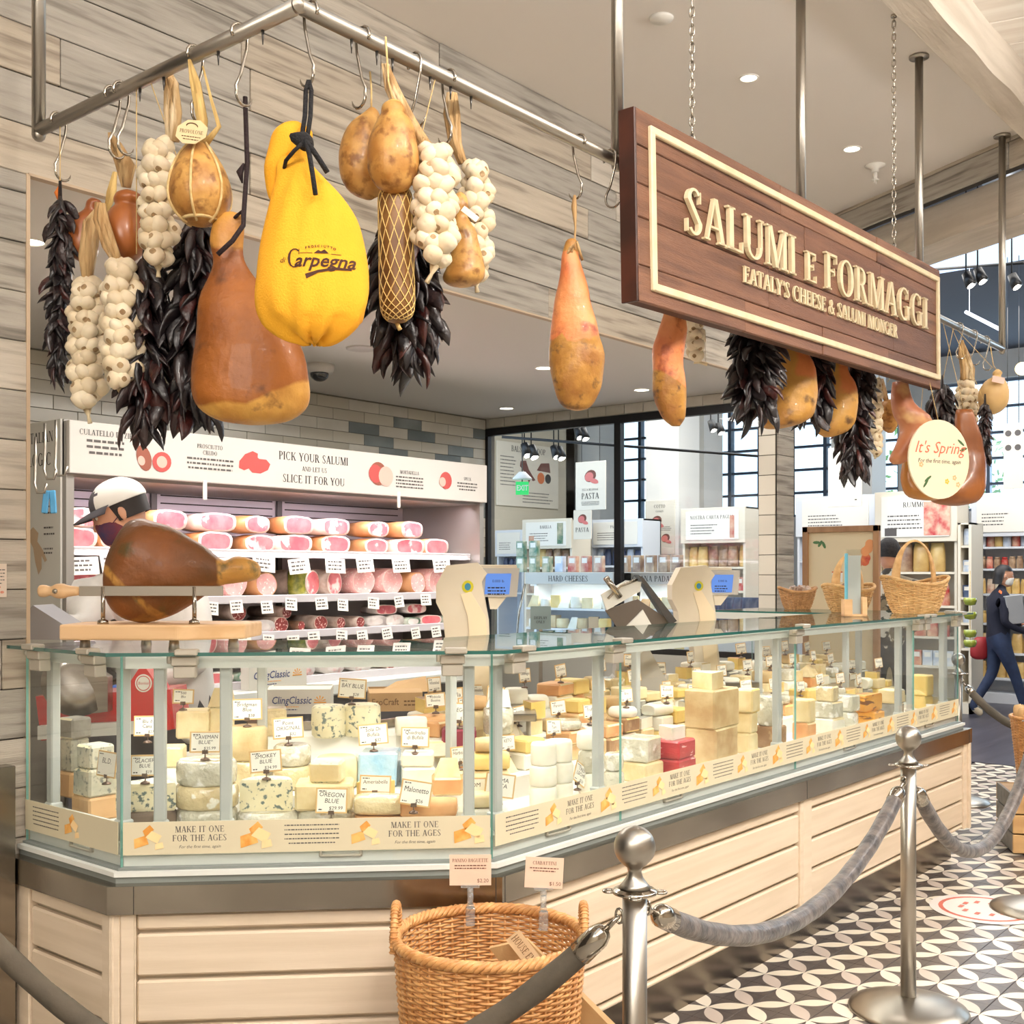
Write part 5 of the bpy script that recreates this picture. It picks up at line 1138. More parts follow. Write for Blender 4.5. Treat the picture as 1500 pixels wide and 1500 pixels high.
for row, (o, z, step) in enumerate(((.47, Z2, .125), (.65, Z3, .122), (.80, 1.0, .125))):
    s = .30+row*.12; kk = 0
    while s < 3.95:
        pt = seg(2, s+.0, o); d = pt[0]*FX+pt[1]*FY; px = 750+FPX*(pt[0]*FY-pt[1]*FX)/d; sp = FPX/d; nm = CN[ci % len(CN)]; up = ''
        n = rc.choice((1, 2, 2, 3)) if row < 2 else rc.choice((1, 2, 2)); its = []; tot = 0
        for k in range(n):
            t3 = rc.choice(pal); w = rc.uniform(.075, .12); h = rc.uniform(.035, .065)
            if tot+h > (.16, .14, .12)[row]: break
            tot += h; its.append((t3[0], t3[1], t3[2], w*sp, h*sp))
        # only a drum or a block carries another piece
        its = [((('block' if q[0] in ('tri', 'wedge') else q[0]),)+q[1:]) if k < len(its)-1 else q for k, q in enumerate(its)]
        card = None
        hascard = (kk % 2 == row % 2) and ci < len(CN) and s > .2
        wh = ('under the %s card' % nm) if hascard else ('right of the %s card stack' % CN[max(0, min(ci, len(CN))-1)])
        if hascard: ws = nm.split(' '); card = (ws[0], ws[1] if len(ws) > 1 else None, '$%d.99' % rc.randint(15, 42), .078*sp, rc.uniform(-8, 8), 0); ci += 1
        stack(px, o, 2, its, z, card, wh+[', second row', ', third row', ', back row'][row]); s += step*rc.uniform(.9, 1.15); kk += 1
for p, rz, d, z, c in CARDS:
    a, b, pr, w, dx, dz = c; s_ = d/FPX; w = min(w*s_, .095); w = max(w, .07)
    nm = ' '.join(x for x in (a, b) if x)
    price_card((p.x+dx*s_*math.cos(rz)+.03*math.sin(rz), p.y+dx*s_*math.sin(rz)-.03*math.cos(rz), z+dz*s_), rz+rc.uniform(-.25, .15), [x for x in (a, b) if x], w, w*.7, rc.uniform(-5, 5), 'handwritten price card reading %s' % nm.replace('"', ''), price=pr)
def cardat(px, py_bottom, o, i, ls, wpx, tilt=0, price=None, hr=.75, lb=None):
    p, d = face(px, o, i); z = H0-(py_bottom-839)*d/FPX; w = wpx*d/FPX
    price_card((p.x, p.y, z-.022), SEG[i][1], ls, w, w*hr, tilt, lb or 'handwritten price card reading '+' '.join(ls), price=price)
cardat(156, 1138, .17, 0, ['BL.D.'], 50, 0); cardat(485, 1191, .165, F, ['OREGON', 'BLUE'], 46, 2, '$29.99', .8); cardat(549, 1161, .30, F, ['Ameriabella'], 46, 3, None, .55)
cardat(606, 1180, .145, F, ['Malonetto'], 46, 10, '$26', .8); cardat(730, 1168, .22, F, ['LOMA', 'ALTA'], 44, 8, None, .8); cardat(697, 1168, .25, F, ['OM'], 32, 0, None, .9)
cardat(802, 1122, .27, M_, ['Harbison'], 50, 0, '$21.99', .7, 'handwritten price card reading Harbison 21.99 above the three white double drums'); cardat(846, 1148, .23, M_, ['TRES', 'LECHE'], 34, 32, '$23', .9)
cardat(668, 1036, .84, F, ['Sofia'], 24, -4, '$40', 1.2); cardat(724, 1034, .86, F, ['Tomme', 'Brulee'], 26, 6, None, 1.1)
# ================================================================ THE STAFF SIDE
WT = .90
ob_ = band(.93, 1.5, .84, WT, (0, 1, 2)); tg(ob('work_table', ob_, STEEL), 'long steel work table behind the glass case', 'work table')
tg(ob('worktop_legs', band(.97, 1.4, 0, .84, (0, 1, 2)), mat('undercounter', (84, 84, 88), rough=.5)), 'dark undercounter cupboards below the steel work table', 'cupboard')
def xprism(mb, pts, y0, y1, mi=0):
    n = len(pts); a = sum(pts[i][0]*pts[(i+1) % n][1]-pts[(i+1) % n][0]*pts[i][1] for i in range(n))
    if a < 0: pts = pts[::-1]
    return mb.add([(x, y0, z) for x, z in pts]+[(x, y1, z) for x, z in pts], [tuple(range(n)), tuple(range(n, 2*n))[::-1]]+[(i, i+n, (i+1) % n+n, (i+1) % n) for i in range(n)], mi)
def pxf(px0, py0, d): s_ = d/FPX; return lambda pts: [((x-px0)*s_, (py0-y)*s_) for x, y in pts]
SCW = mat('scale_white', (226, 216, 196), (216, 204, 180), 3, rough=.45); SCG = mat('scale_grey', (188, 184, 176), rough=.5)
SCR = emis('screen_blue', (110, 150, 226), 1.0)
def scale(px, d, flip, label, pyb, kx=1.0, rz=0, top=824, ky=1.0):
    s_ = d/FPX; p = atD(px, pyb, d); p.z = WT+.001; t = thing('weighing_scale', label, 'scale', p, YAW+rz)
    def yy(y): return top+(y-822)*ky if y < 900 else top+78*ky+(y-900)/140*(pyb-top-78*ky)
    q = lambda pts: [((x-684)*s_*kx, (pyb-yy(y))*s_) for x, y in pts]
    ob('column', bevel_mb(xprism(MB(), q([(655, 826), (700, 822), (714, 838), (706, 850), (716, 905), (718, 940), (728, 1018), (690, 1022), (676, 945), (655, 937), (650, 900), (640, 880), (640, 855)]), -.05, .05)), SCW, t)
    ob('front_panel', xprism(MB(), q([(676, 868), (690, 864), (712, 900), (722, 1016), (700, 1016), (686, 900)]), -.056, -.05), mat('scale_panel', (238, 220, 186), rough=.5), t)
    ob('head', MB().cbox(-.01, .19, .02, .08, q([(0, 834)])[0][1], q([(0, 825)])[0][1], .004), SCW, t)
    m = xprism(MB(), q([(706, 830), (761, 830), (757, 872), (702, 872)]), -.02, .03); bz = ob('display', m, SCG, t)
    m = xprism(MB(), q([(712, 838), (749, 838), (746, 868), (710, 868)]), -.023, -.02); z0 = q([(0, 846)])[0][1]; x0 = q([(730, 0)])[0][0]
    text(m, '0.000 lb', x0, z0-.008, .014, -.0235, 1); lines(m, x0-.04, x0+.03, z0-.035, 3, .012, .005, -.0235, 1)
    ob('screen', m, [SCR, INK], bz)
    ob('display_arm', xprism(MB(), q([(715, 872), (742, 872), (728, 890), (718, 890)]), -.01, .02), SCW, t)
    m = MB(); disc(m, *q([(686, 857)])[0], .022, .024, -.0515, 0, 16); disc(m, *q([(686, 857)])[0], .012, .014, -.052, 1, 12); ob('sticker', m, [mat('sticker_yellow', (210, 200, 40), rough=.5), mat('sticker_blue', (60, 140, 170), rough=.5)], t)
    ob('base', xprism(MB(), q([(660, 1030), (668, 1012), (756, 1012), (764, 1030), (760, 1040), (662, 1040)]), -.16, .2), SCW, t)
    ob('weighing_pan', MB().cbox(-.03, .26, -.2, .16, q([(0, 1008)])[0][1], q([(0, 1000)])[0][1], .004), STEEL, t)
    return t
def bevel_mb(m): return m
scale(684, 4.35, 0, 'tall white weighing scale with blue screen in the middle of the counter', 1090, 1.0)
scale(1018, 5.6, 0, 'tall white weighing scale farther along the counter with green round sticker', 1034, .86, .1, 828, .86)
# meat slicer, tilted carriage
d = 5.15; s_ = d/FPX; t = thing('meat_slicer', 'steel meat slicer with tilted plate between the two white scales', 'slicer', atD(925, 1050, d), YAW); q = pxf(925, 1050, d)
ob('slicer_body', xprism(MB(), q([(880, 1048), (985, 1048), (985, 1015), (955, 960), (935, 925), (905, 925), (900, 990), (878, 1015)]), -.05, .12), SCG, t)
ob('carriage_plate', xprism(MB(), q([(884, 893), (931, 877), (984, 912), (951, 936), (912, 932)]), -.08, -.06), mat('slicer_plate', (120, 112, 104), rough=.35, metal=.8), t)
ob('blade_guard', xprism(MB(), q([(878, 870), (915, 850), (936, 852), (934, 866), (886, 893)]), -.1, -.05), ALU, t)
ob('knife_plate', xprism(MB(), q([(930, 842), (938, 846), (986, 908), (976, 914)]), -.12, .05), DSTEEL, t)
ob('food_grip', MB().tube([(*q([(888, 876)])[0][:1], -.1, q([(0, 876)])[0][1]), (q([(905, 0)])[0][0], -.12, q([(0, 858)])[0][1]), (q([(930, 0)])[0][0], -.1, q([(0, 849)])[0][1])], .006, 8), CHROME, t)
ob('handle', MB().cyl((q([(884, 0)])[0][0], -.13, q([(0, 846)])[0][1]), (q([(905, 0)])[0][0], -.1, q([(0, 874)])[0][1]), .014), CHROME, t)
ob('foot_support', xprism(MB(), q([(915, 915), (938, 892), (960, 930), (930, 960)]), -.1, -.08), ALU, t)
# red hand slicer behind the left corner
d = 4.1; t = thing('red_slicer', 'red and steel meat slicer behind the left corner of the glass case', 'slicer', atD(160, 1090, d), YAW); q = pxf(160, 1090, d)
RED = mat('slicer_red', (206, 30, 34), rough=.25, coat=.8)
ob('slicer_body', xprism(MB(), q([(52, 1020), (250, 1010), (256, 1068), (60, 1085)]), 0, .2), RED, t)
ob('side_housing', xprism(MB(), q([(188, 1060), (192, 1000), (205, 980), (214, 975), (232, 1000), (250, 1045), (252, 1068), (215, 1072)]), -.02, .1), RED, t)
ob('base_strip', xprism(MB(), q([(60, 1062), (225, 1054), (228, 1072), (60, 1082)]), -.03, 0), ALU, t)
m = MB(); x, z = q([(213, 1000)])[0]; disc(m, x, z, .03, .032, -.0215, 0, 24); disc(m, x, z, .025, .027, -.022, 1, 24); disc(m, x, z, .022, .024, -.0225, 0, 24); text(m, 'Berkel', x, z, .015, -.0228, 1, .2)
ob('badge', m, [WHITEP, mat('badge_red', (200, 50, 50), rough=.5)], t)
ob('blade', MB().lathe([(.001, 0), (.11, .0), (.118, .004), (.06, .02), (.001, .022)], 32).tf(Matrix.Translation((q([(120, 0)])[0][0], -.06, q([(0, 1000)])[0][1])) @ Matrix.Rotation(D2(65), 4, 'X') @ Matrix.Rotation(D2(35), 4, 'Y')), STEEL, t)
ob('carriage', xprism(MB(), q([(92, 1000), (140, 975), (165, 990), (165, 1040), (110, 1046)]), -.05, 0), STEEL, t)
# steel lids and trays
for px, py, w, o_, lb in ((500, 1062, 140, 1.15, 'steel bain marie lid left of the cardboard box'), (580, 1068, 110, 1.02, 'steel bain marie lid in front of the cardboard box')):
    p, d = face(px, o_, F); s_ = d/FPX; w *= s_
    tg(ob('tray_lid', MB().add([(-w/2, -.13, 0), (w/2, -.13, 0), (w/2, .13, 0), (-w/2, .13, 0), (-w*.38, -.09, .035), (w*.38, -.09, .035), (w*.38, .09, .035), (-w*.38, .09, .035)], [(0, 3, 2, 1), (4, 5, 6, 7), (0, 1, 5, 4), (1, 2, 6, 5), (2, 3, 7, 6), (3, 0, 4, 7)]), STEEL, None, (p.x, p.y, WT+.03), (0, 0, SEG[F][1])), lb, 'lid')
    tg(ob('steel_tray', MB().cbox(-w*.46, w*.46, -.12, .12, 0, .03, .004), STEEL, None, (p.x, p.y, WT), (0, 0, SEG[F][1])), lb.replace('bain marie lid', 'tray under the lid'), 'tray')
def carton(label, px, pyb, d, wpx, hpx, dep, mt, rz, draw=None, name='carton', lbm=()):
    s_ = d/FPX; p = atD(px, pyb, d); w, h = wpx*s_, hpx*s_; t = thing(name, label, 'box', p, rz)
    b = .004; ob('box_body', MB().box(-w/2, w/2, 0, b, 0, h).box(-w/2, w/2, dep-b, dep, 0, h).box(-w/2, -w/2+b, b, dep-b, 0, h).box(w/2-b, w/2, b, dep-b, 0, h).box(-w/2+b, w/2-b, b, dep-b, 0, b), mt, t)
    ob('box_flap', MB().add([(-w/2, .0, h), (w/2, 0, h), (w/2, dep*.45, h+.006), (-w/2, dep*.45, h+.006)], [(0, 1, 2, 3)]), mt, t)
    if draw: m = MB(); draw(m, w, h); ob('print', m, [mat('navy_print', (40, 60, 120), rough=.7), mat('sun_print', (240, 164, 50), rough=.7), mat('box_brown_ink', (120, 86, 50), rough=.8)], t)
    return t
def cling(m, w, h):
    text(m, 'ClingClassic', -.12*w, h*.55, h*.42, -.001, 0, .2, .01, 0, w*.62); lines(m, -w*.35, w*.1, h*.28, 1, .01, h*.03, -.001, 1); lines(m, -w*.2, w*.0, h*.16, 1, .01, h*.04, -.001, 0)
    x = w*.33
    for k in range(5): a = D2(20+k*35); m.add([(x, -.001, h*.5), (x+math.cos(a-.12)*h*.24, -.001, h*.5+math.sin(a-.12)*h*.24), (x+math.cos(a+.12)*h*.24, -.001, h*.5+math.sin(a+.12)*h*.24)], [(0, 1, 2)], 1)
    m.add([(x-h*.25, -.001, h*.44), (x+h*.25, -.001, h*.44), (x+h*.25, -.001, h*.49), (x-h*.25, -.001, h*.49)], [(0, 1, 2, 3)], 1)
WBOX = mat('white_carton', (222, 218, 206), rough=.7); KR = mat('kraft_carton', (196, 158, 108), (182, 144, 96), 6, rough=.8)
carton('white film box with blue lettering on the work table behind the Bridgman card', 438, 1046, 4.5, 92, 36, .2, WBOX, YAW+.1, cling)
BX2 = carton('white film box with blue lettering on the bottom shelf edge of the meat fridge', 408, 1001, 6.17, 106, 36, .07, WBOX, 0, cling)
BX2.location.z = .932
carton('brown cardboard box with a folded paper in it left of the white scale', 580, 1042, 4.5, 78, 27, .26, KR, YAW+.15, lambda m, w, h: (text(m, 'EcoCraft', -.2*w, h*.5, h*.5, -.001, 2, 0, .01, 0, w*.5), lines(m, w*.15, w*.42, h*.5, 2, h*.2, h*.08, -.001, 2)))
tg(ob('paper_sheet', MB().add([(-.1, 0, 0), (.1, .02, 0), (.08, .16, .05), (-.04, .14, .03)], [(0, 1, 2, 3)]), KR, None, atD(590, 1014, 4.6), (0, 0, YAW)), 'folded brown paper sheet sticking out of the cardboard box', 'paper')
for px, py, d, w, lb in ((285, 985, 4.4, 40, 'white paper bundle left of the white film box on the fridge edge'), (930, 1000, 5.0, 60, 'crumpled wrapping plastic on the work table under the slicer'), (1060, 985, 5.8, 50, 'pale plastic bundle on the work table right of the second scale')):
    s_ = d/FPX; p = atD(px, py, d); w *= s_; tg(ob('plastic_bundle', MB().loft(smooth_secs([(0, 0, 0, w*.3, w*.2), (.02, 0, 0, w*.5, w*.35), (.05, .01, 0, w*.42, w*.3), (.075, 0, 0, w*.1, w*.1)], 3), 20, 0, .02, 22, px), mat('cloudy_plastic', (226, 222, 214), rough=.3, coat=.5), None, (p.x, p.y, WT+.0)), lb, 'plastic')
# ================================================================ THE MEAT FRIDGE
FX0, FX1_, FY0, FYB = 2.81, 5.78, 5.0, 5.86
fr = thing('meat_fridge', 'open refrigerated wall case with printed header full of meats', 'fridge', (0, 0, 0))
INS = mat('fridge_steel', (196, 190, 194), (172, 166, 172), 2, rough=.35, metal=.7, st=(.4, 1, 3)); FWH = mat('fridge_white', (228, 226, 224), rough=.45)
ob('cabinet', MB().box(FX0, FX0+.04, FY0+.02, FYB, 0, 2.26).box(FX1_-.04, FX1_, FY0+.02, FYB, 0, 2.26).box(FX0, FX1_, FY0+.04, FYB, 2.0, 2.27).box(FX0, FX1_, FY0+.1, FYB, 0, .3), mat('fridge_side', (170, 166, 160), rough=.4, metal=.5), fr)
m = MB(); m.box(FX0+.04, FX1_-.04, FYB-.12, FYB, .3, 2.0)
ob('back_panel', m, INS, fr)
for k in range(7):
    for a, b in ((2.86, 3.72), (3.76, 4.62), (4.66, 5.72)): ob('slot_row', MB().box(a+.03, b-.03, FYB-.124, FYB-.12, 1.72+k*.045, 1.727+k*.045), GROUT, fr)
for x in (3.74, 4.64): ob('shelf_post', MB().box(x-.018, x+.018, FYB-.135, FYB-.12, .9, 2.0), DSTEEL, fr)
ob('bumper', MB().cbox(FX0, FX1_, FY0-.12, FY0+.02, .86, .93, .01), ALU, fr)
ob('lower_front', MB().box(FX0, FX1_, FY0-.0, FY0+.04, 0, .86), mat('fridge_kick', (92, 92, 98), rough=.5), fr)
SHZ = [(1.665, 5.12), (1.415, 5.10), (1.215, 5.08), (.96, 5.02)]
for z, y in SHZ:
    ob('shelf', MB().box(FX0+.04, FX1_-.04, y, FYB-.12, z-.02, z), FWH, fr); ob('price_rail', MB().cbox(FX0+.04, FX1_-.04, y-.02, y, z-.032, z+.012, .003), mat('price_rail', (206, 202, 206), rough=.35), fr)
hz0, hz1 = 2.015, 2.262
ob('header', MB().cbox(FX0, FX1_, FY0-.01, FY0+.02, hz0, hz1, .003), mat('header_print', (208, 203, 197), rough=.5), fr)
m = MB(); yy = FY0-.0115
def hx(px): return atY(px, 680, FY0).x
serif(m, 'PICK YOUR SALUMI', hx(459), 2.172, .045, yy); serif(m, 'AND LET US', hx(459), 2.118, .026, yy); serif(m, 'SLICE IT FOR YOU', hx(459), 2.05, .043, yy)
serif(m, 'CULATELLO DI ZIBELLO', hx(165), 2.2, .026, yy, maxw=.42); lines(m, hx(125), hx(180), 2.168, 3, .028, .012, yy, 1, True)
serif(m, 'PROSCIUTTO', hx(306), 2.19, .021, yy); serif(m, 'CRUDO', hx(306), 2.158, .021, yy); lines(m, hx(272), hx(340), 2.13, 3, .024, .01, yy, 1, True)
serif(m, 'MORTADELLA', hx(598), 2.155, .021, yy); lines(m, hx(578), hx(618), 2.13, 4, .02, .009, yy, 1, True); serif(m, 'SPECK', hx(683), 2.15, .02, yy); lines(m, hx(668), hx(697), 2.125, 3, .02, .009, yy, 1, True)
for px, py, rx, rz_, c in ((209, 671, .04, .065, 2), (235, 677, .055, .05, 3), (235, 677, .03, .03, 4), (205, 675, .02, .024, 4)): disc(m, hx(px), atY(px, py, FY0).z, rx, rz_, yy-.0005*c, c, 18, .3)
for px, py, a in ((362, 675, .6), (372, 680, -.4), (378, 683, .2)): disc(m, hx(px), atY(px, py, FY0).z, .075, .04, yy-.0003*px/360, 3, 8, a)
for px, py, r, c in ((552, 694, .07, 2), (548, 694, .055, 3), (563, 698, .06, 4), (651, 704, .055, 3), (646, 706, .03, 4)): disc(m, hx(px), atY(px, py, FY0).z, r, r, yy-.0006*(c-1)-px*1e-6, c, 20)
ob('header_lettering', m, [INK, INK2, mat('print_brown', (150, 84, 66), rough=.6), mat('print_red', (190, 80, 76), rough=.6), mat('print_pink', (232, 178, 164), rough=.6)], fr)
# left side panel of the fridge with the italian board and its hooks
bd = thing('printed_board', 'white printed board with an italian map outline at the far left of the alcove', 'poster', (FX0-.012, 5.5, 0), -PI/2)
ob('board', MB().box(-.14, .45, 0, .01, 1.2, 2.27), mat('board_paper', (214, 212, 204), rough=.6), bd)
m = MB(); serif(m, 'ITALIAN', .27, 2.17, .05, -.001, 0, 0); serif(m, 'LOGIC', .26, 2.06, .06, -.001, 0, 0)
for z in (1.93, 1.9, 1.86, 1.83, 1.76, 1.73, 1.66, 1.64): lines(m, .3, .4, z, 1, .02, .008, -.001, 1)
pts = [(.16, 1.75), (.2, 1.77), (.25, 1.74), (.24, 1.70), (.29, 1.66), (.33, 1.61), (.31, 1.6), (.28, 1.63), (.28, 1.57), (.25, 1.54), (.22, 1.6), (.2, 1.67), (.17, 1.7)]
m.add([(x, -.001, z) for x, z in pts], [tuple(range(len(pts)))[::-1]], 2)
ob('print', m, [INK, INK2, mat('map_tan', (196, 170, 140), rough=.7)], bd)
for k, (px, py) in enumerate(((52, 640), (66, 620), (82, 615))):
    p = atD(px, py, 4.9); tg(ob('wall_hook', MB().tube([(0, 0, 0), (.0, 0, -.1), (.0, -.01, -.2), (.02, -.03, -.24), (.05, -.03, -.24), (.06, -.03, -.2)], .006, 6), SATIN, None, p, (0, 0, YAW)), 'steel hook hanging before the printed board, %s' % ('leftmost', 'middle one', 'nearest the fridge edge')[k], 'hook', 'hooks before the printed board')
for k, px in enumerate((66, 77)):
    p = atD(px, 735, 4.95); tg(ob('blue_clip', MB().cbox(-.014, .014, 0, .01, -.05, .05, .004), mat('blue_plastic', (86, 160, 206), rough=.4), None, p, (0, D2(6-k*10), YAW)), ('left' if k == 0 else 'right')+' pale blue plastic clip hanging before the printed board', 'clip')
# meats
PINK = mat('ham_meat', (228, 128, 130), (204, 92, 102), 14, rough=.45, coat=.3, c3=(246, 214, 206), sc3=10, lo3=.58, hi3=.64, var=.06)
FATW = mat('white_fat', (246, 226, 214), (236, 206, 190), 10, rough=.5, coat=.3); TANR = mat('ham_rind', (214, 160, 106), (190, 128, 78), 8, rough=.45, coat=.3)
MORT = mat('mortadella', (240, 184, 178), (232, 166, 162), 20, rough=.5, c3=(250, 226, 218), sc3=70, lo3=.6, hi3=.64); SALC = mat('salami_cut', (150, 62, 58), (120, 44, 44), 30, rough=.5, c3=(226, 190, 176), sc3=90, lo3=.56, hi3=.62)
CASW = mat('salami_casing', (214, 196, 184), (168, 140, 124), 14, rough=.7, var=.12); SPECK = mat('spiced_crust', (120, 84, 60), (84, 60, 46), 30, rough=.8, var=.1); PACK = mat('clear_pack', (228, 222, 216), (206, 196, 190), 9, rough=.2, coat=1, bump=.6, bsc=30, c3=(204, 120, 120), sc3=8, lo3=.58, hi3=.68); GREEN = mat('green_pack', (60, 112, 84), (214, 214, 200), 9, rough=.3)
def capped(w, h, dp, side, fat, cut, sq=3.0, seed=0, rim=.84):
    m = MB(); q = [(0, 0, 0, w/2, h/2), (dp*.5, 0, 0, w/2*1.02, h/2*1.02), (dp, 0, 0, w/2*.9, h/2*.9)]; m.loft(q, 20, 0, .008*min(1, h/.1), 12, seed, sq)
    n = 20; m.m[-2] = 1; m.m[-1] = 0
    c = [m.v[k] for k in range(n)]; i0 = len(m.v); m.add([(x*rim, y*rim, -.0015) for x, y, z in c], [tuple(range(n))[::-1]], 2)
    m.v = [(x, z, y+h/2) for x, y, z in m.v]; m.f = [f[::-1] for f in m.f]; return m.mesh('meat', [side, fat, cut])
BL = [capped(.23, .105, .2, TANR, FATW, PINK, 3.2, 1), capped(.20, .095, .2, TANR, FATW, PINK, 2.8, 2), capped(.25, .10, .2, FATW, FATW, PINK, 3.5, 3)]
RO = [capped(.17, .16, .3, MORT, FATW, MORT, 2, 4, .96), capped(.16, .15, .3, CASW, FATW, PINK, 2, 5, .9), capped(.15, .14, .3, TANR, TANR, MORT, 2, 6, .92)]
SA = [capped(.075, .07, .3, CASW, CASW, SALC, 2, 7, .9), capped(.06, .058, .3, SPECK, SPECK, SALC, 2, 8, .88), capped(.09, .085, .3, CASW, FATW, SALC, 2, 9, .94)]
PK = [capped(.16, .07, .14, PACK, PACK, PACK, 2.6, 10, .5), capped(.14, .05, .12, GREEN, GREEN, PACK, 3, 11, .7), capped(.19, .06, .14, PACK, FATW, PINK, 3, 12, .86)]
rf = random.Random(77)
def meat(me, px, shelf, dz, label, cat='meat', grp='meats on the fridge shelves', dy=.06, rz=0):
    z, y = SHZ[shelf]; p = atY(px, 800, y+dy); return tg(ob('meat', me, None, None, (p.x, y+dy, z+dz+.001), (0, 0, rz+rf.uniform(-.08, .08))), label, cat, grp)
SN = ['top shelf', 'second shelf', 'third shelf', 'bottom shelf']
def nth(n): return ['first', 'second', 'third', 'fourth', 'fifth', 'sixth', 'seventh', 'eighth', 'ninth', 'tenth', 'eleventh', 'twelfth', 'thirteenth', 'fourteenth', 'fifteenth', 'sixteenth', 'seventeenth', 'eighteenth', 'nineteenth', 'twentieth', 'twenty first', 'twenty second', 'twenty third', 'twenty fourth'][n]
for k, px in enumerate((112, 175, 240, 316, 382, 432, 492, 552, 600, 640)): meat(BL[k % 3], px, 0, 0, 'cut ham on the fridge top shelf, lower layer, %s from left' % nth(k))
for k, px in enumerate((122, 250, 318, 378, 438, 492, 555, 604)): meat(BL[(k*2+1) % 3], px, 0, .106, 'cut ham on the fridge top shelf, upper layer, %s from left' % nth(k), rz=.1)
for k, px in enumerate((118, 158, 200, 240)): meat(PK[0], px, 1, 0, 'packed meat on the second fridge shelf, lower layer, %s from left' % nth(k)); meat(PK[2], px+6, 1, .07, 'packed meat on the second fridge shelf, upper layer, %s from left' % nth(k))
for k, (px, q) in enumerate(((300, 1), (345, 0), (390, 2), (458, 1), (490, 1), (533, 0), (575, 0), (612, 2), (640, 0))): meat(RO[q], px, 1, 0, 'round cut meat roll on the second fridge shelf, %s from left' % nth(k), rz=rf.uniform(-.1, .3))
k = 0; px = 104
while px < 668:
    me = (SA+PK[:1])[rf.choice((0, 0, 1, 1, 2, 3) if px < 560 else (3, 3, 2))] if px < 590 else PK[2 if k % 2 else 1]
    meat(me, px, 2, 0, 'small meat on the third fridge shelf, lower layer, %s from left' % nth(k)); k += 1; px += rf.uniform(25, 30)
for k, px in enumerate((350, 420, 566, 610)): meat([SA[2], SA[0], PK[2], PK[2]][k], px, 2, .075, 'meat on the third fridge shelf, upper layer, %s from left' % nth(k))
for k in range(14): meat(rf.choice(PK+SA), 110+k*42, 3, 0, 'meat on the fridge bottom shelf, lower layer, %s from left' % nth(k))
for k in range(7): meat(rf.choice((PK[0], PK[2])), 130+k*78, 3, .075, 'meat on the fridge bottom shelf, upper layer, %s from left' % nth(k))
jar = thing('pickle_jar', 'glass jar of green pickles on the second fridge shelf', 'jar', atY(436, 840, 5.2)); jar.location.z = 1.416
ob('pickles', MB().loft(smooth_secs([(0, 0, 0, .05, .05), (.01, 0, 0, .06, .06), (.13, 0, 0, .06, .06), (.15, 0, 0, .05, .05)], 2), 16, 0, .008, 40), mat('pickle_green', (156, 152, 60), (96, 104, 40), 30, rough=.2, coat=1), jar); ob('lid', MB().cyl((0, 0, .15), (0, 0, .17), .055, n=20), mat('dark_lid', (50, 56, 30), rough=.4), jar)
for sh, n_, x0, x1, w, h, zz in ((0, 11, 120, 645, .15, .085, -.075), (1, 14, 115, 625, .085, .07, -.045), (2, 16, 115, 640, .08, .07, -.045)):
    z, y = SHZ[sh]
    for k in range(n_):
        p = atY(x0+(x1-x0)*k/(n_-1)+rf.uniform(-5, 5), 800, y-.03)
        m = MB().box(-w/2, w/2, 0, .002, -h/2, h/2, 0)
        for j in range(3): lines(m, -w*.38, w*.36, h*.24-j*h*.26, 1, .01, h*.11, -.0008, 1, False, rf)
        tg(ob('shelf_label', m, [CARD, INK2], None, (p.x, p.y, z+zz+rf.uniform(-.01, .01)), (-.15, rf.uniform(-.12, .12), rf.uniform(-.1, .1))), 'handwritten label on the fridge %s rail, %s from left' % (SN[sh], nth(k)), 'label', 'labels on the fridge rails')
for px, py in ((301, 718), (585, 732)): p = atY(px, py, FY0-.02); tg(ob('header_clip', MB().cbox(-.012, .012, 0, .01, -.05, .05, .003), WHITEP, None, p), 'small white clip hanging below the fridge header, %s one' % ('left' if px < 400 else 'right'), 'clip')
# ================================================================ ON TOP OF THE GLASS CASE
WD = mat('beech_wood', (226, 188, 142), (212, 170, 122), 3, st=(.4, 8, 8), rough=.5)
d = 3.33; s_ = d/FPX; t = thing('ham_stand', 'beech board ham clamp with steel bar and wooden handle holding a whole ham', 'ham stand', atD(240, 948, d), YAW+.0); q = pxf(240, 948, d)
x0, z1 = q([(112, 912)])[0]; x1, z0 = q([(366, 934)])[0]; z0 += .0
m = MB(); m.prism([(x0, -.13), (q([(282, 0)])[0][0], -.155), (x1, -.06), (x1+.01, .12), (x0+.12, .14), (x0-.0, .06)], z0, z1); o = ob('stand_board', m, WD, t); bevel(o, .006, 2)
for px, y in ((136, -.06), (270, -.1), (342, .0), (200, .09)): ob('stand_foot', MB().cyl((q([(px, 0)])[0][0], y, -.0), (q([(px, 0)])[0][0], y, z0), .016, .013, 14), STEEL, t)
zb = q([(0, 865)])[0][1]
ob('clamp_bar', MB().cbox(q([(134, 0)])[0][0], q([(339, 0)])[0][0], -.098, -.092, zb-.014, zb+.014, .001), SATIN, t)
for px in (168, 298): x = q([(px, 0)])[0][0]; ob('clamp_post', MB().cyl((x, -.095, z1), (x, -.095, zb+.012), .006, n=10).lathe([(.016, 0), (.014, .01), (.006, .014)], 14, (x, -.095, z1)), CHROME, t)
x = q([(76, 0)])[0][0]; xe = q([(134, 0)])[0][0]
ob('wooden_handle', MB().loft([(zz, 0, 0, r, r) for zz, r in smooth_secs([(0, .004), (.004, .016), (.02, .017), (.035, .013), (.05, .02), (.07, .021), (.085, .016), (xe-x, .012)], 3)], 16).tf(Matrix.Translation((x, -.095, zb)) @ Matrix.Rotation(PI/2, 4, 'Y')), WD, t)
ob('handle_screw', MB().cyl((q([(104, 0)])[0][0], -.12, zb), (q([(104, 0)])[0][0], -.112, zb), .007), CHROME, t)
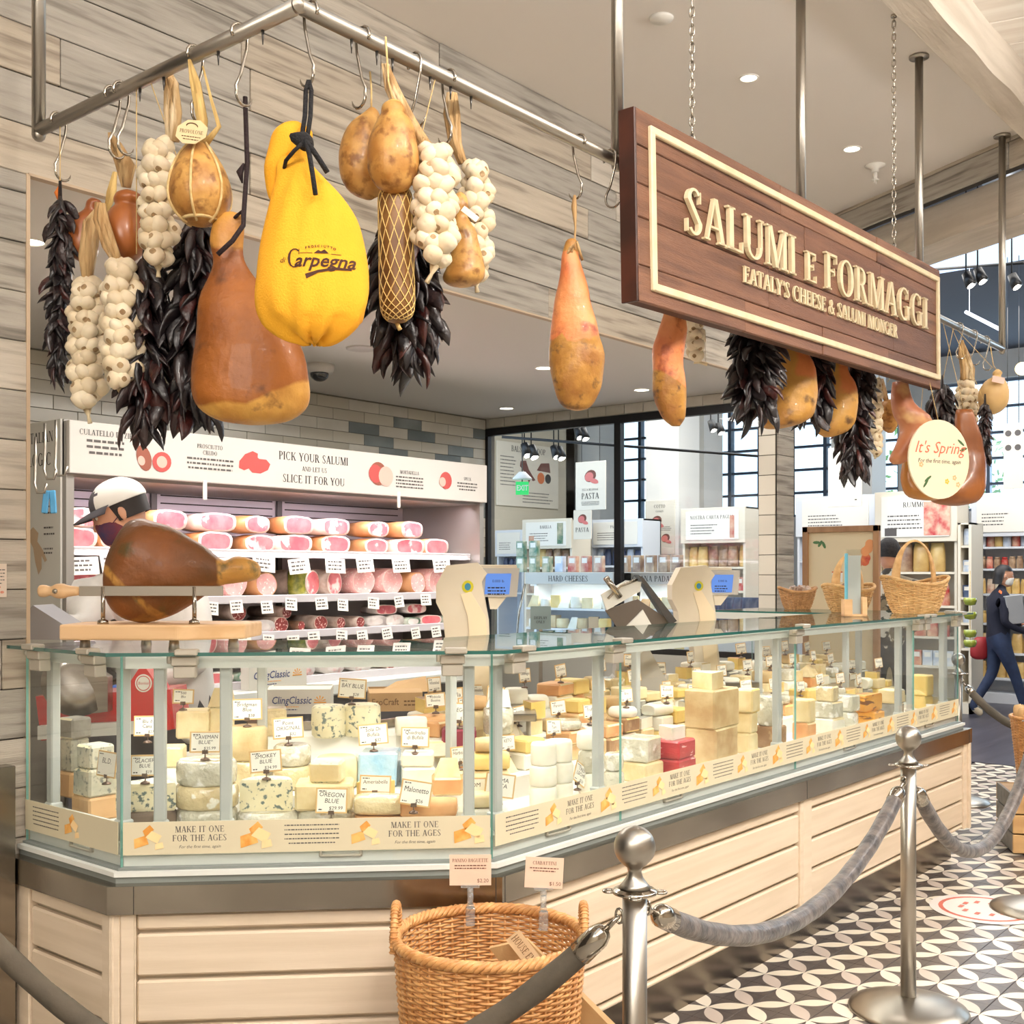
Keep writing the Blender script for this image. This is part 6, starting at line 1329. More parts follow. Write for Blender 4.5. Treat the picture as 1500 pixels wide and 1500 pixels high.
th, dh, _ = hang('cured_ham', 'whole brown cured ham clamped on its side in the beech stand on the glass', 'ham', 240, 912, 3.33)
for c in list(th.children): bpy.data.objects.remove(c)
secs = []
for px, yt, yb, ry in ((157, 842, 858, .02), (161, 812, 882, .055), (170, 790, 896, .075), (185, 767, 908, .088), (205, 758, 913, .092), (225, 762, 911, .09), (250, 773, 902, .084), (275, 786, 887, .072), (300, 802, 872, .058), (318, 817, 862, .045), (330, 822, 857, .036), (345, 815, 855, .035), (362, 818, 852, .034), (376, 826, 846, .024), (381, 834, 840, .006)):
    zc = (912-(yt+yb)/2)*s_; secs.append(((px-240)*s_, 0, zc, ry, (yb-yt)/2*s_))
m = MB().loft(smooth_secs(secs, 3), 30, 0, .012, 11, 3); m.v = [(z, x, y+.001) for x, y, z in m.v]
m.w = [max(.5+(v[0]-(322-240)*s_)*20, .5+(-abs(v[2]-.13-(v[0]+.12)*-.9)+.012)*16, .45+(.02-v[2])*12) for v in m.v]
ob('ham_body', m, duo('jamon_skin', ((140, 82, 36), (104, 66, 30), (84, 78, 38), 6, 9, .55), ((200, 146, 66), (166, 116, 56), (126, 104, 58), 9, 22, .56)), th)
# slanted steel tray and scanner left of the stand
d = 3.7; p = atD(82, 942, d); q = pxf(82, 942, d)
tg(ob('control_panel', xprism(MB(), q([(46, 898), (52, 892), (118, 934), (112, 942), (46, 942)]), -.02, .14), mat('panel_grey', (150, 150, 154), rough=.4, metal=.4), None, (p.x, p.y, 1.336), (0, 0, YAW)), 'slanted grey control panel standing on the left end of the glass top', 'control panel')
# acrylic leaflet holder
d = 5.66; s_ = d/FPX; p = atD(1250, 903, d); p.z = 1.335; t = thing('leaflet_holder', 'clear upright leaflet holder on a small pale wooden block', 'holder', p, YAW)
ob('wooden_block', MB().cbox(-.052, -.012, -.03, .03, 0, .085, .002).cbox(.035, .06, -.03, .03, 0, .095, .002).cbox(-.052, .06, -.03, .03, 0, .012, .002), WD, t)
ob('leaflet', MB().box(-.03, .035, -.004, .004, .012, .3), mat('leaflet_grey', (206, 214, 212), rough=.4), t); ob('leaflet_edge', MB().box(-.042, -.028, -.006, .006, .06, .31), mat('aqua_edge', (120, 200, 226), rough=.3), t)
ob('acrylic_sleeve', MB().box(-.034, .04, -.012, -.009, .012, .33).box(-.034, .04, .009, .012, .012, .33), ACRYL, t)
WK = mat('pale_wicker', (222, 184, 128), (196, 152, 96), 26, rough=.6, var=.04); WK2 = mat('honey_wicker', (222, 168, 106), (190, 130, 72), 30, rough=.45, coat=.15)
def weave(m, prof, ns, rows, r=.0028, sx=1, sy=1, seg=4, end=0, amp=.004, sag=0):
    """rows of weavers running in and out of ns stakes; prof(f) -> radius, z"""
    for i in range(rows):
        f = (i+.5)/rows; R0, z = prof(f); P = []; K = ns*seg//2
        for k in range(K+1):
            a = 2*PI*k/K; w = math.cos(a*ns/2+PI*(i % 2))*amp; zz = z+sag*f*(math.cos(a*2)) ; P.append(((R0+w)*math.cos(a)*sx, (R0+w)*math.sin(a)*sy, zz))
        m.tube(P, r, 5, cap=False)
    return m
def basket(t, prof, ns, rows, mt, r=.0028, sx=1, sy=1, rim=.008, amp=.004, sag=0, seg=6):
    ob('weave', weave(MB(), prof, ns, rows, r, sx, sy, seg, amp=amp, sag=sag), mt, t, kind='stuff')
    m = MB()
    for k in range(ns):
        a = 2*PI*k/ns+PI/ns*0; m.tube([((prof(f)[0])*math.cos(a)*sx, (prof(f)[0])*math.sin(a)*sy, prof(f)[1]+sag*f*math.cos(2*a)) for f in [j/8 for j in range(9)]], r*1.1, 5)
    ob('stakes', m, mt, t, kind='stuff')
    m = MB(); R1, z1 = prof(1.0)
    for j in range(4):
        P = []; n = 120
        for k in range(n+1):
            a = 2*PI*k/n; b = a*22+j*PI/2; P.append(((R1+math.cos(b)*rim*.7)*math.cos(a)*sx, (R1+math.cos(b)*rim*.7)*math.sin(a)*sy, z1+math.sin(b)*rim*.7+sag*math.cos(2*a)))
        m.tube(P, rim*.62, 6, cap=False)
    ob('braided_rim', m, mt, t); R2, z0 = prof(0.0)
    ob('basket_base', MB().lathe([(.001, 0), (R2, 0), (R2, .01), (.001, .01)], 28, (0, 0, z0-.001), sx, sy), mt, t)
def handle(t, half, z0, z1, r, mt, axis='x', w=1):
    P = [((half*math.cos(a), 0, z0+(z1-z0)*math.sin(a)**.8) if axis == 'x' else (0, half*math.cos(a), z0+(z1-z0)*math.sin(a)**.8)) for a in [PI*k/24 for k in range(25)]]
    ob('handle', MB().tube(P, [r*(1+w*abs(math.cos(PI*k/24))**3) for k in range(25)], 10, flat=.5), mt, t)
def oval(label, px, py, d, wpx, hpx, handlepx, rz=0, fill=None, mt=None):
    s_ = d/FPX; p = atD(px, py, d); p.z = 1.336; t = thing('wicker_basket', label, 'basket', p, YAW+rz, None); w = wpx*s_/2; h = hpx*s_
    basket(t, lambda f: (w*(.62+.38*f**.7), h*f), 22, max(8, int(h/.0095)), mt or WK, .0042, 1, .72, .008, .0042, h*.12)
    if handlepx: handle(t, w*.62, h*.75, handlepx*s_, .008, mt or WK, 'x', 2.2)
    if fill:
        r = random.Random(px)
        for k in range(9):
            a = k*2.4; ob('snack_bag', MB().loft(smooth_secs([(0, 0, 0, .02, .006), (.01, 0, 0, .024, .012), (.05, 0, 0, .024, .012), (.06, 0, 0, .02, .002)], 2), 10), fill, t, (math.cos(a)*w*.5*(.3+.7*r.random()), math.sin(a)*w*.35, h*.72), (r.uniform(-.8, .8), r.uniform(-.8, .8), r.uniform(0, 3)))
    return t
oval('large empty wicker basket with a tall handle on the glass top', 1340, 898, 6.1, 100, 48, 106, .2)
BRNB = mat('brown_bags', (112, 70, 52), (196, 178, 160), 30, rough=.4)
oval('wicker basket with a tall handle and brown snack bags, behind the leaflet holder', 1243, 896, 6.3, 84, 36, 82, .5, BRNB); oval('low wicker basket without handle holding brown snack bags by the pillar', 1168, 890, 6.78, 54, 28, 0, 0, BRNB, mat('dark_wicker', (196, 150, 100), (160, 116, 72), 26, rough=.6))
# ================================================================ FOREGROUND
def stanchion(x, y, label):
    t = thing('rope_stanchion', label, 'stanchion', (x, y, 0), 0, 'steel rope stanchions')
    ob('base', MB().lathe([(.205, 0), (.206, .006), (.2, .016), (.15, .034), (.08, .047), (.045, .052), (.03, .054)], 48), SATIN, t)
    ob('post', MB().lathe([(.0265, .05), (.0265, .868)], 28), SATIN, t)
    col_ = ob('collar', MB().lathe([(.0265, .862), (.048, .866), (.05, .870), (.045, .874), (.03, .878), (.024, .884)], 28), CHROME, t)
    for k in range(4):
        a = k*PI/2+.6; c = Vector((math.cos(a)*.055, math.sin(a)*.055, .869)); ob('collar_eye', MB().tube([(c.x+math.cos(b)*.012*math.cos(a), c.y+math.cos(b)*.012*math.sin(a), c.z+math.sin(b)*.003+.0) if False else (c.x+.012*math.cos(b), c.y+.012*math.sin(b), c.z) for b in [2*PI*j/12 for j in range(13)]], .003, 6, cap=False), CHROME, col_)
    ob('finial', MB().lathe([(.036, .878), (.028, .886), (.018, .9), (.0145, .912), (.0165, .921), (.026, .928)]+[(.0445*math.sin(a), .965-.0445*math.cos(a)) for a in [D2(38+k*10.9) for k in range(14)]], 36), SATIN, t)
SA_ = (2.06, 1.362); SB_ = (4.03, 1.51); SC_ = (5.60, 1.50); S0_ = (1.28, 3.0)
stanchion(*SA_, 'brushed steel rope stanchion with ball top, nearest, beside the wicker basket'); stanchion(*SB_, 'brushed steel rope stanchion with ball top, second from the left, on patterned floor')
stanchion(*SC_, 'steel rope stanchion at the right edge, only its round base showing'); stanchion(7.9, 2.62, 'small far steel rope stanchion beyond the right end of the counter')
VEL = mat('grey_velvet', (112, 102, 96), (62, 58, 58), 26, rough=.5, bump=.6, bsc=34, coat=.15)
VEL.node_tree.nodes['Principled BSDF'].inputs['Sheen Weight'].default_value = .15
VEL2 = mat('brown_velvet', (98, 88, 74), (80, 72, 60), 8, rough=.8, bump=.2, bsc=60)
def rope(a, b, sag, label, m, pw=1.0, r=.0265, z=.85):
    t = thing('barrier_rope', label, 'rope', (a[0], a[1], 0), 0, 'velvet ropes between the stanchions'); A = Vector((0, 0, z)); B = Vector((b[0]-a[0], b[1]-a[1], z)); dr = (B-A).normalized(); L = (B-A).length
    P = [A.lerp(B, f)+Vector((0, 0, -sag*4*f*(1-f))) for f in [k/60 for k in range(61)]]
    st = next(i for i in range(61) if (P[i]-P[0]).length > .085); en = 60-st
    st2 = next(i for i in range(61) if (P[i]-P[0]).length > .17); en2 = 60-st2
    core = P[st2-1:en2+2]; rr = []
    mb = MB(); vs = core; mb.tube(vs, [r*(1+.03*math.sin(k*5)) for k in range(len(vs))], 16)
    ob('velvet_sleeve', mb, m, t)
    for pp in (P[st:st2+1], P[en2:en+1][::-1]):
        n = len(pp); ob('rope_end', MB().tube([pp[0]]+[pp[0].lerp(pp[-1], f) for f in (.08, .3, .98, 1)], [.008, .018, .0265, .0275, .02], 18), CHROME, t)
    for pp in (P[:st+1], P[en:][::-1]):
        ob('snap_hook', MB().tube([pp[0]+(pp[-1]-pp[0]).normalized()*.05, pp[-1]], [.005, .007], 8).tube([pp[0].lerp(pp[-1], .55)+Vector((0, math.cos(b_)*.009, math.sin(b_)*.016)) for b_ in [2*PI*j/12 for j in range(13)]], .003, 6, cap=False), CHROME, t)
rope(SA_, SB_, .27, 'grey velvet rope sagging between the two nearest stanchions', VEL); rope(SB_, SC_, .42, 'grey velvet rope sagging from the second stanchion to the right edge', VEL)
rope(SA_, S0_, .50, 'brown velvet rope from the nearest stanchion to the left, leaving the picture below', VEL2); rope((7.9, 2.62), (7.3, 1.45), .30, 'dark flat looking rope sagging from the far small stanchion toward the right basket', VEL2)
stanchion(7.3, 1.45, 'steel rope stanchion hidden past the right edge behind the far basket') if False else None
# bread basket
BX, BY = 2.2, 1.89; zr = .635; t = thing('bread_basket', 'tall round honey coloured wicker basket in front of the counter', 'basket', (BX, BY, 0), YAW)
basket(t, lambda f: (.19+.048*f, .01+(zr-.01)*f), 40, 84, WK2, .0036, 1, 1, .0125, .0042, 0, 8)
for sgn in (-1, 1):
    P = [(sgn*.236, -.02+.06*math.cos(a), zr-.02+.1*math.sin(a)) for a in [PI*k/16 for k in range(17)]]
    P = [(sgn*(.236+.0), y+.01, z) for _, y, z in P]; m = MB().tube(P, .009, 10)
    for k in range(26): f = k/25*16; i = min(int(f), 15); c = Vector(P[i]).lerp(Vector(P[i+1]), f-i); tn = (Vector(P[i+1])-Vector(P[i])).normalized(); u = tn.orthogonal().normalized(); v = tn.cross(u); m.tube([c+(u*math.cos(b)+v*math.sin(b))*.0095 for b in [2*PI*j/8 for j in range(9)]], .0025, 5, cap=False)
    ob('ear_handle', m, WK2, t)
# bread bag inside
tb = thing('bread_bag', 'brown paper bread bag with a printed band standing in the bread basket', 'bag', (BX, BY, 0), YAW)
m = MB(); m.add([(.03, .0, .12), (.19, -.05, .12), (.19, .04, .12), (.03, .07, .12), (.045, .0, .62), (.14, -.03, .585), (.14, -.012, .585), (.045, .015, .62)], [(0, 3, 2, 1), (4, 5, 6, 7), (0, 1, 5, 4), (1, 2, 6, 5), (2, 3, 7, 6), (3, 0, 4, 7)])
m.v = [tuple(Matrix.Rotation(D2(-38), 3, 'Y') @ Vector((x-.1, y, z-.55)) + Vector((.085, .02, .575))) for x, y, z in m.v]; ob('paper_bag', m, mat('kraft_paper', (196, 158, 108), (206, 170, 122), 7, rough=.7, bump=.4, bsc=20), tb)
m = MB(); m.add([(-.055, 0, -.03), (.055, 0, -.03), (.055, 0, .012), (-.055, 0, .012)], [(0, 1, 2, 3)], 0); serif(m, 'HOUSE EVOO', 0, -.018, .019, -.0008, 0, 1, maxw=.1)
ob('printed_band', m, [mat('band_tan', (220, 188, 146), rough=.7), mat('band_ink', (120, 84, 48), rough=.8)], tb, (.098, -.035, .61), (0, D2(52), 0))
for px, pyt, pyb, w, nm, pr, dd in ((689, 1252, 1297, 61, 'PANINO BAGUETTE', '$2.20', 3.08), (796, 1256, 1301, 56, 'CIABATTINI', '$1.50', 3.04)):
    s_ = dd/FPX; p = atD(px, pyb, dd); t = thing('sign_clip', 'pink price sign reading %s in a clear clip on the basket rim' % nm, 'price sign', p, YAW+.02); w *= s_; h = (pyb-pyt)*s_
    m = MB().box(-w/2, w/2, 0, .0015, 0, h, 0); serif(m, nm, 0, h*.76, h*.115, -.0006, 0, 1, maxw=w*.86); lines(m, -w*.38, w*.38, h*.63, 2, h*.09, h*.035, -.0006, 1, True); text(m, pr, w*.3, h*.15, h*.17, -.0006, 1)
    ob('card', m, [mat('pink_card', (236, 204, 180), rough=.7), mat('card_ink', (120, 80, 66), rough=.8)], t, (0, 0, 0), (0, D2(0 if px < 700 else 3), 0))
    CLR = glassmat('clear_plastic', (.9, .92, .92), 2.5, .1, .12)
    zb_ = (zr-p.z+.02) if True else 0
    ob('clip_bar', MB().cbox(-.025, .025, -.006, .006, -.006, .002, .002), CLR, t); ob('clip_stem', MB().ball((0, 0, -.014), .009, 12, 8).cyl((0, 0, -.02), (0, 0, -.05), .008).ball((0, 0, -.055), .01, 12, 8).cyl((0, 0, -.06), (0, 0, zb_), .009), CLR, t); ob('clip_jaw', MB().cbox(-.012, .012, -.012, .012, zb_-.05, zb_, .003), CLR, t)
# crate and far bread basket at the right
p = Vector((7.02, 1.86, 0)); t = thing('wooden_crate', 'pale wooden crate with round brand marks under the far wicker basket', 'crate', (6.62, 1.90, 0), -D2(62)); CR = mat('pine_crate', (206, 168, 116), (186, 146, 96), 3, st=(.4, 5, 5), rough=.6, var=.06); CRG = mat('grey_crate', (150, 144, 134), (130, 124, 116), 4, st=(.4, 5, 5), rough=.7)
for k in range(3):
    z = .01+k*.108
    ob('crate_board', MB().cbox(0, .46, 0, .016, z, z+.1, .002), CR, t); ob('crate_board', MB().cbox(0, .46, .42, .436, z, z+.1, .002), CR, t)
    ob('crate_board', MB().cbox(0, .016, .016, .42, z, z+.1, .002), CRG, t); ob('crate_board', MB().cbox(.444, .46, .016, .42, z, z+.1, .002), CR, t)
ob('crate_bottom', MB().box(.01, .45, .01, .43, .31, .322), CR, t)
m = MB()
for j in range(24): a, b = 2*PI*j/24, 2*PI*(j+1)/24; m.add([(.25+r*math.cos(c)*.1, -.001, .165+r*math.sin(c)*.1) for r, c in ((1, a), (1, b), (.82, b), (.82, a))], [(0, 1, 2, 3)])
serif(m, 'E', .25, .13, .07, -.001, maxw=.1); ob('brand_mark', m, mat('burnt_mark', (70, 50, 36), rough=.8), t)
t = thing('bread_basket', 'tall wicker basket full of bread bags standing on the wooden crate at the right', 'basket', (6.84, 1.80, .322), -D2(62)); basket(t, lambda f: (.125+.045*f, .005+.415*f), 26, 52, WK2, .0036, 1, 1, .009, .004, 0, 6)
r = random.Random(4)
for k in range(7): a = k*2.4; ob('bread_bag', MB().loft(smooth_secs([(0, 0, 0, .03, .02), (.1, 0, 0, .035, .025), (.2, 0, 0, .03, .02), (.24, 0, 0, .015, .01)], 2), 10, 0, .008, 30, k), MC['kraft_paper'], t, (math.cos(a)*.08, math.sin(a)*.08, .25), (r.uniform(-.4, .4), r.uniform(-.4, .4), 0))
p = atZ(1442, 1332, 0); m = MB(); disc(m, 0, 0, .24, .24, 0, 0, 30); disc(m, 0, 0, .2, .2, -.0004, 1, 30); disc(m, 0, 0, .18, .18, -.0008, 0, 30); m.v = [(x, z, .0015-y) for x, y, z in m.v]
for k in range(10): a = k*.628; i0 = len(m.v); m.add([(math.cos(a)*.1-.02, math.sin(a)*.1-.01, .004), (math.cos(a)*.1+.02, math.sin(a)*.1-.01, .004), (math.cos(a)*.1+.02, math.sin(a)*.1+.01, .004), (math.cos(a)*.1-.02, math.sin(a)*.1+.01, .004)], [(0, 1, 2, 3)], 1)
tg(ob('floor_sticker', m, [mat('sticker_white', (236, 228, 222), rough=.5), mat('sticker_red', (214, 110, 90), rough=.5)], None, (p.x, p.y, .001)), 'round white and red floor sticker beside the right stanchion base', 'sticker')
# ================================================================ THE HALL BEYOND
UNW = mat('unit_cream', (228, 218, 198), rough=.5); UNB = mat('unit_white', (222, 226, 232), rough=.5); HDR = mat('header_white', (240, 236, 226), rough=.6)
PKM = [mat('pack_'+n, c, c2, 9, rough=.35, coat=.4, var=.12) for n, c, c2 in (('red', (186, 44, 40), (226, 190, 160)), ('gold', (222, 190, 120), (196, 156, 90)), ('green', (50, 120, 96), (210, 200, 170)), ('brown', (128, 92, 70), (206, 176, 140)), ('navy', (38, 52, 86), (84, 98, 130)), ('cream', (230, 216, 190), (190, 120, 100)), ('white', (232, 232, 232), (170, 190, 216)))]
bagm = MB().loft(smooth_secs([(0, 0, 0, .05, .025), (.02, 0, 0, .055, .035), (.14, 0, 0, .052, .032), (.19, 0, 0, .045, .01), (.2, 0, 0, .045, .003)], 2), 10)
boxm = MB().cbox(-.05, .05, -.03, .03, 0, .16, .003); boxm.add([(-.032, -.031, .09), (.032, -.031, .09), (.032, -.031, .14), (-.032, -.031, .14)], [(0, 1, 2, 3)], 1)
jarm = MB().lathe([(.035, 0), (.04, .01), (.04, .1), (.03, .12), (.032, .122), (.032, .14), (.001, .14)], 12)
PM = {(k, i): mb.mesh(n, [PKM[i], HDR]) for k, mb, n in (('bag', bagm, 'bag'), ('box', boxm, 'carton'), ('jar', jarm, 'jar')) for i in range(7)}
def unit(label, x0p, x1p, X, zt, hh, shelves, kinds, title=None, yb=None, fm=UNW, pics=None, sidecol=None):
    """shelving facing the counter: columns x0p..x1p of the photo on the plane X; zt top; hh header height"""
    y0 = atX(x0p, 800, X).y; y1 = atX(x1p, 800, X).y; w = y0-y1; t = thing('shelf_unit', label, 'shelving', (X, (y0+y1)/2, 0), -PI/2)
    ob('unit_carcass', MB().box(-w/2, -w/2+.03, 0, .4, 0, zt).box(w/2-.03, w/2, 0, .4, 0, zt).box(-w/2, w/2, .38, .4, 0, zt).box(-w/2, w/2, .0, .4, 0, .12).box(-w/2, w/2, 0, .4, zt-.02, zt), fm, t)
    if hh:
        ob('header', MB().cbox(-w/2-.01, w/2+.01, -.03, .0, zt-hh, zt, .004), fm, t); m = MB().box(-w*.42, w*.42, -.042, -.031, zt-hh*.9, zt-hh*.1, 0)
        if title: serif(m, title, 0, zt-hh*.32, hh*.1, -.043, 0, 1, maxw=w*.7)
        lines(m, -w*.34, w*.1, zt-hh*.5, 4, hh*.08, hh*.025, -.043, 2)
        for (px, pz, a, b, mi) in (pics or ()): m.add([(px*w-a/2, -.044, zt-hh+pz*hh-b/2), (px*w+a/2, -.044, zt-hh+pz*hh-b/2), (px*w+a/2, -.044, zt-hh+pz*hh+b/2), (px*w-a/2, -.044, zt-hh+pz*hh+b/2)], [(0, 1, 2, 3)], mi)
        ob('header_board', m, [HDR, INK, INK2, PKM[0], PKM[2]], t)
    n = 0; r = random.Random(int(x0p))
    for z, kd in zip(shelves, kinds):
        ob('shelf', MB().box(-w/2+.03, w/2-.03, .01, .38, z-.025, z), fm, t)
        if not kd: continue
        shape, cols, sc = kd; x = -w/2+.03+.055*sc; step = (.108 if shape != 'jar' else .086)*sc; row = nth(n); n += 1; k = 0
        while x < w/2-.05*sc:
            c = r.choice(cols); p = Vector((X+.08+.03*r.random(), (y0+y1)/2-x, z+.0005))
            o = ob({'bag': 'food_bag', 'box': 'food_carton', 'jar': 'food_jar'}[shape], PM[(shape, c)], None, None, p, (0, 0, -PI/2+r.uniform(-.15, .15)), sc=(sc, sc, sc*r.uniform(.92, 1.05)))
            tg(o, '%s %s on %s, %s from left' % (['red', 'golden', 'green', 'brown', 'navy', 'cream', 'white'][c], {'bag': 'bag', 'box': 'carton', 'jar': 'jar'}[shape], SHN(label, row), nth(min(k, 23))), {'bag': 'bag', 'box': 'carton', 'jar': 'jar'}[shape], 'goods on the far shelves')
            k += 1; x += step
    return t
def SHN(label, row):
    k = {'cream unit with': 'the jar headed unit', 'narrow pale': 'the narrow unit behind the mullion', 'pale unit at': 'the unit at the tiled corner', 'cream unit right': 'the unit right of the white column', 'pale unit behind': 'the unit behind the framed board', 'big cream': 'the unit behind the man', 'slim cream': 'the slim unit', 'white unit': 'the unit behind the woman'}
    return row+' shelf of '+next(v for q, v in k.items() if label.startswith(q))
X1 = 13.0
unit('cream unit with green jar header', 768, 838, 11, 2.2, .36, (1.62, 1.3, .9), (('bag', (3, 1), 1.1), ('box', (3,), 1), None), 'BARILLA', pics=((.3, .5, .09, .25, 4), (-.3, .3, .08, .1, 3)))
unit('narrow pale unit behind the mullion', 866, 942, 11.6, 2.2, .34, (1.64, 1.3, .9), (('bag', (6, 4), 1), ('box', (5,), 1), None), 'PASTA', fm=UNB)
unit('pale unit at the tiled corner', 728, 767, 11.4, 2.1, .34, (1.6, 1.3), (('jar', (4, 6), 1), None), None, fm=UNB)
unit('cream unit right of the white column', 1000, 1092, 12, 2.32, .42, (1.62, 1.34, .95), (('bag', (3, 1, 3), 1.25), ('box', (0, 0, 5), 1), ('bag', (4,), 1.1)), 'NOSTRA CARTA PAGLIA', pics=((.32, .45, .06, .26, 3),))
unit('pale unit behind the framed board', 1168, 1284, 13.5, 2.5, .5, (1.7, 1.2), (('bag', (6, 1), 1.2), None), None, fm=UNB)
unit('big cream unit behind the man', 1284, 1402, 13, 2.48, .58, (1.56, 1.18, .83, .5), (('bag', (1, 1, 3), 1.7), ('bag', (0, 0, 1), 1.2), ('bag', (0, 0), 1.2), ('box', (0, 6), 1.1)), 'RUMMO', pics=((.2, .45, .16, .38, 3), (.36, .5, .13, .44, 3), (-.3, .2, .14, .09, 2)))
unit('slim cream unit with green spoons', 1403, 1423, 12.9, 2.1, 0, (1.85, 1.56, 1.28, 1.0, .72), (('bag', (6,), 1), ('box', (0, 6), .8), ('box', (0, 4), .8), ('box', (0, 6), .8), ('jar', (0, 6), .8)))
unit('white unit behind the woman', 1425, 1520, 14.2, 2.5, .52, (1.86, 1.6, 1.3, .95, .6, .3), (('bag', (1, 6, 0), .9), ('jar', (3, 0), 1), ('bag', (1, 5), .9), ('jar', (1, 3), 1.1), ('bag', (1, 6), 1.2), ('bag', (1,), 1)), None, fm=UNB)
# display fridges beyond the partition
def deli(label, x0p, x1p, X, title, zt):
    y0 = atX(x0p, 800, X).y; y1 = atX(x1p, 800, X).y; w = y0-y1; t = thing('deli_case', label, 'display fridge', (X, (y0+y1)/2, 0), -PI/2)
    ob('fridge_body', MB().box(-w/2, w/2, .5, .56, 0, zt).box(-w/2, w/2, 0, .56, 0, .7).box(-w/2, -w/2+.03, .25, .56, .7, zt).box(w/2-.03, w/2, .25, .56, .7, zt), UNB, t)
    m = MB().cbox(-w/2, w/2, .1, .56, zt-.12, zt, .006, 0); serif(m, title, 0, zt-.09, .055, .099, 0, 1, maxw=w*.8); ob('title_band', m, [mat('band_grey', (196, 194, 186), rough=.5), INK], t)
    ob('curved_glass', MB().add([(-w/2, y, z) for y, z in ((-.05, .75), (-.03, 1.0), (.02, 1.2), (.1, zt-.12))]+[(w/2, y, z) for y, z in ((-.05, .75), (-.03, 1.0), (.02, 1.2), (.1, zt-.12))], [(0, 4, 5, 1), (1, 5, 6, 2), (2, 6, 7, 3)]), GLASS, t)
    ob('end_rail', MB().tube([(-w/2, .1, zt-.12), (-w/2, .0, 1.15), (-w/2, -.05, .75)], .012, 8), CHROME, t)
    for z in (.78, 1.0, 1.2): ob('shelf', MB().box(-w/2+.03, w/2-.03, .08, .5, z-.02, z), FWH, t)
    area('deli_strip', (X+.18, (y0+y1)/2, zt-.13), (0, D2(-20), 0), .03, w*.9, 4, (1, 1, .92), 150)
    r = random.Random(int(x0p)); n = 0
    for zi, z in enumerate((1.0, 1.2, .78)):
        x = -w/2+.09
        while x < w/2-.07:
            sh = r.choice(('wedge', 'block', 'drum', 'tri')); ww = r.uniform(.1, .14); c = r.choice(('cream', 'yellow', 'white', 'cream', 'tan'))
            tg(ob('cheese', cheesemesh(sh, ww, r.uniform(.08, .13), .1, 'rustic' if c == 'tan' else c, c, n), None, None, (X+.16, (y0+y1)/2-x, z+.001), (0, 0, -PI/2)), '%s cheese on the %s shelf of the %s fridge, %s from the left' % (CNAME[c], ('middle', 'upper', 'lower')[zi], title.lower(), nth(int((x+w/2)/.13))), 'cheese', 'cheeses in the far display fridges'); x += ww+r.uniform(.0, .015); n += 1
    return (y0+y1)/2, w
yc, w = deli('curved glass fridge headed hard cheeses beyond the partition', 760, 890, 9.0, 'HARD CHEESES', 1.555); deli('curved glass fridge headed grana padano beyond the partition', 905, 1000, 9.3, 'GRANA PADANO', 1.555)
r = random.Random(9); px = 764; k = 0
while px < 994:
    if 882 < px < 910: px += 19; continue
    c = 2 if px < 808 else (6 if px < 828 else (0 if px < 862 else (5 if px < 900 else (3 if px < 960 else 3)))); X = 9.25
    for lv in range(2 if px < 800 else 1):
        p = atX(px, 830, X); tg(ob('food_carton', PM[('box', c)], None, None, (X, p.y, 1.556+lv*.162), (0, 0, -PI/2+r.uniform(-.1, .1))), '%s carton on top of the display fridges, %s%s from the left' % (['red', 'golden', 'green', 'brown', 'navy', 'cream', 'white'][c], 'upper layer, ' if lv else '', nth(min(k, 23))), 'carton', 'cartons on the display fridges')
    px += 19; k += 1
# navy coffee bags on a rack right of the second scale
t = thing('bag_rack', 'low white rack with navy bags right of the second scale', 'rack', (7.9, atX(1068, 900, 7.9).y, 0), -PI/2); ob('rack_frame', MB().box(-.4, .35, 0, .3, 0, 1.17), UNB, t)
for k in range(6): p = atX(1046+k*12, 900, 7.95); tg(ob('food_bag', PM[('bag', 4)], None, None, (7.95, p.y, 1.171), (0, 0, -PI/2), sc=(.95, .95, .95)), 'navy bag on the low white rack, %s from the left' % nth(k), 'bag', 'navy bags on the low rack')
# boards and posters
def poster(name, label, px0, px1, py0, py1, X, draw, rz=-PI/2, cat='poster', hang_=True):
    a = atX(px0, py0, X); b = atX(px1, py1, X); w = a.y-b.y; zc = H0-((py0+py1)/2-839)*((a.x*FX+a.y*FY)+(b.x*FX+b.y*FY))/2/FPX; h = (py1-py0)*((a.x*FX+a.y*FY)+(b.x*FX+b.y*FY))/2/FPX
    t = thing(name, label, cat, (X, (a.y+b.y)/2, zc), rz); ob('board', MB().cbox(-w/2, w/2, 0, .015, -h/2, h/2, .002), mat('poster_paper', (230, 222, 206), rough=.6), t)
    m = MB(); draw(m, w, h); ob('print', m, [INK, INK2, mat('poster_brown', (120, 70, 60), rough=.7), mat('poster_pink', (214, 120, 116), rough=.7), mat('poster_orange', (226, 120, 60), rough=.7)], t)
    if hang_: ob('hanging_cable', MB().cyl((-w*.3, .005, h/2), (-w*.3, .005, 4.75-zc), .004, n=6).cyl((w*.3, .005, h/2), (w*.3, .005, 4.75-zc), .004, n=6), DSTEEL, t)
    return t
def ham_pic(m, x, z, s, y=-.002):
    disc(m, x, z, s, s*.8, y, 2, 12, .4); disc(m, x-s*.2, z-s*.1, s*.75, s*.6, y-.0005, 3, 12, .4); disc(m, x+s*.6, z-s*.7, s*.8, s*.35, y-.001, 3, 10, -.3)
poster('hanging_poster', 'hanging grey board reading pasta beyond the glass partition', 843, 887, 676, 747, 10.4, lambda m, w, h: (ham_pic(m, -.0*w, .2*h, w*.2), serif(m, 'EGG & REGIONAL', 0, -.1*h, h*.04, -.002, 0, 1, maxw=w*.7), serif(m, 'PASTA', 0, -.27*h, h*.12, -.002, maxw=w*.75), lines(m, -w*.3, w*.3, -.34*h, 3, h*.03, h*.012, -.002, 1, True)))
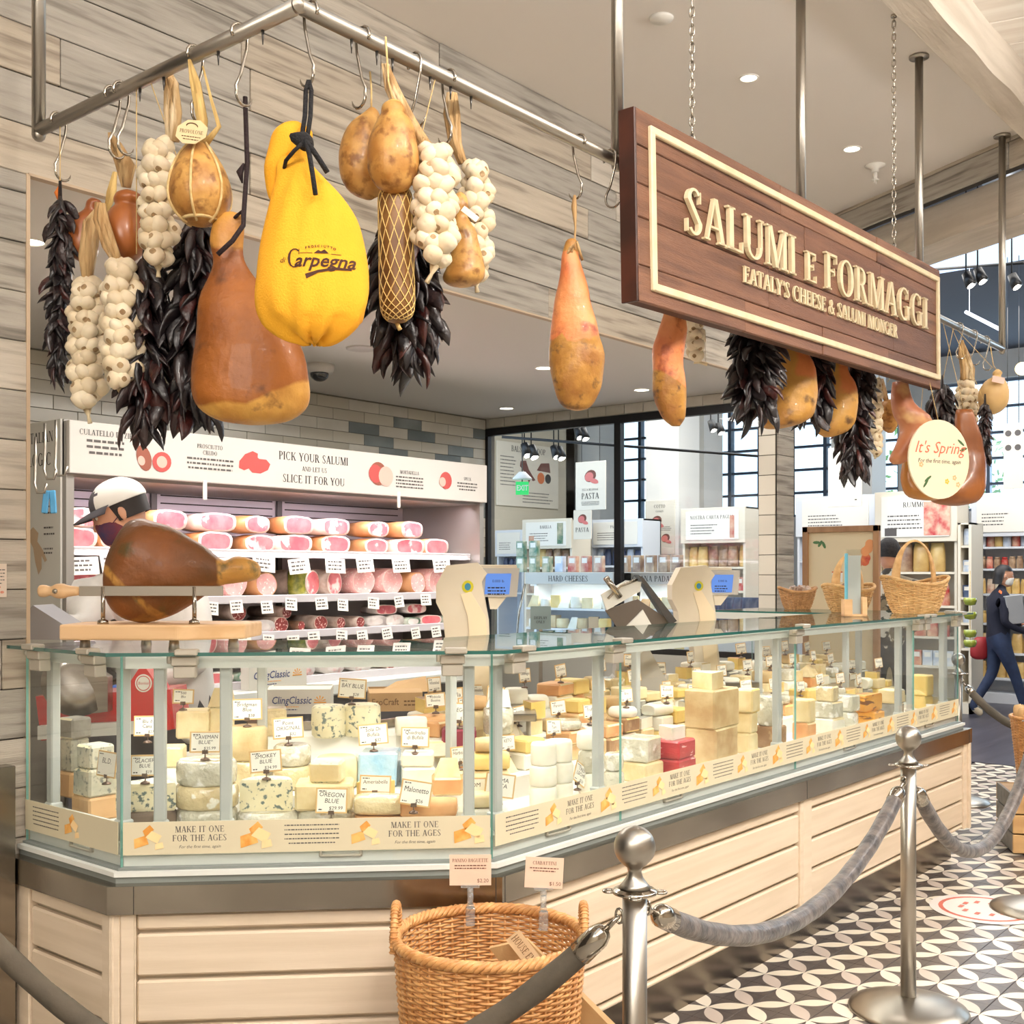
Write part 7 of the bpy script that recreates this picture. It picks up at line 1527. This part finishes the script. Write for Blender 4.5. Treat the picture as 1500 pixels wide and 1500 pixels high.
poster('hanging_poster', 'white poster on the column reading cotto with two pink ham pictures', 945, 988, 733, 812, 12.285, lambda m, w, h: (serif(m, 'COTTO', 0, .36*h, h*.06, -.002, maxw=w*.6), serif(m, 'COOKED', 0, .28*h, h*.035, -.002, 0, 1, maxw=w*.5), ham_pic(m, -w*.1, .12*h, w*.18), lines(m, -w*.1, w*.4, .0*h, 3, h*.03, h*.01, -.002, 1), ham_pic(m, w*.2, -.2*h, w*.15), lines(m, -w*.4, 0, -.15*h, 4, h*.03, h*.01, -.002, 1)), hang_=False)
poster('end_poster', 'small blue lit pasta poster on the end of the cream shelf unit', 840, 866, 747, 790, 10.98, lambda m, w, h: (ham_pic(m, 0, .2*h, w*.25), serif(m, 'PASTA', 0, -.25*h, h*.15, -.002, maxw=w*.8)), hang_=False)
poster('hanging_poster', 'blank white hanging board below the drooping chillies', 1213, 1262, 655, 742, 12.5, lambda m, w, h: lines(m, w*.3, w*.4, -.4*h, 1, .01, h*.02, -.002, 1)); poster('hanging_poster', 'pale hanging poster with grey circles at the right edge', 1470, 1498, 620, 716, 12.0, lambda m, w, h: [disc(m, (i-.5)*w*.5, (.35-j*.22)*h, w*.17, w*.17, -.002, 1, 14) for i in range(2) for j in range(2)])
t = thing('wall_board', 'large cream balsamic board with italian map on the beige wall beyond the glass', 'poster', (0, 0, 0)); a = atY(728, 655, yl-.03); b = atY(818, 735, yl-.03); w = b.x-a.x; zc = 2.88
t.location = ((a.x+b.x)/2, yl-.03, zc); h = .86; ob('board', MB().cbox(-w/2, w/2, 0, .02, -h*.5, h*.5, .003), mat('cream_board2', (236, 226, 206), rough=.6), t)
m = MB(); serif(m, 'BALSAMICO DOP', 0, h*.36, h*.09, -.002, maxw=w*.9); lines(m, -w*.45, -w*.2, .26*h, 9, h*.055, h*.015, -.002, 1); lines(m, -w*.1, w*.4, -.28*h, 4, h*.05, h*.015, -.002, 1)
pts = [(-.12, .22), (-.04, .24), (-.03, .2), (0, .1), (.06, .0), (.1, -.06), (.06, -.08), (.03, -.04), (.0, -.12), (-.02, -.05), (-.06, .05), (-.13, .14)]; m.add([(x*w*1.1, -.002, z*h) for x, z in pts], [tuple(range(len(pts)))[::-1]], 2)
disc(m, w*.2, -.02*h, w*.06, w*.06, -.002, 4); disc(m, w*.32, -.02*h, w*.05, w*.05, -.002, 0); m.add([(w*.13, -.002, .1*h), (w*.36, -.002, .08*h), (w*.34, -.002, .24*h), (w*.2, -.002, .22*h)], [(0, 1, 2, 3)], 2); ob('print', m, [INK, INK2, MC['poster_brown'], MC['poster_pink'], MC['poster_orange']], t)
p = atD(765, 715, 10.6); t = thing('exit_sign', 'green lit EXIT sign hanging beyond the glass partition', 'exit sign', p, YAW); ob('sign_body', MB().cbox(-.06, .06, 0, .03, -.06, .06, .003), emis('exit_green', (60, 220, 120), 1.2), t)
m = MB(); text(m, 'EXIT', 0, -.0, .07, -.001, 0, 0, .02, 0, .105); ob('lettering', m, WHITEP, t); ob('stem', MB().cyl((0, .015, .06), (0, .015, 4.75-p.z), .006, n=8), DSTEEL, t); ob('canopy', MB().lathe([(.001, .15), (.03, .15), (.09, .09), (.09, .08)], 20), WHITEP, t)
# framed board behind the baskets
X = 8.2; y0 = atX(1175, 800, X).y; y1 = atX(1287, 800, X).y; w = y0-y1; t = thing('framed_board', 'wood framed board with apple pictures standing behind the wicker baskets', 'board', (X, (y0+y1)/2, 0), -PI/2)
FRW = mat('oak_frame', (176, 130, 88), (156, 110, 70), 4, st=(4, 4, .5), rough=.5); zt = 1.9
for a, b, c, e in ((-w/2, -w/2+.045, .3, zt), (w/2-.045, w/2, .3, zt), (-w/2, w/2, zt-.045, zt)): ob('frame_rail', MB().cbox(a, b, 0, .04, c, e, .003), FRW, t)
for a in (-w/2+.02, w/2-.02): ob('frame_leg', MB().cbox(a-.02, a+.02, 0, .04, 0, .3, .003), FRW, t)
m = MB().box(-w/2+.04, w/2-.04, .02, .03, .3, zt-.04, 0); r = random.Random(2)
for k in range(6): disc(m, w*.3+r.uniform(-.05, .05), zt-.2+r.uniform(-.09, .07), .035, .035, .019-k*.0004, 1 if k % 2 else 2, 14)
for k in range(3): disc(m, -w*.32+k*.03, zt-.12-k*.01, .03, .012, .018, 3, 8, k)
for k in range(8): i, j = k % 4, k//4; m.add([(-.03*w+(i-1)*.05+u, .018, zt-.42-j*.1+v) for u, v in ((0, 0), (.035, 0), (.035, .08), (0, .08))], [(0, 1, 2, 3)], 4); m.add([(-.03*w+(i-1)*.05+u, .017, zt-.42-j*.1+v) for u, v in ((0, .07), (.035, .07), (.035, .08), (0, .08))], [(0, 1, 2, 3)], 1)
ob('board_print', m, [mat('board_kraft', (222, 198, 156), rough=.6), mat('apple_red', (196, 60, 50), (226, 130, 70), 20, rough=.5), mat('apple_peach', (230, 150, 90), rough=.5), mat('leaf_print', (86, 120, 70), rough=.6), mat('cup_white', (238, 232, 220), rough=.5)], t)
# card on a blue-grey stand reading display only
p = atD(792, 922, 6.2); s_ = 6.2/FPX; t = thing('counter_notice', 'blue grey notice reading display only beyond the counter', 'notice', (p.x, p.y, p.z), YAW); m = MB().box(-15*s_, 15*s_, 0, .004, 0, 34*s_, 0); serif(m, 'DISPLAY', 0, 15*s_, 4*s_, -.001, 0, 1); serif(m, 'ONLY', 0, 9*s_, 4*s_, -.001, 0, 1); ob('card', m, [mat('notice_blue', (140, 160, 160), rough=.5), INK], t); ob('notice_leg', MB().box(-.01, .01, 0, .004, -p.z, 0), SATIN, t)
p = atD(11, 850, 3.5); m = MB().box(-.024, .024, -.003, 0, -.05, .05, 0); lines(m, -.02, .02, .03, 5, .01, .003, -.0036, 1); disc(m, 0, -.02, .006, .004, -.0036, 2); disc(m, .01, -.035, .006, .004, -.0036, 2); tg(ob('wall_notice', m, [mat('notice_paper', (216, 200, 184), rough=.7), INK2, PKM[0]], None, (1.66, YW-.02, p.z)), 'small pale paper notice fixed on the planked wall at the far left', 'notice')
# track lights, ducts and pendants under the dark ceiling
for i, (px, py, d) in enumerate(((845, 632, 11), (853, 634, 11), (768, 657, 10), (778, 660, 10), (811, 660, 10.5), (818, 662, 10.5), (1041, 622, 12), (1052, 626, 12), (1415, 408, 9), (1432, 402, 9), (1482, 410, 9))):
    p = atD(px, py, d); t = thing('track_light', 'black spotlight on the ceiling track, %s from the left' % nth(i), 'spotlight', p, YAW, 'black track spotlights')
    ob('lamp_head', MB().cyl((0, 0, .04), (.03, -.03, -.06), .035, .045, 12), BLACK, t); ob('lamp_lens', MB().cyl((.031, -.031, -.062), (.032, -.032, -.064), .036, n=12), LAMP, t); ob('stem', MB().cyl((0, 0, .04), (0, 0, 4.76-p.z), .006, n=6), BLACK, t)
for i, (a, b, zz) in enumerate((((735, 640), (1110, 668), 0), ((1360, 395), (1500, 385), 0))):
    P, Q = atD(*a, 10), atD(*b, 10 if i == 0 else 9); tg(ob('light_track', MB().tube([P, Q], .012, 6), BLACK, None), 'black lighting track %s' % ('beyond the glass partition' if i == 0 else 'at the upper right'), 'track')
for i, (y, z, r_) in enumerate(((1.2, 4.3, .18), (-.3, 4.2, .22), (2.6, 4.45, .12))): tg(ob('ceiling_duct', MB().cyl((8.5, y, z), (17, y, z), r_, n=20), mat('grey_duct', (150, 154, 162), rough=.4, metal=.4)), 'grey round duct under the dark ceiling, %s' % ('middle', 'thickest', 'thinnest')[i], 'duct')
p = atD(1440, 475, 10); tg(ob('fluorescent_tube', MB().tube([atD(1415, 457, 10), atD(1468, 484, 9.4)], .015, 8).cyl(atD(1420, 459, 9.95), atD(1420, 459, 9.95)+Vector((0, 0, 1.0)), .003, n=5).cyl(atD(1465, 482, 9.45), atD(1465, 482, 9.45)+Vector((0, 0, 1.25)), .003, n=5), emis('tube_glow', (235, 240, 255), 3)), 'bright fluorescent tube at the upper right beyond the sign', 'tube light')
p = atD(1497, 540, 9); tg(ob('bulb_lamp', MB().ball((0, 0, 0), .05, 14, 10), emis('warm_bulb', (255, 220, 150), 8), None, p), 'warm glowing bulb at the right edge of the picture', 'lamp')
sk = MB().box(10.8, 12.2, 1.0, 6.5, 4.70, 4.74); tg(ob('skylight', sk, emis('daylight_panel', (200, 222, 255), 1.6)), 'long bluish skylight strip in the dark ceiling at the upper right', 'skylight')
# trees outside the far windows
LEAF = mat('outdoor_leaf', (120, 160, 90), (90, 136, 70), 3, rough=.6); r = random.Random(6)
for i, (x, y) in enumerate(((24, 4.6), (25, 1.5), (24, 8.4), (26, -1.5))):
    t = thing('street_tree', 'leafy tree outside the high windows, %s' % ('behind the drooping chillies', 'behind the round spring sign', 'behind the glass partition', 'at the right edge')[i], 'tree', (x, y, 0))
    m = MB()
    for k in range(420):
        a, b, q = r.random()*6.28, r.uniform(-1, 1), r.random()**.4; c = Vector((math.cos(a)*math.sqrt(1-b*b)*q*1.7, math.sin(a)*math.sqrt(1-b*b)*q*1.5, 3.4+b*q*1.8)); u = Vector((r.uniform(-1, 1), r.uniform(-1, 1), r.uniform(-1, 1))).normalized()*.09; v = u.orthogonal().normalized()*.07
        m.add([c-u, c+v, c+u, c-v], [(0, 1, 2, 3)])
    ob('foliage', m, LEAF, t, kind='stuff'); ob('trunk', MB().cyl((0, 0, 0), (0, 0, 3.4), .12, .05, 10), mat('bark', (110, 90, 70), rough=.9), t)
# green spoon rack
p = atD(1421, 880, 11.5); t = thing('green_scoops', 'green translucent scoops hanging beside the slim shelf unit', 'scoops', p, YAW)
for k, z in enumerate((0, -.14, -.32, -.42)): ob('scoop', MB().lathe([(.001, -.05), (.05, -.04), (.065, 0), (.06, .03)], 14, (0, 0, z)), mat('green_glass', (150, 160, 50), rough=.15, coat=1), t)
ob('hanging_string', MB().cyl((0, 0, .3), (0, 0, -.45), .004, n=6), ROPE, t)
# ================================================================ PEOPLE
def figure(bones, mats, name, parent):
    """bones: list of (joint a, radius, joint b, radius, material); one continuous skinned surface"""
    bm = bmesh.new(); sk = bm.verts.layers.skin.verify(); V = {}
    def v(p, r):
        k = tuple(round(c, 4) for c in p)
        if k not in V: V[k] = bm.verts.new(p)
        rr = r if isinstance(r, tuple) else (r, r); V[k][sk].radius = rr; return V[k]
    for a, ra, b, rb, m in bones:
        A, B = v(a, ra), v(b, rb)
        if not bm.edges.get((A, B)): bm.edges.new((A, B))
    bm.verts.ensure_lookup_table(); bm.verts[0][sk].use_root = True
    me = bpy.data.meshes.new('tmp'); bm.to_mesh(me); bm.free(); o = bpy.data.objects.new('tmp', me); COL.objects.link(o)
    o.modifiers.new('s', 'SKIN'); o.modifiers[0].use_smooth_shade = True; sb = o.modifiers.new('u', 'SUBSURF'); sb.levels = 2; sb.render_levels = 2
    dg_ = bpy.context.evaluated_depsgraph_get(); me2 = bpy.data.meshes.new_from_object(o.evaluated_get(dg_)); bpy.data.objects.remove(o); me2.name = name
    me2.materials.clear()
    for m in mats: me2.materials.append(m)
    for p in me2.polygons:
        c = p.center; best = 9; bi = 0
        for a, ra, b, rb, m in bones:
            A, B = Vector(a), Vector(b); f = max(0, min(1, (c-A).dot(B-A)/max((B-A).length_squared, 1e-9))); dd = (c-(A+(B-A)*f)).length-(ra if not isinstance(ra, tuple) else ra[0])*.5
            if dd < best: best, bi = dd, m
        p.material_index = bi; p.use_smooth = True
    return ob(name, me2, None, parent)
SKIN = mat('skin', (212, 160, 130), (204, 148, 118), 8, rough=.5, sss=.1)
def head(t, loc, rz, pitch=0, hairm=None, hair='short', mask=None, s=1.0):
    M = Matrix.Translation(loc) @ Matrix.Rotation(rz, 4, 'Z') @ Matrix.Rotation(pitch, 4, 'X') @ Matrix.Scale(s, 4)     # faces -Y
    q = smooth_secs([(-.12, 0, .0, .035, .04), (-.11, 0, -.018, .045, .055), (-.085, 0, -.012, .058, .075), (-.04, 0, -.004, .068, .088), (.0, 0, 0, .073, .095), (.04, 0, .004, .074, .097), (.08, 0, .01, .064, .084), (.108, 0, .014, .04, .055), (.118, 0, .014, .01, .014)], 3)
    m = MB().loft(q, 28); m.v = [(x, y-(.006 if z < .03 and abs(x) < .05 and y < 0 else 0)+(.006*math.exp(-((z-.012)/.012)**2)*math.exp(-((abs(x)-.032)/.014)**2) if y < -.05 else 0), z) for x, y, z in m.v]
    m.loft(smooth_secs([(.02, 0, -.088, .006, .008), (-.005, 0, -.094, .008, .013), (-.028, 0, -.098, .014, .018), (-.036, 0, -.09, .012, .012)], 2), 10)
    for sx in (-1, 1): m.ball((sx*.076, .008, -.004), (.009, .017, .03), 10, 8)
    m.loft([(-.07, 0, -.083, .02, .008), (-.066, 0, -.088, .025, .009), (-.062, 0, -.083, .02, .008)], 10, 1)
    ob('head', m.tf(M), [SKIN, mat('lips', (176, 96, 90), rough=.5)], t)
    e = MB()
    for sx in (-1, 1): e.ball((sx*.032, -.083, .012), (.014, .008, .0075), 10, 6, 0); e.ball((sx*.032, -.0895, .012), (.006, .003, .006), 8, 6, 1); e.tube([(sx*.018, -.09, .03), (sx*.032, -.094, .035), (sx*.048, -.084, .03)], .003, 5, 1)
    ob('eyes', e.tf(M), [WHITEP, BLACK], t)
    if hairm:
        h = MB(); n = 26; low = {'short': -.03, 'bob': -.1, 'cap': -.05}[hair]; rows = []; vs = []
        for j in range(12):
            f = j/11; z = .128-(.128-low)*f
            for k in range(n):
                a = 2*PI*k/n; fr = max(0, -math.sin(a)); zz = z
                lim = .062 if fr > (.0 if hair == 'bob' else .25) else low; zz = max(z, lim)
                rr = math.sqrt(max(0, 1-((zz-.03)/.105)**2)) if zz > .03 else 1-.12*((.03-zz)/.13 if hair != 'bob' else -.3)
                nzv = noise.noise(Vector((math.cos(a)*6, math.sin(a)*6, zz*30)))*.004
                vs.append(((.084*rr+nzv)*math.cos(a), .012+(.104*rr+nzv)*math.sin(a), zz))
        h.add(vs, [(j*n+k, (j+1)*n+k, (j+1)*n+(k+1) % n, j*n+(k+1) % n) for j in range(11) for k in range(n)], 0, True); ob('hair', h.tf(M), hairm, t)
    if mask:
        mk = MB().loft(smooth_secs([(-.105, 0, -.03, .045, .05), (-.085, 0, -.03, .062, .068), (-.05, 0, -.03, .068, .074), (-.02, 0, -.03, .064, .076), (-.005, 0, -.04, .045, .06)], 3), 24)
        for sx in (-1, 1): mk.tube([(sx*.062, -.045, -.03), (sx*.078, 0, -.005), (sx*.08, .02, .01)], .002, 5)
        ob('face_mask', mk.tf(M), mask, t)
def hand(bones_, w, d_, up, r, m):       # palm and five bent fingers from the wrist w along d_
    w = Vector(w); d_ = Vector(d_).normalized(); up = Vector(up).normalized(); s = d_.cross(up).normalized(); palm = w+d_*.05
    bones_.append((tuple(w), r, tuple(palm), r*1.15, m)); out = []
    for k in range(4):
        b0 = palm+s*(.028-.019*k)+d_*.03; L = (.07, .08, .075, .058)[k]; b1 = b0+d_*L*.5-up*.006; b2 = b1+(d_-up*.7).normalized()*L*.5
        out.append((b0, b1, b2))
    th = w+d_*.02+s*.03; out.append((th, th+(d_+s*.9).normalized()*.035, th+(d_*1.4+s*.5-up*.3).normalized()*.062)); return out
def fingers(t, lst, m, M=None):
    mb = MB()
    for f in lst: mb.tube([f[0], f[1], f[2], f[2]+(f[2]-f[1])*.06], [.0095, .009, .0078, .003], 8)
    for f in lst[:4]: mb.ball(tuple(f[0]), .0105, 8, 6)
    return ob('fingers', mb, m, t)
# walking woman
p = atD(1462, 1050, 12.2); p.z = 0; t = thing('person', 'woman in dark sweater, jeans and white mask walking right with a grey folder', 'person', p, YAW)
SW = mat('navy_sweater', (26, 28, 44), rough=.9, bump=.3, bsc=80); JE = mat('dark_jeans', (40, 54, 84), (30, 42, 68), 10, rough=.8); SH = mat('beige_shoe', (206, 190, 160), rough=.6)
b = [((0, 0, .86), (.14, .12), (.0, 0, .98), (.125, .1), 0), ((0, 0, .98), (.125, .1), (.02, 0, 1.16), (.15, .11), 0), ((.02, 0, 1.16), (.15, .11), (.02, 0, 1.3), (.13, .09), 0), ((.02, 0, 1.3), (.13, .09), (.035, 0, 1.38), .045, 0), ((.035, 0, 1.38), .045, (.05, 0, 1.44), .042, 2)]
for sy, kn, an, to in ((.08, (-.02, .09, .48), (-.24, .09, .12), (-.13, .09, .03)), (-.08, (.14, -.09, .47), (.26, -.09, .08), (.38, -.09, .05))):
    b += [((0, 0, .86), (.14, .12), (.01, sy, .78), .095, 1), ((.01, sy, .78), .095, kn, .06, 1), (kn, .06, an, .045, 1), (an, .045, to, .038, 3)]
fl_ = []
for sy, el, ha in ((.17, (.05, .2, 1.04), (.27, .12, 1.0)), (-.17, (-.02, -.2, 1.03), (.2, -.17, .93))):
    sh_ = (.01, sy*.9, 1.29); b += [((.02, 0, 1.3), (.13, .09), sh_, .06, 0), (sh_, .06, el, .045, 0), (el, .045, ha, .034, 0)]; fl_ += hand(b, ha, (1, 0, 0), (0, 0, 1), .028, 2)
figure(b, [SW, JE, SKIN, SH], 'body', t); fingers(t, fl_, SKIN); head(t, (.065, 0, 1.515), D2(80), .1, mat('black_hair', (24, 20, 22), rough=.5), 'bob', WHITEP, .93)
ob('folder', MB().cbox(.12, .3, -.22, -.14, 1.0, 1.3, .006), mat('grey_folder', (150, 152, 154), rough=.5), t, (0, 0, 0), (0, D2(-6), 0))
ob('bag_strap', MB().tube([(-.04, -.12, 1.36), (.07, -.145, 1.26), (.15, -.13, 1.14), (.16, -.1, 1.05)], .02, 6, flat=.3), mat('orange_strap', (226, 104, 40), rough=.6), t)
ob('shoulder_bag', MB().loft(smooth_secs([(.62, -.13, .16, .05, .04), (.66, -.13, .16, .1, .06), (.8, -.12, .16, .1, .06), (.86, -.1, .16, .06, .03)], 3), 16), mat('red_bag', (150, 36, 40), rough=.5), t)
# man with his back to us
p = atD(1303, 900, 9.4); p.z = 0; t = thing('person', 'man in a camouflage shirt seen from behind, beside the framed board', 'person', p, YAW+D2(165))
CAMO = mat('camouflage', (214, 206, 190), (70, 62, 52), 12, .47, .5, rough=.8, c3=(130, 116, 92), sc3=9, lo3=.56, hi3=.58, det=2)
b = [((0, 0, .93), (.15, .12), (0, 0, 1.15), (.16, .11), 0), ((0, 0, 1.15), (.16, .11), (0, 0, 1.42), (.18, .11), 0), ((0, 0, 1.42), (.18, .11), (0, -.01, 1.53), .06, 0), ((0, -.01, 1.53), .06, (0, -.02, 1.6), .055, 2)]; fl_ = []
for sx in (-1, 1):
    b += [((0, 0, .93), (.15, .12), (sx*.1, 0, .85), .1, 1), ((sx*.1, 0, .85), .1, (sx*.11, -.01, .48), .065, 1), ((sx*.11, -.01, .48), .065, (sx*.11, 0, .09), .05, 1), ((sx*.11, 0, .09), .05, (sx*.12, -.14, .04), .042, 3)]
    sh_ = (sx*.2, 0, 1.44); el = (sx*.25, .0, 1.17); ha = (sx*.2, -.2, 1.08); b += [((0, 0, 1.42), (.18, .11), sh_, .075, 0), (sh_, .075, el, .055, 2), (el, .055, ha, .034, 2)]; fl_ += hand(b, ha, (-sx*.3, -1, 0), (0, 0, 1), .03, 2)
figure(b, [CAMO, mat('black_trousers', (40, 40, 46), rough=.8), SKIN, BLACK], 'body', t); fingers(t, fl_, SKIN); head(t, (0, -.03, 1.70), D2(-25), .1, mat('grey_black_hair', (52, 46, 44), (34, 30, 30), 40, rough=.8, bump=.6, bsc=90), 'short', BLACK, 1.05)
# butcher
p = atD(196, 940, 4.55); p.z = 0; t = thing('person', 'butcher in white coat, grey and white cap and mask bending behind the ham', 'person', p, YAW)
COAT = mat('white_coat', (226, 224, 220), (206, 204, 202), 6, rough=.8, bump=.3, bsc=12)
b = [((.12, .1, .95), (.17, .13), (.1, .08, 1.15), (.18, .13), 0), ((.1, .08, 1.15), (.18, .13), (.03, .03, 1.45), (.2, .12), 0), ((.03, .03, 1.45), (.2, .12), (-.02, 0, 1.57), .07, 0), ((-.02, 0, 1.57), .07, (-.05, -.01, 1.64), .056, 2)]; fl_ = []
for sx in (-1, 1): b += [((.12, .1, .95), (.17, .13), (.12+sx*.1, .1, .85), .1, 1), ((.12+sx*.1, .1, .85), .1, (.12+sx*.11, .1, .48), .065, 1), ((.12+sx*.11, .1, .48), .065, (.12+sx*.11, .12, .09), .05, 1), ((.12+sx*.11, .12, .09), .05, (.12+sx*.12, -.02, .04), .042, 3)]
gl = []
for sh_, el, ha, dr in (((-.15, -.02, 1.46), (-.2, -.12, 1.28), (-.27, -.1, 1.36), (-1, -.2, .05)), ((.22, .06, 1.44), (.28, -.06, 1.2), (.1, -.16, 1.12), (-1, -.3, 0))):
    ha = (-.24, -.2, 1.375) if sh_[0] < 0 else ha; el = (-.13, -.2, 1.33) if sh_[0] < 0 else el
    b += [((.03, .03, 1.45), (.2, .12), sh_, .085, 0), (sh_, .085, el, .062, 0), (el, .062, ha, .04, 0)]; gl += hand(b, ha, dr, (0, 0, 1), .032, 4)
BLG = mat('blue_glove', (40, 110, 214), rough=.4); figure(b, [COAT, mat('grey_trousers', (70, 70, 76), rough=.8), SKIN, BLACK, BLG], 'body', t); fingers(t, gl, BLG)
hp_ = atD(172, 752, 4.55); lx = (hp_-Vector((p.x, p.y, 0))); lx = Matrix.Rotation(-YAW, 3, 'Z') @ lx
head(t, (lx.x+.01, lx.y-.0, lx.z), D2(-72), .42, mat('dark_hair', (34, 26, 24), rough=.6), 'short', mat('patterned_mask', (120, 50, 56), (56, 50, 90), 14, rough=.8), 1.04)
M = Matrix.Translation((lx.x+.01, lx.y, lx.z)) @ Matrix.Rotation(D2(-72), 4, 'Z') @ Matrix.Rotation(.42, 4, 'X') @ Matrix.Scale(1.04, 4)
c = MB(); n = 28; c.loft(smooth_secs([(.035, 0, .012, .09, .108), (.05, 0, .012, .091, .109), (.08, 0, .012, .086, .1), (.108, 0, .012, .066, .076), (.128, 0, .014, .034, .04), (.133, 0, .014, .002, .002)], 3), n)
for i, f in enumerate(c.f):
    cc = sum((Vector(c.v[j]) for j in f), Vector())/len(f)
    if cc.y < -.05 and abs(cc.x) < .055: c.m[i] = 1
br = MB(); vs = []
for j in range(5):
    for k in range(13): a = D2(200+140*k/12); r0 = 1+.0*j; vs.append((.09*math.cos(a)*(1-.0*j), .012+.108*math.sin(a)-.075*j/4*max(0, -math.sin(a)), .04-.016*(j/4)**1.5-.01*abs(math.cos(a))*j/4))
br.add(vs, [(j*13+k, j*13+k+1, (j+1)*13+k+1, (j+1)*13+k) for j in range(4) for k in range(12)], 0, True)
CG = mat('cap_grey', (84, 82, 90), rough=.8)
ob('cap', c.tf(M), [mat('cap_white', (230, 228, 224), rough=.8), CG], t); o = ob('cap_brim', br.tf(M), CG, t); sd = o.modifiers.new('t', 'SOLIDIFY'); sd.thickness = .003
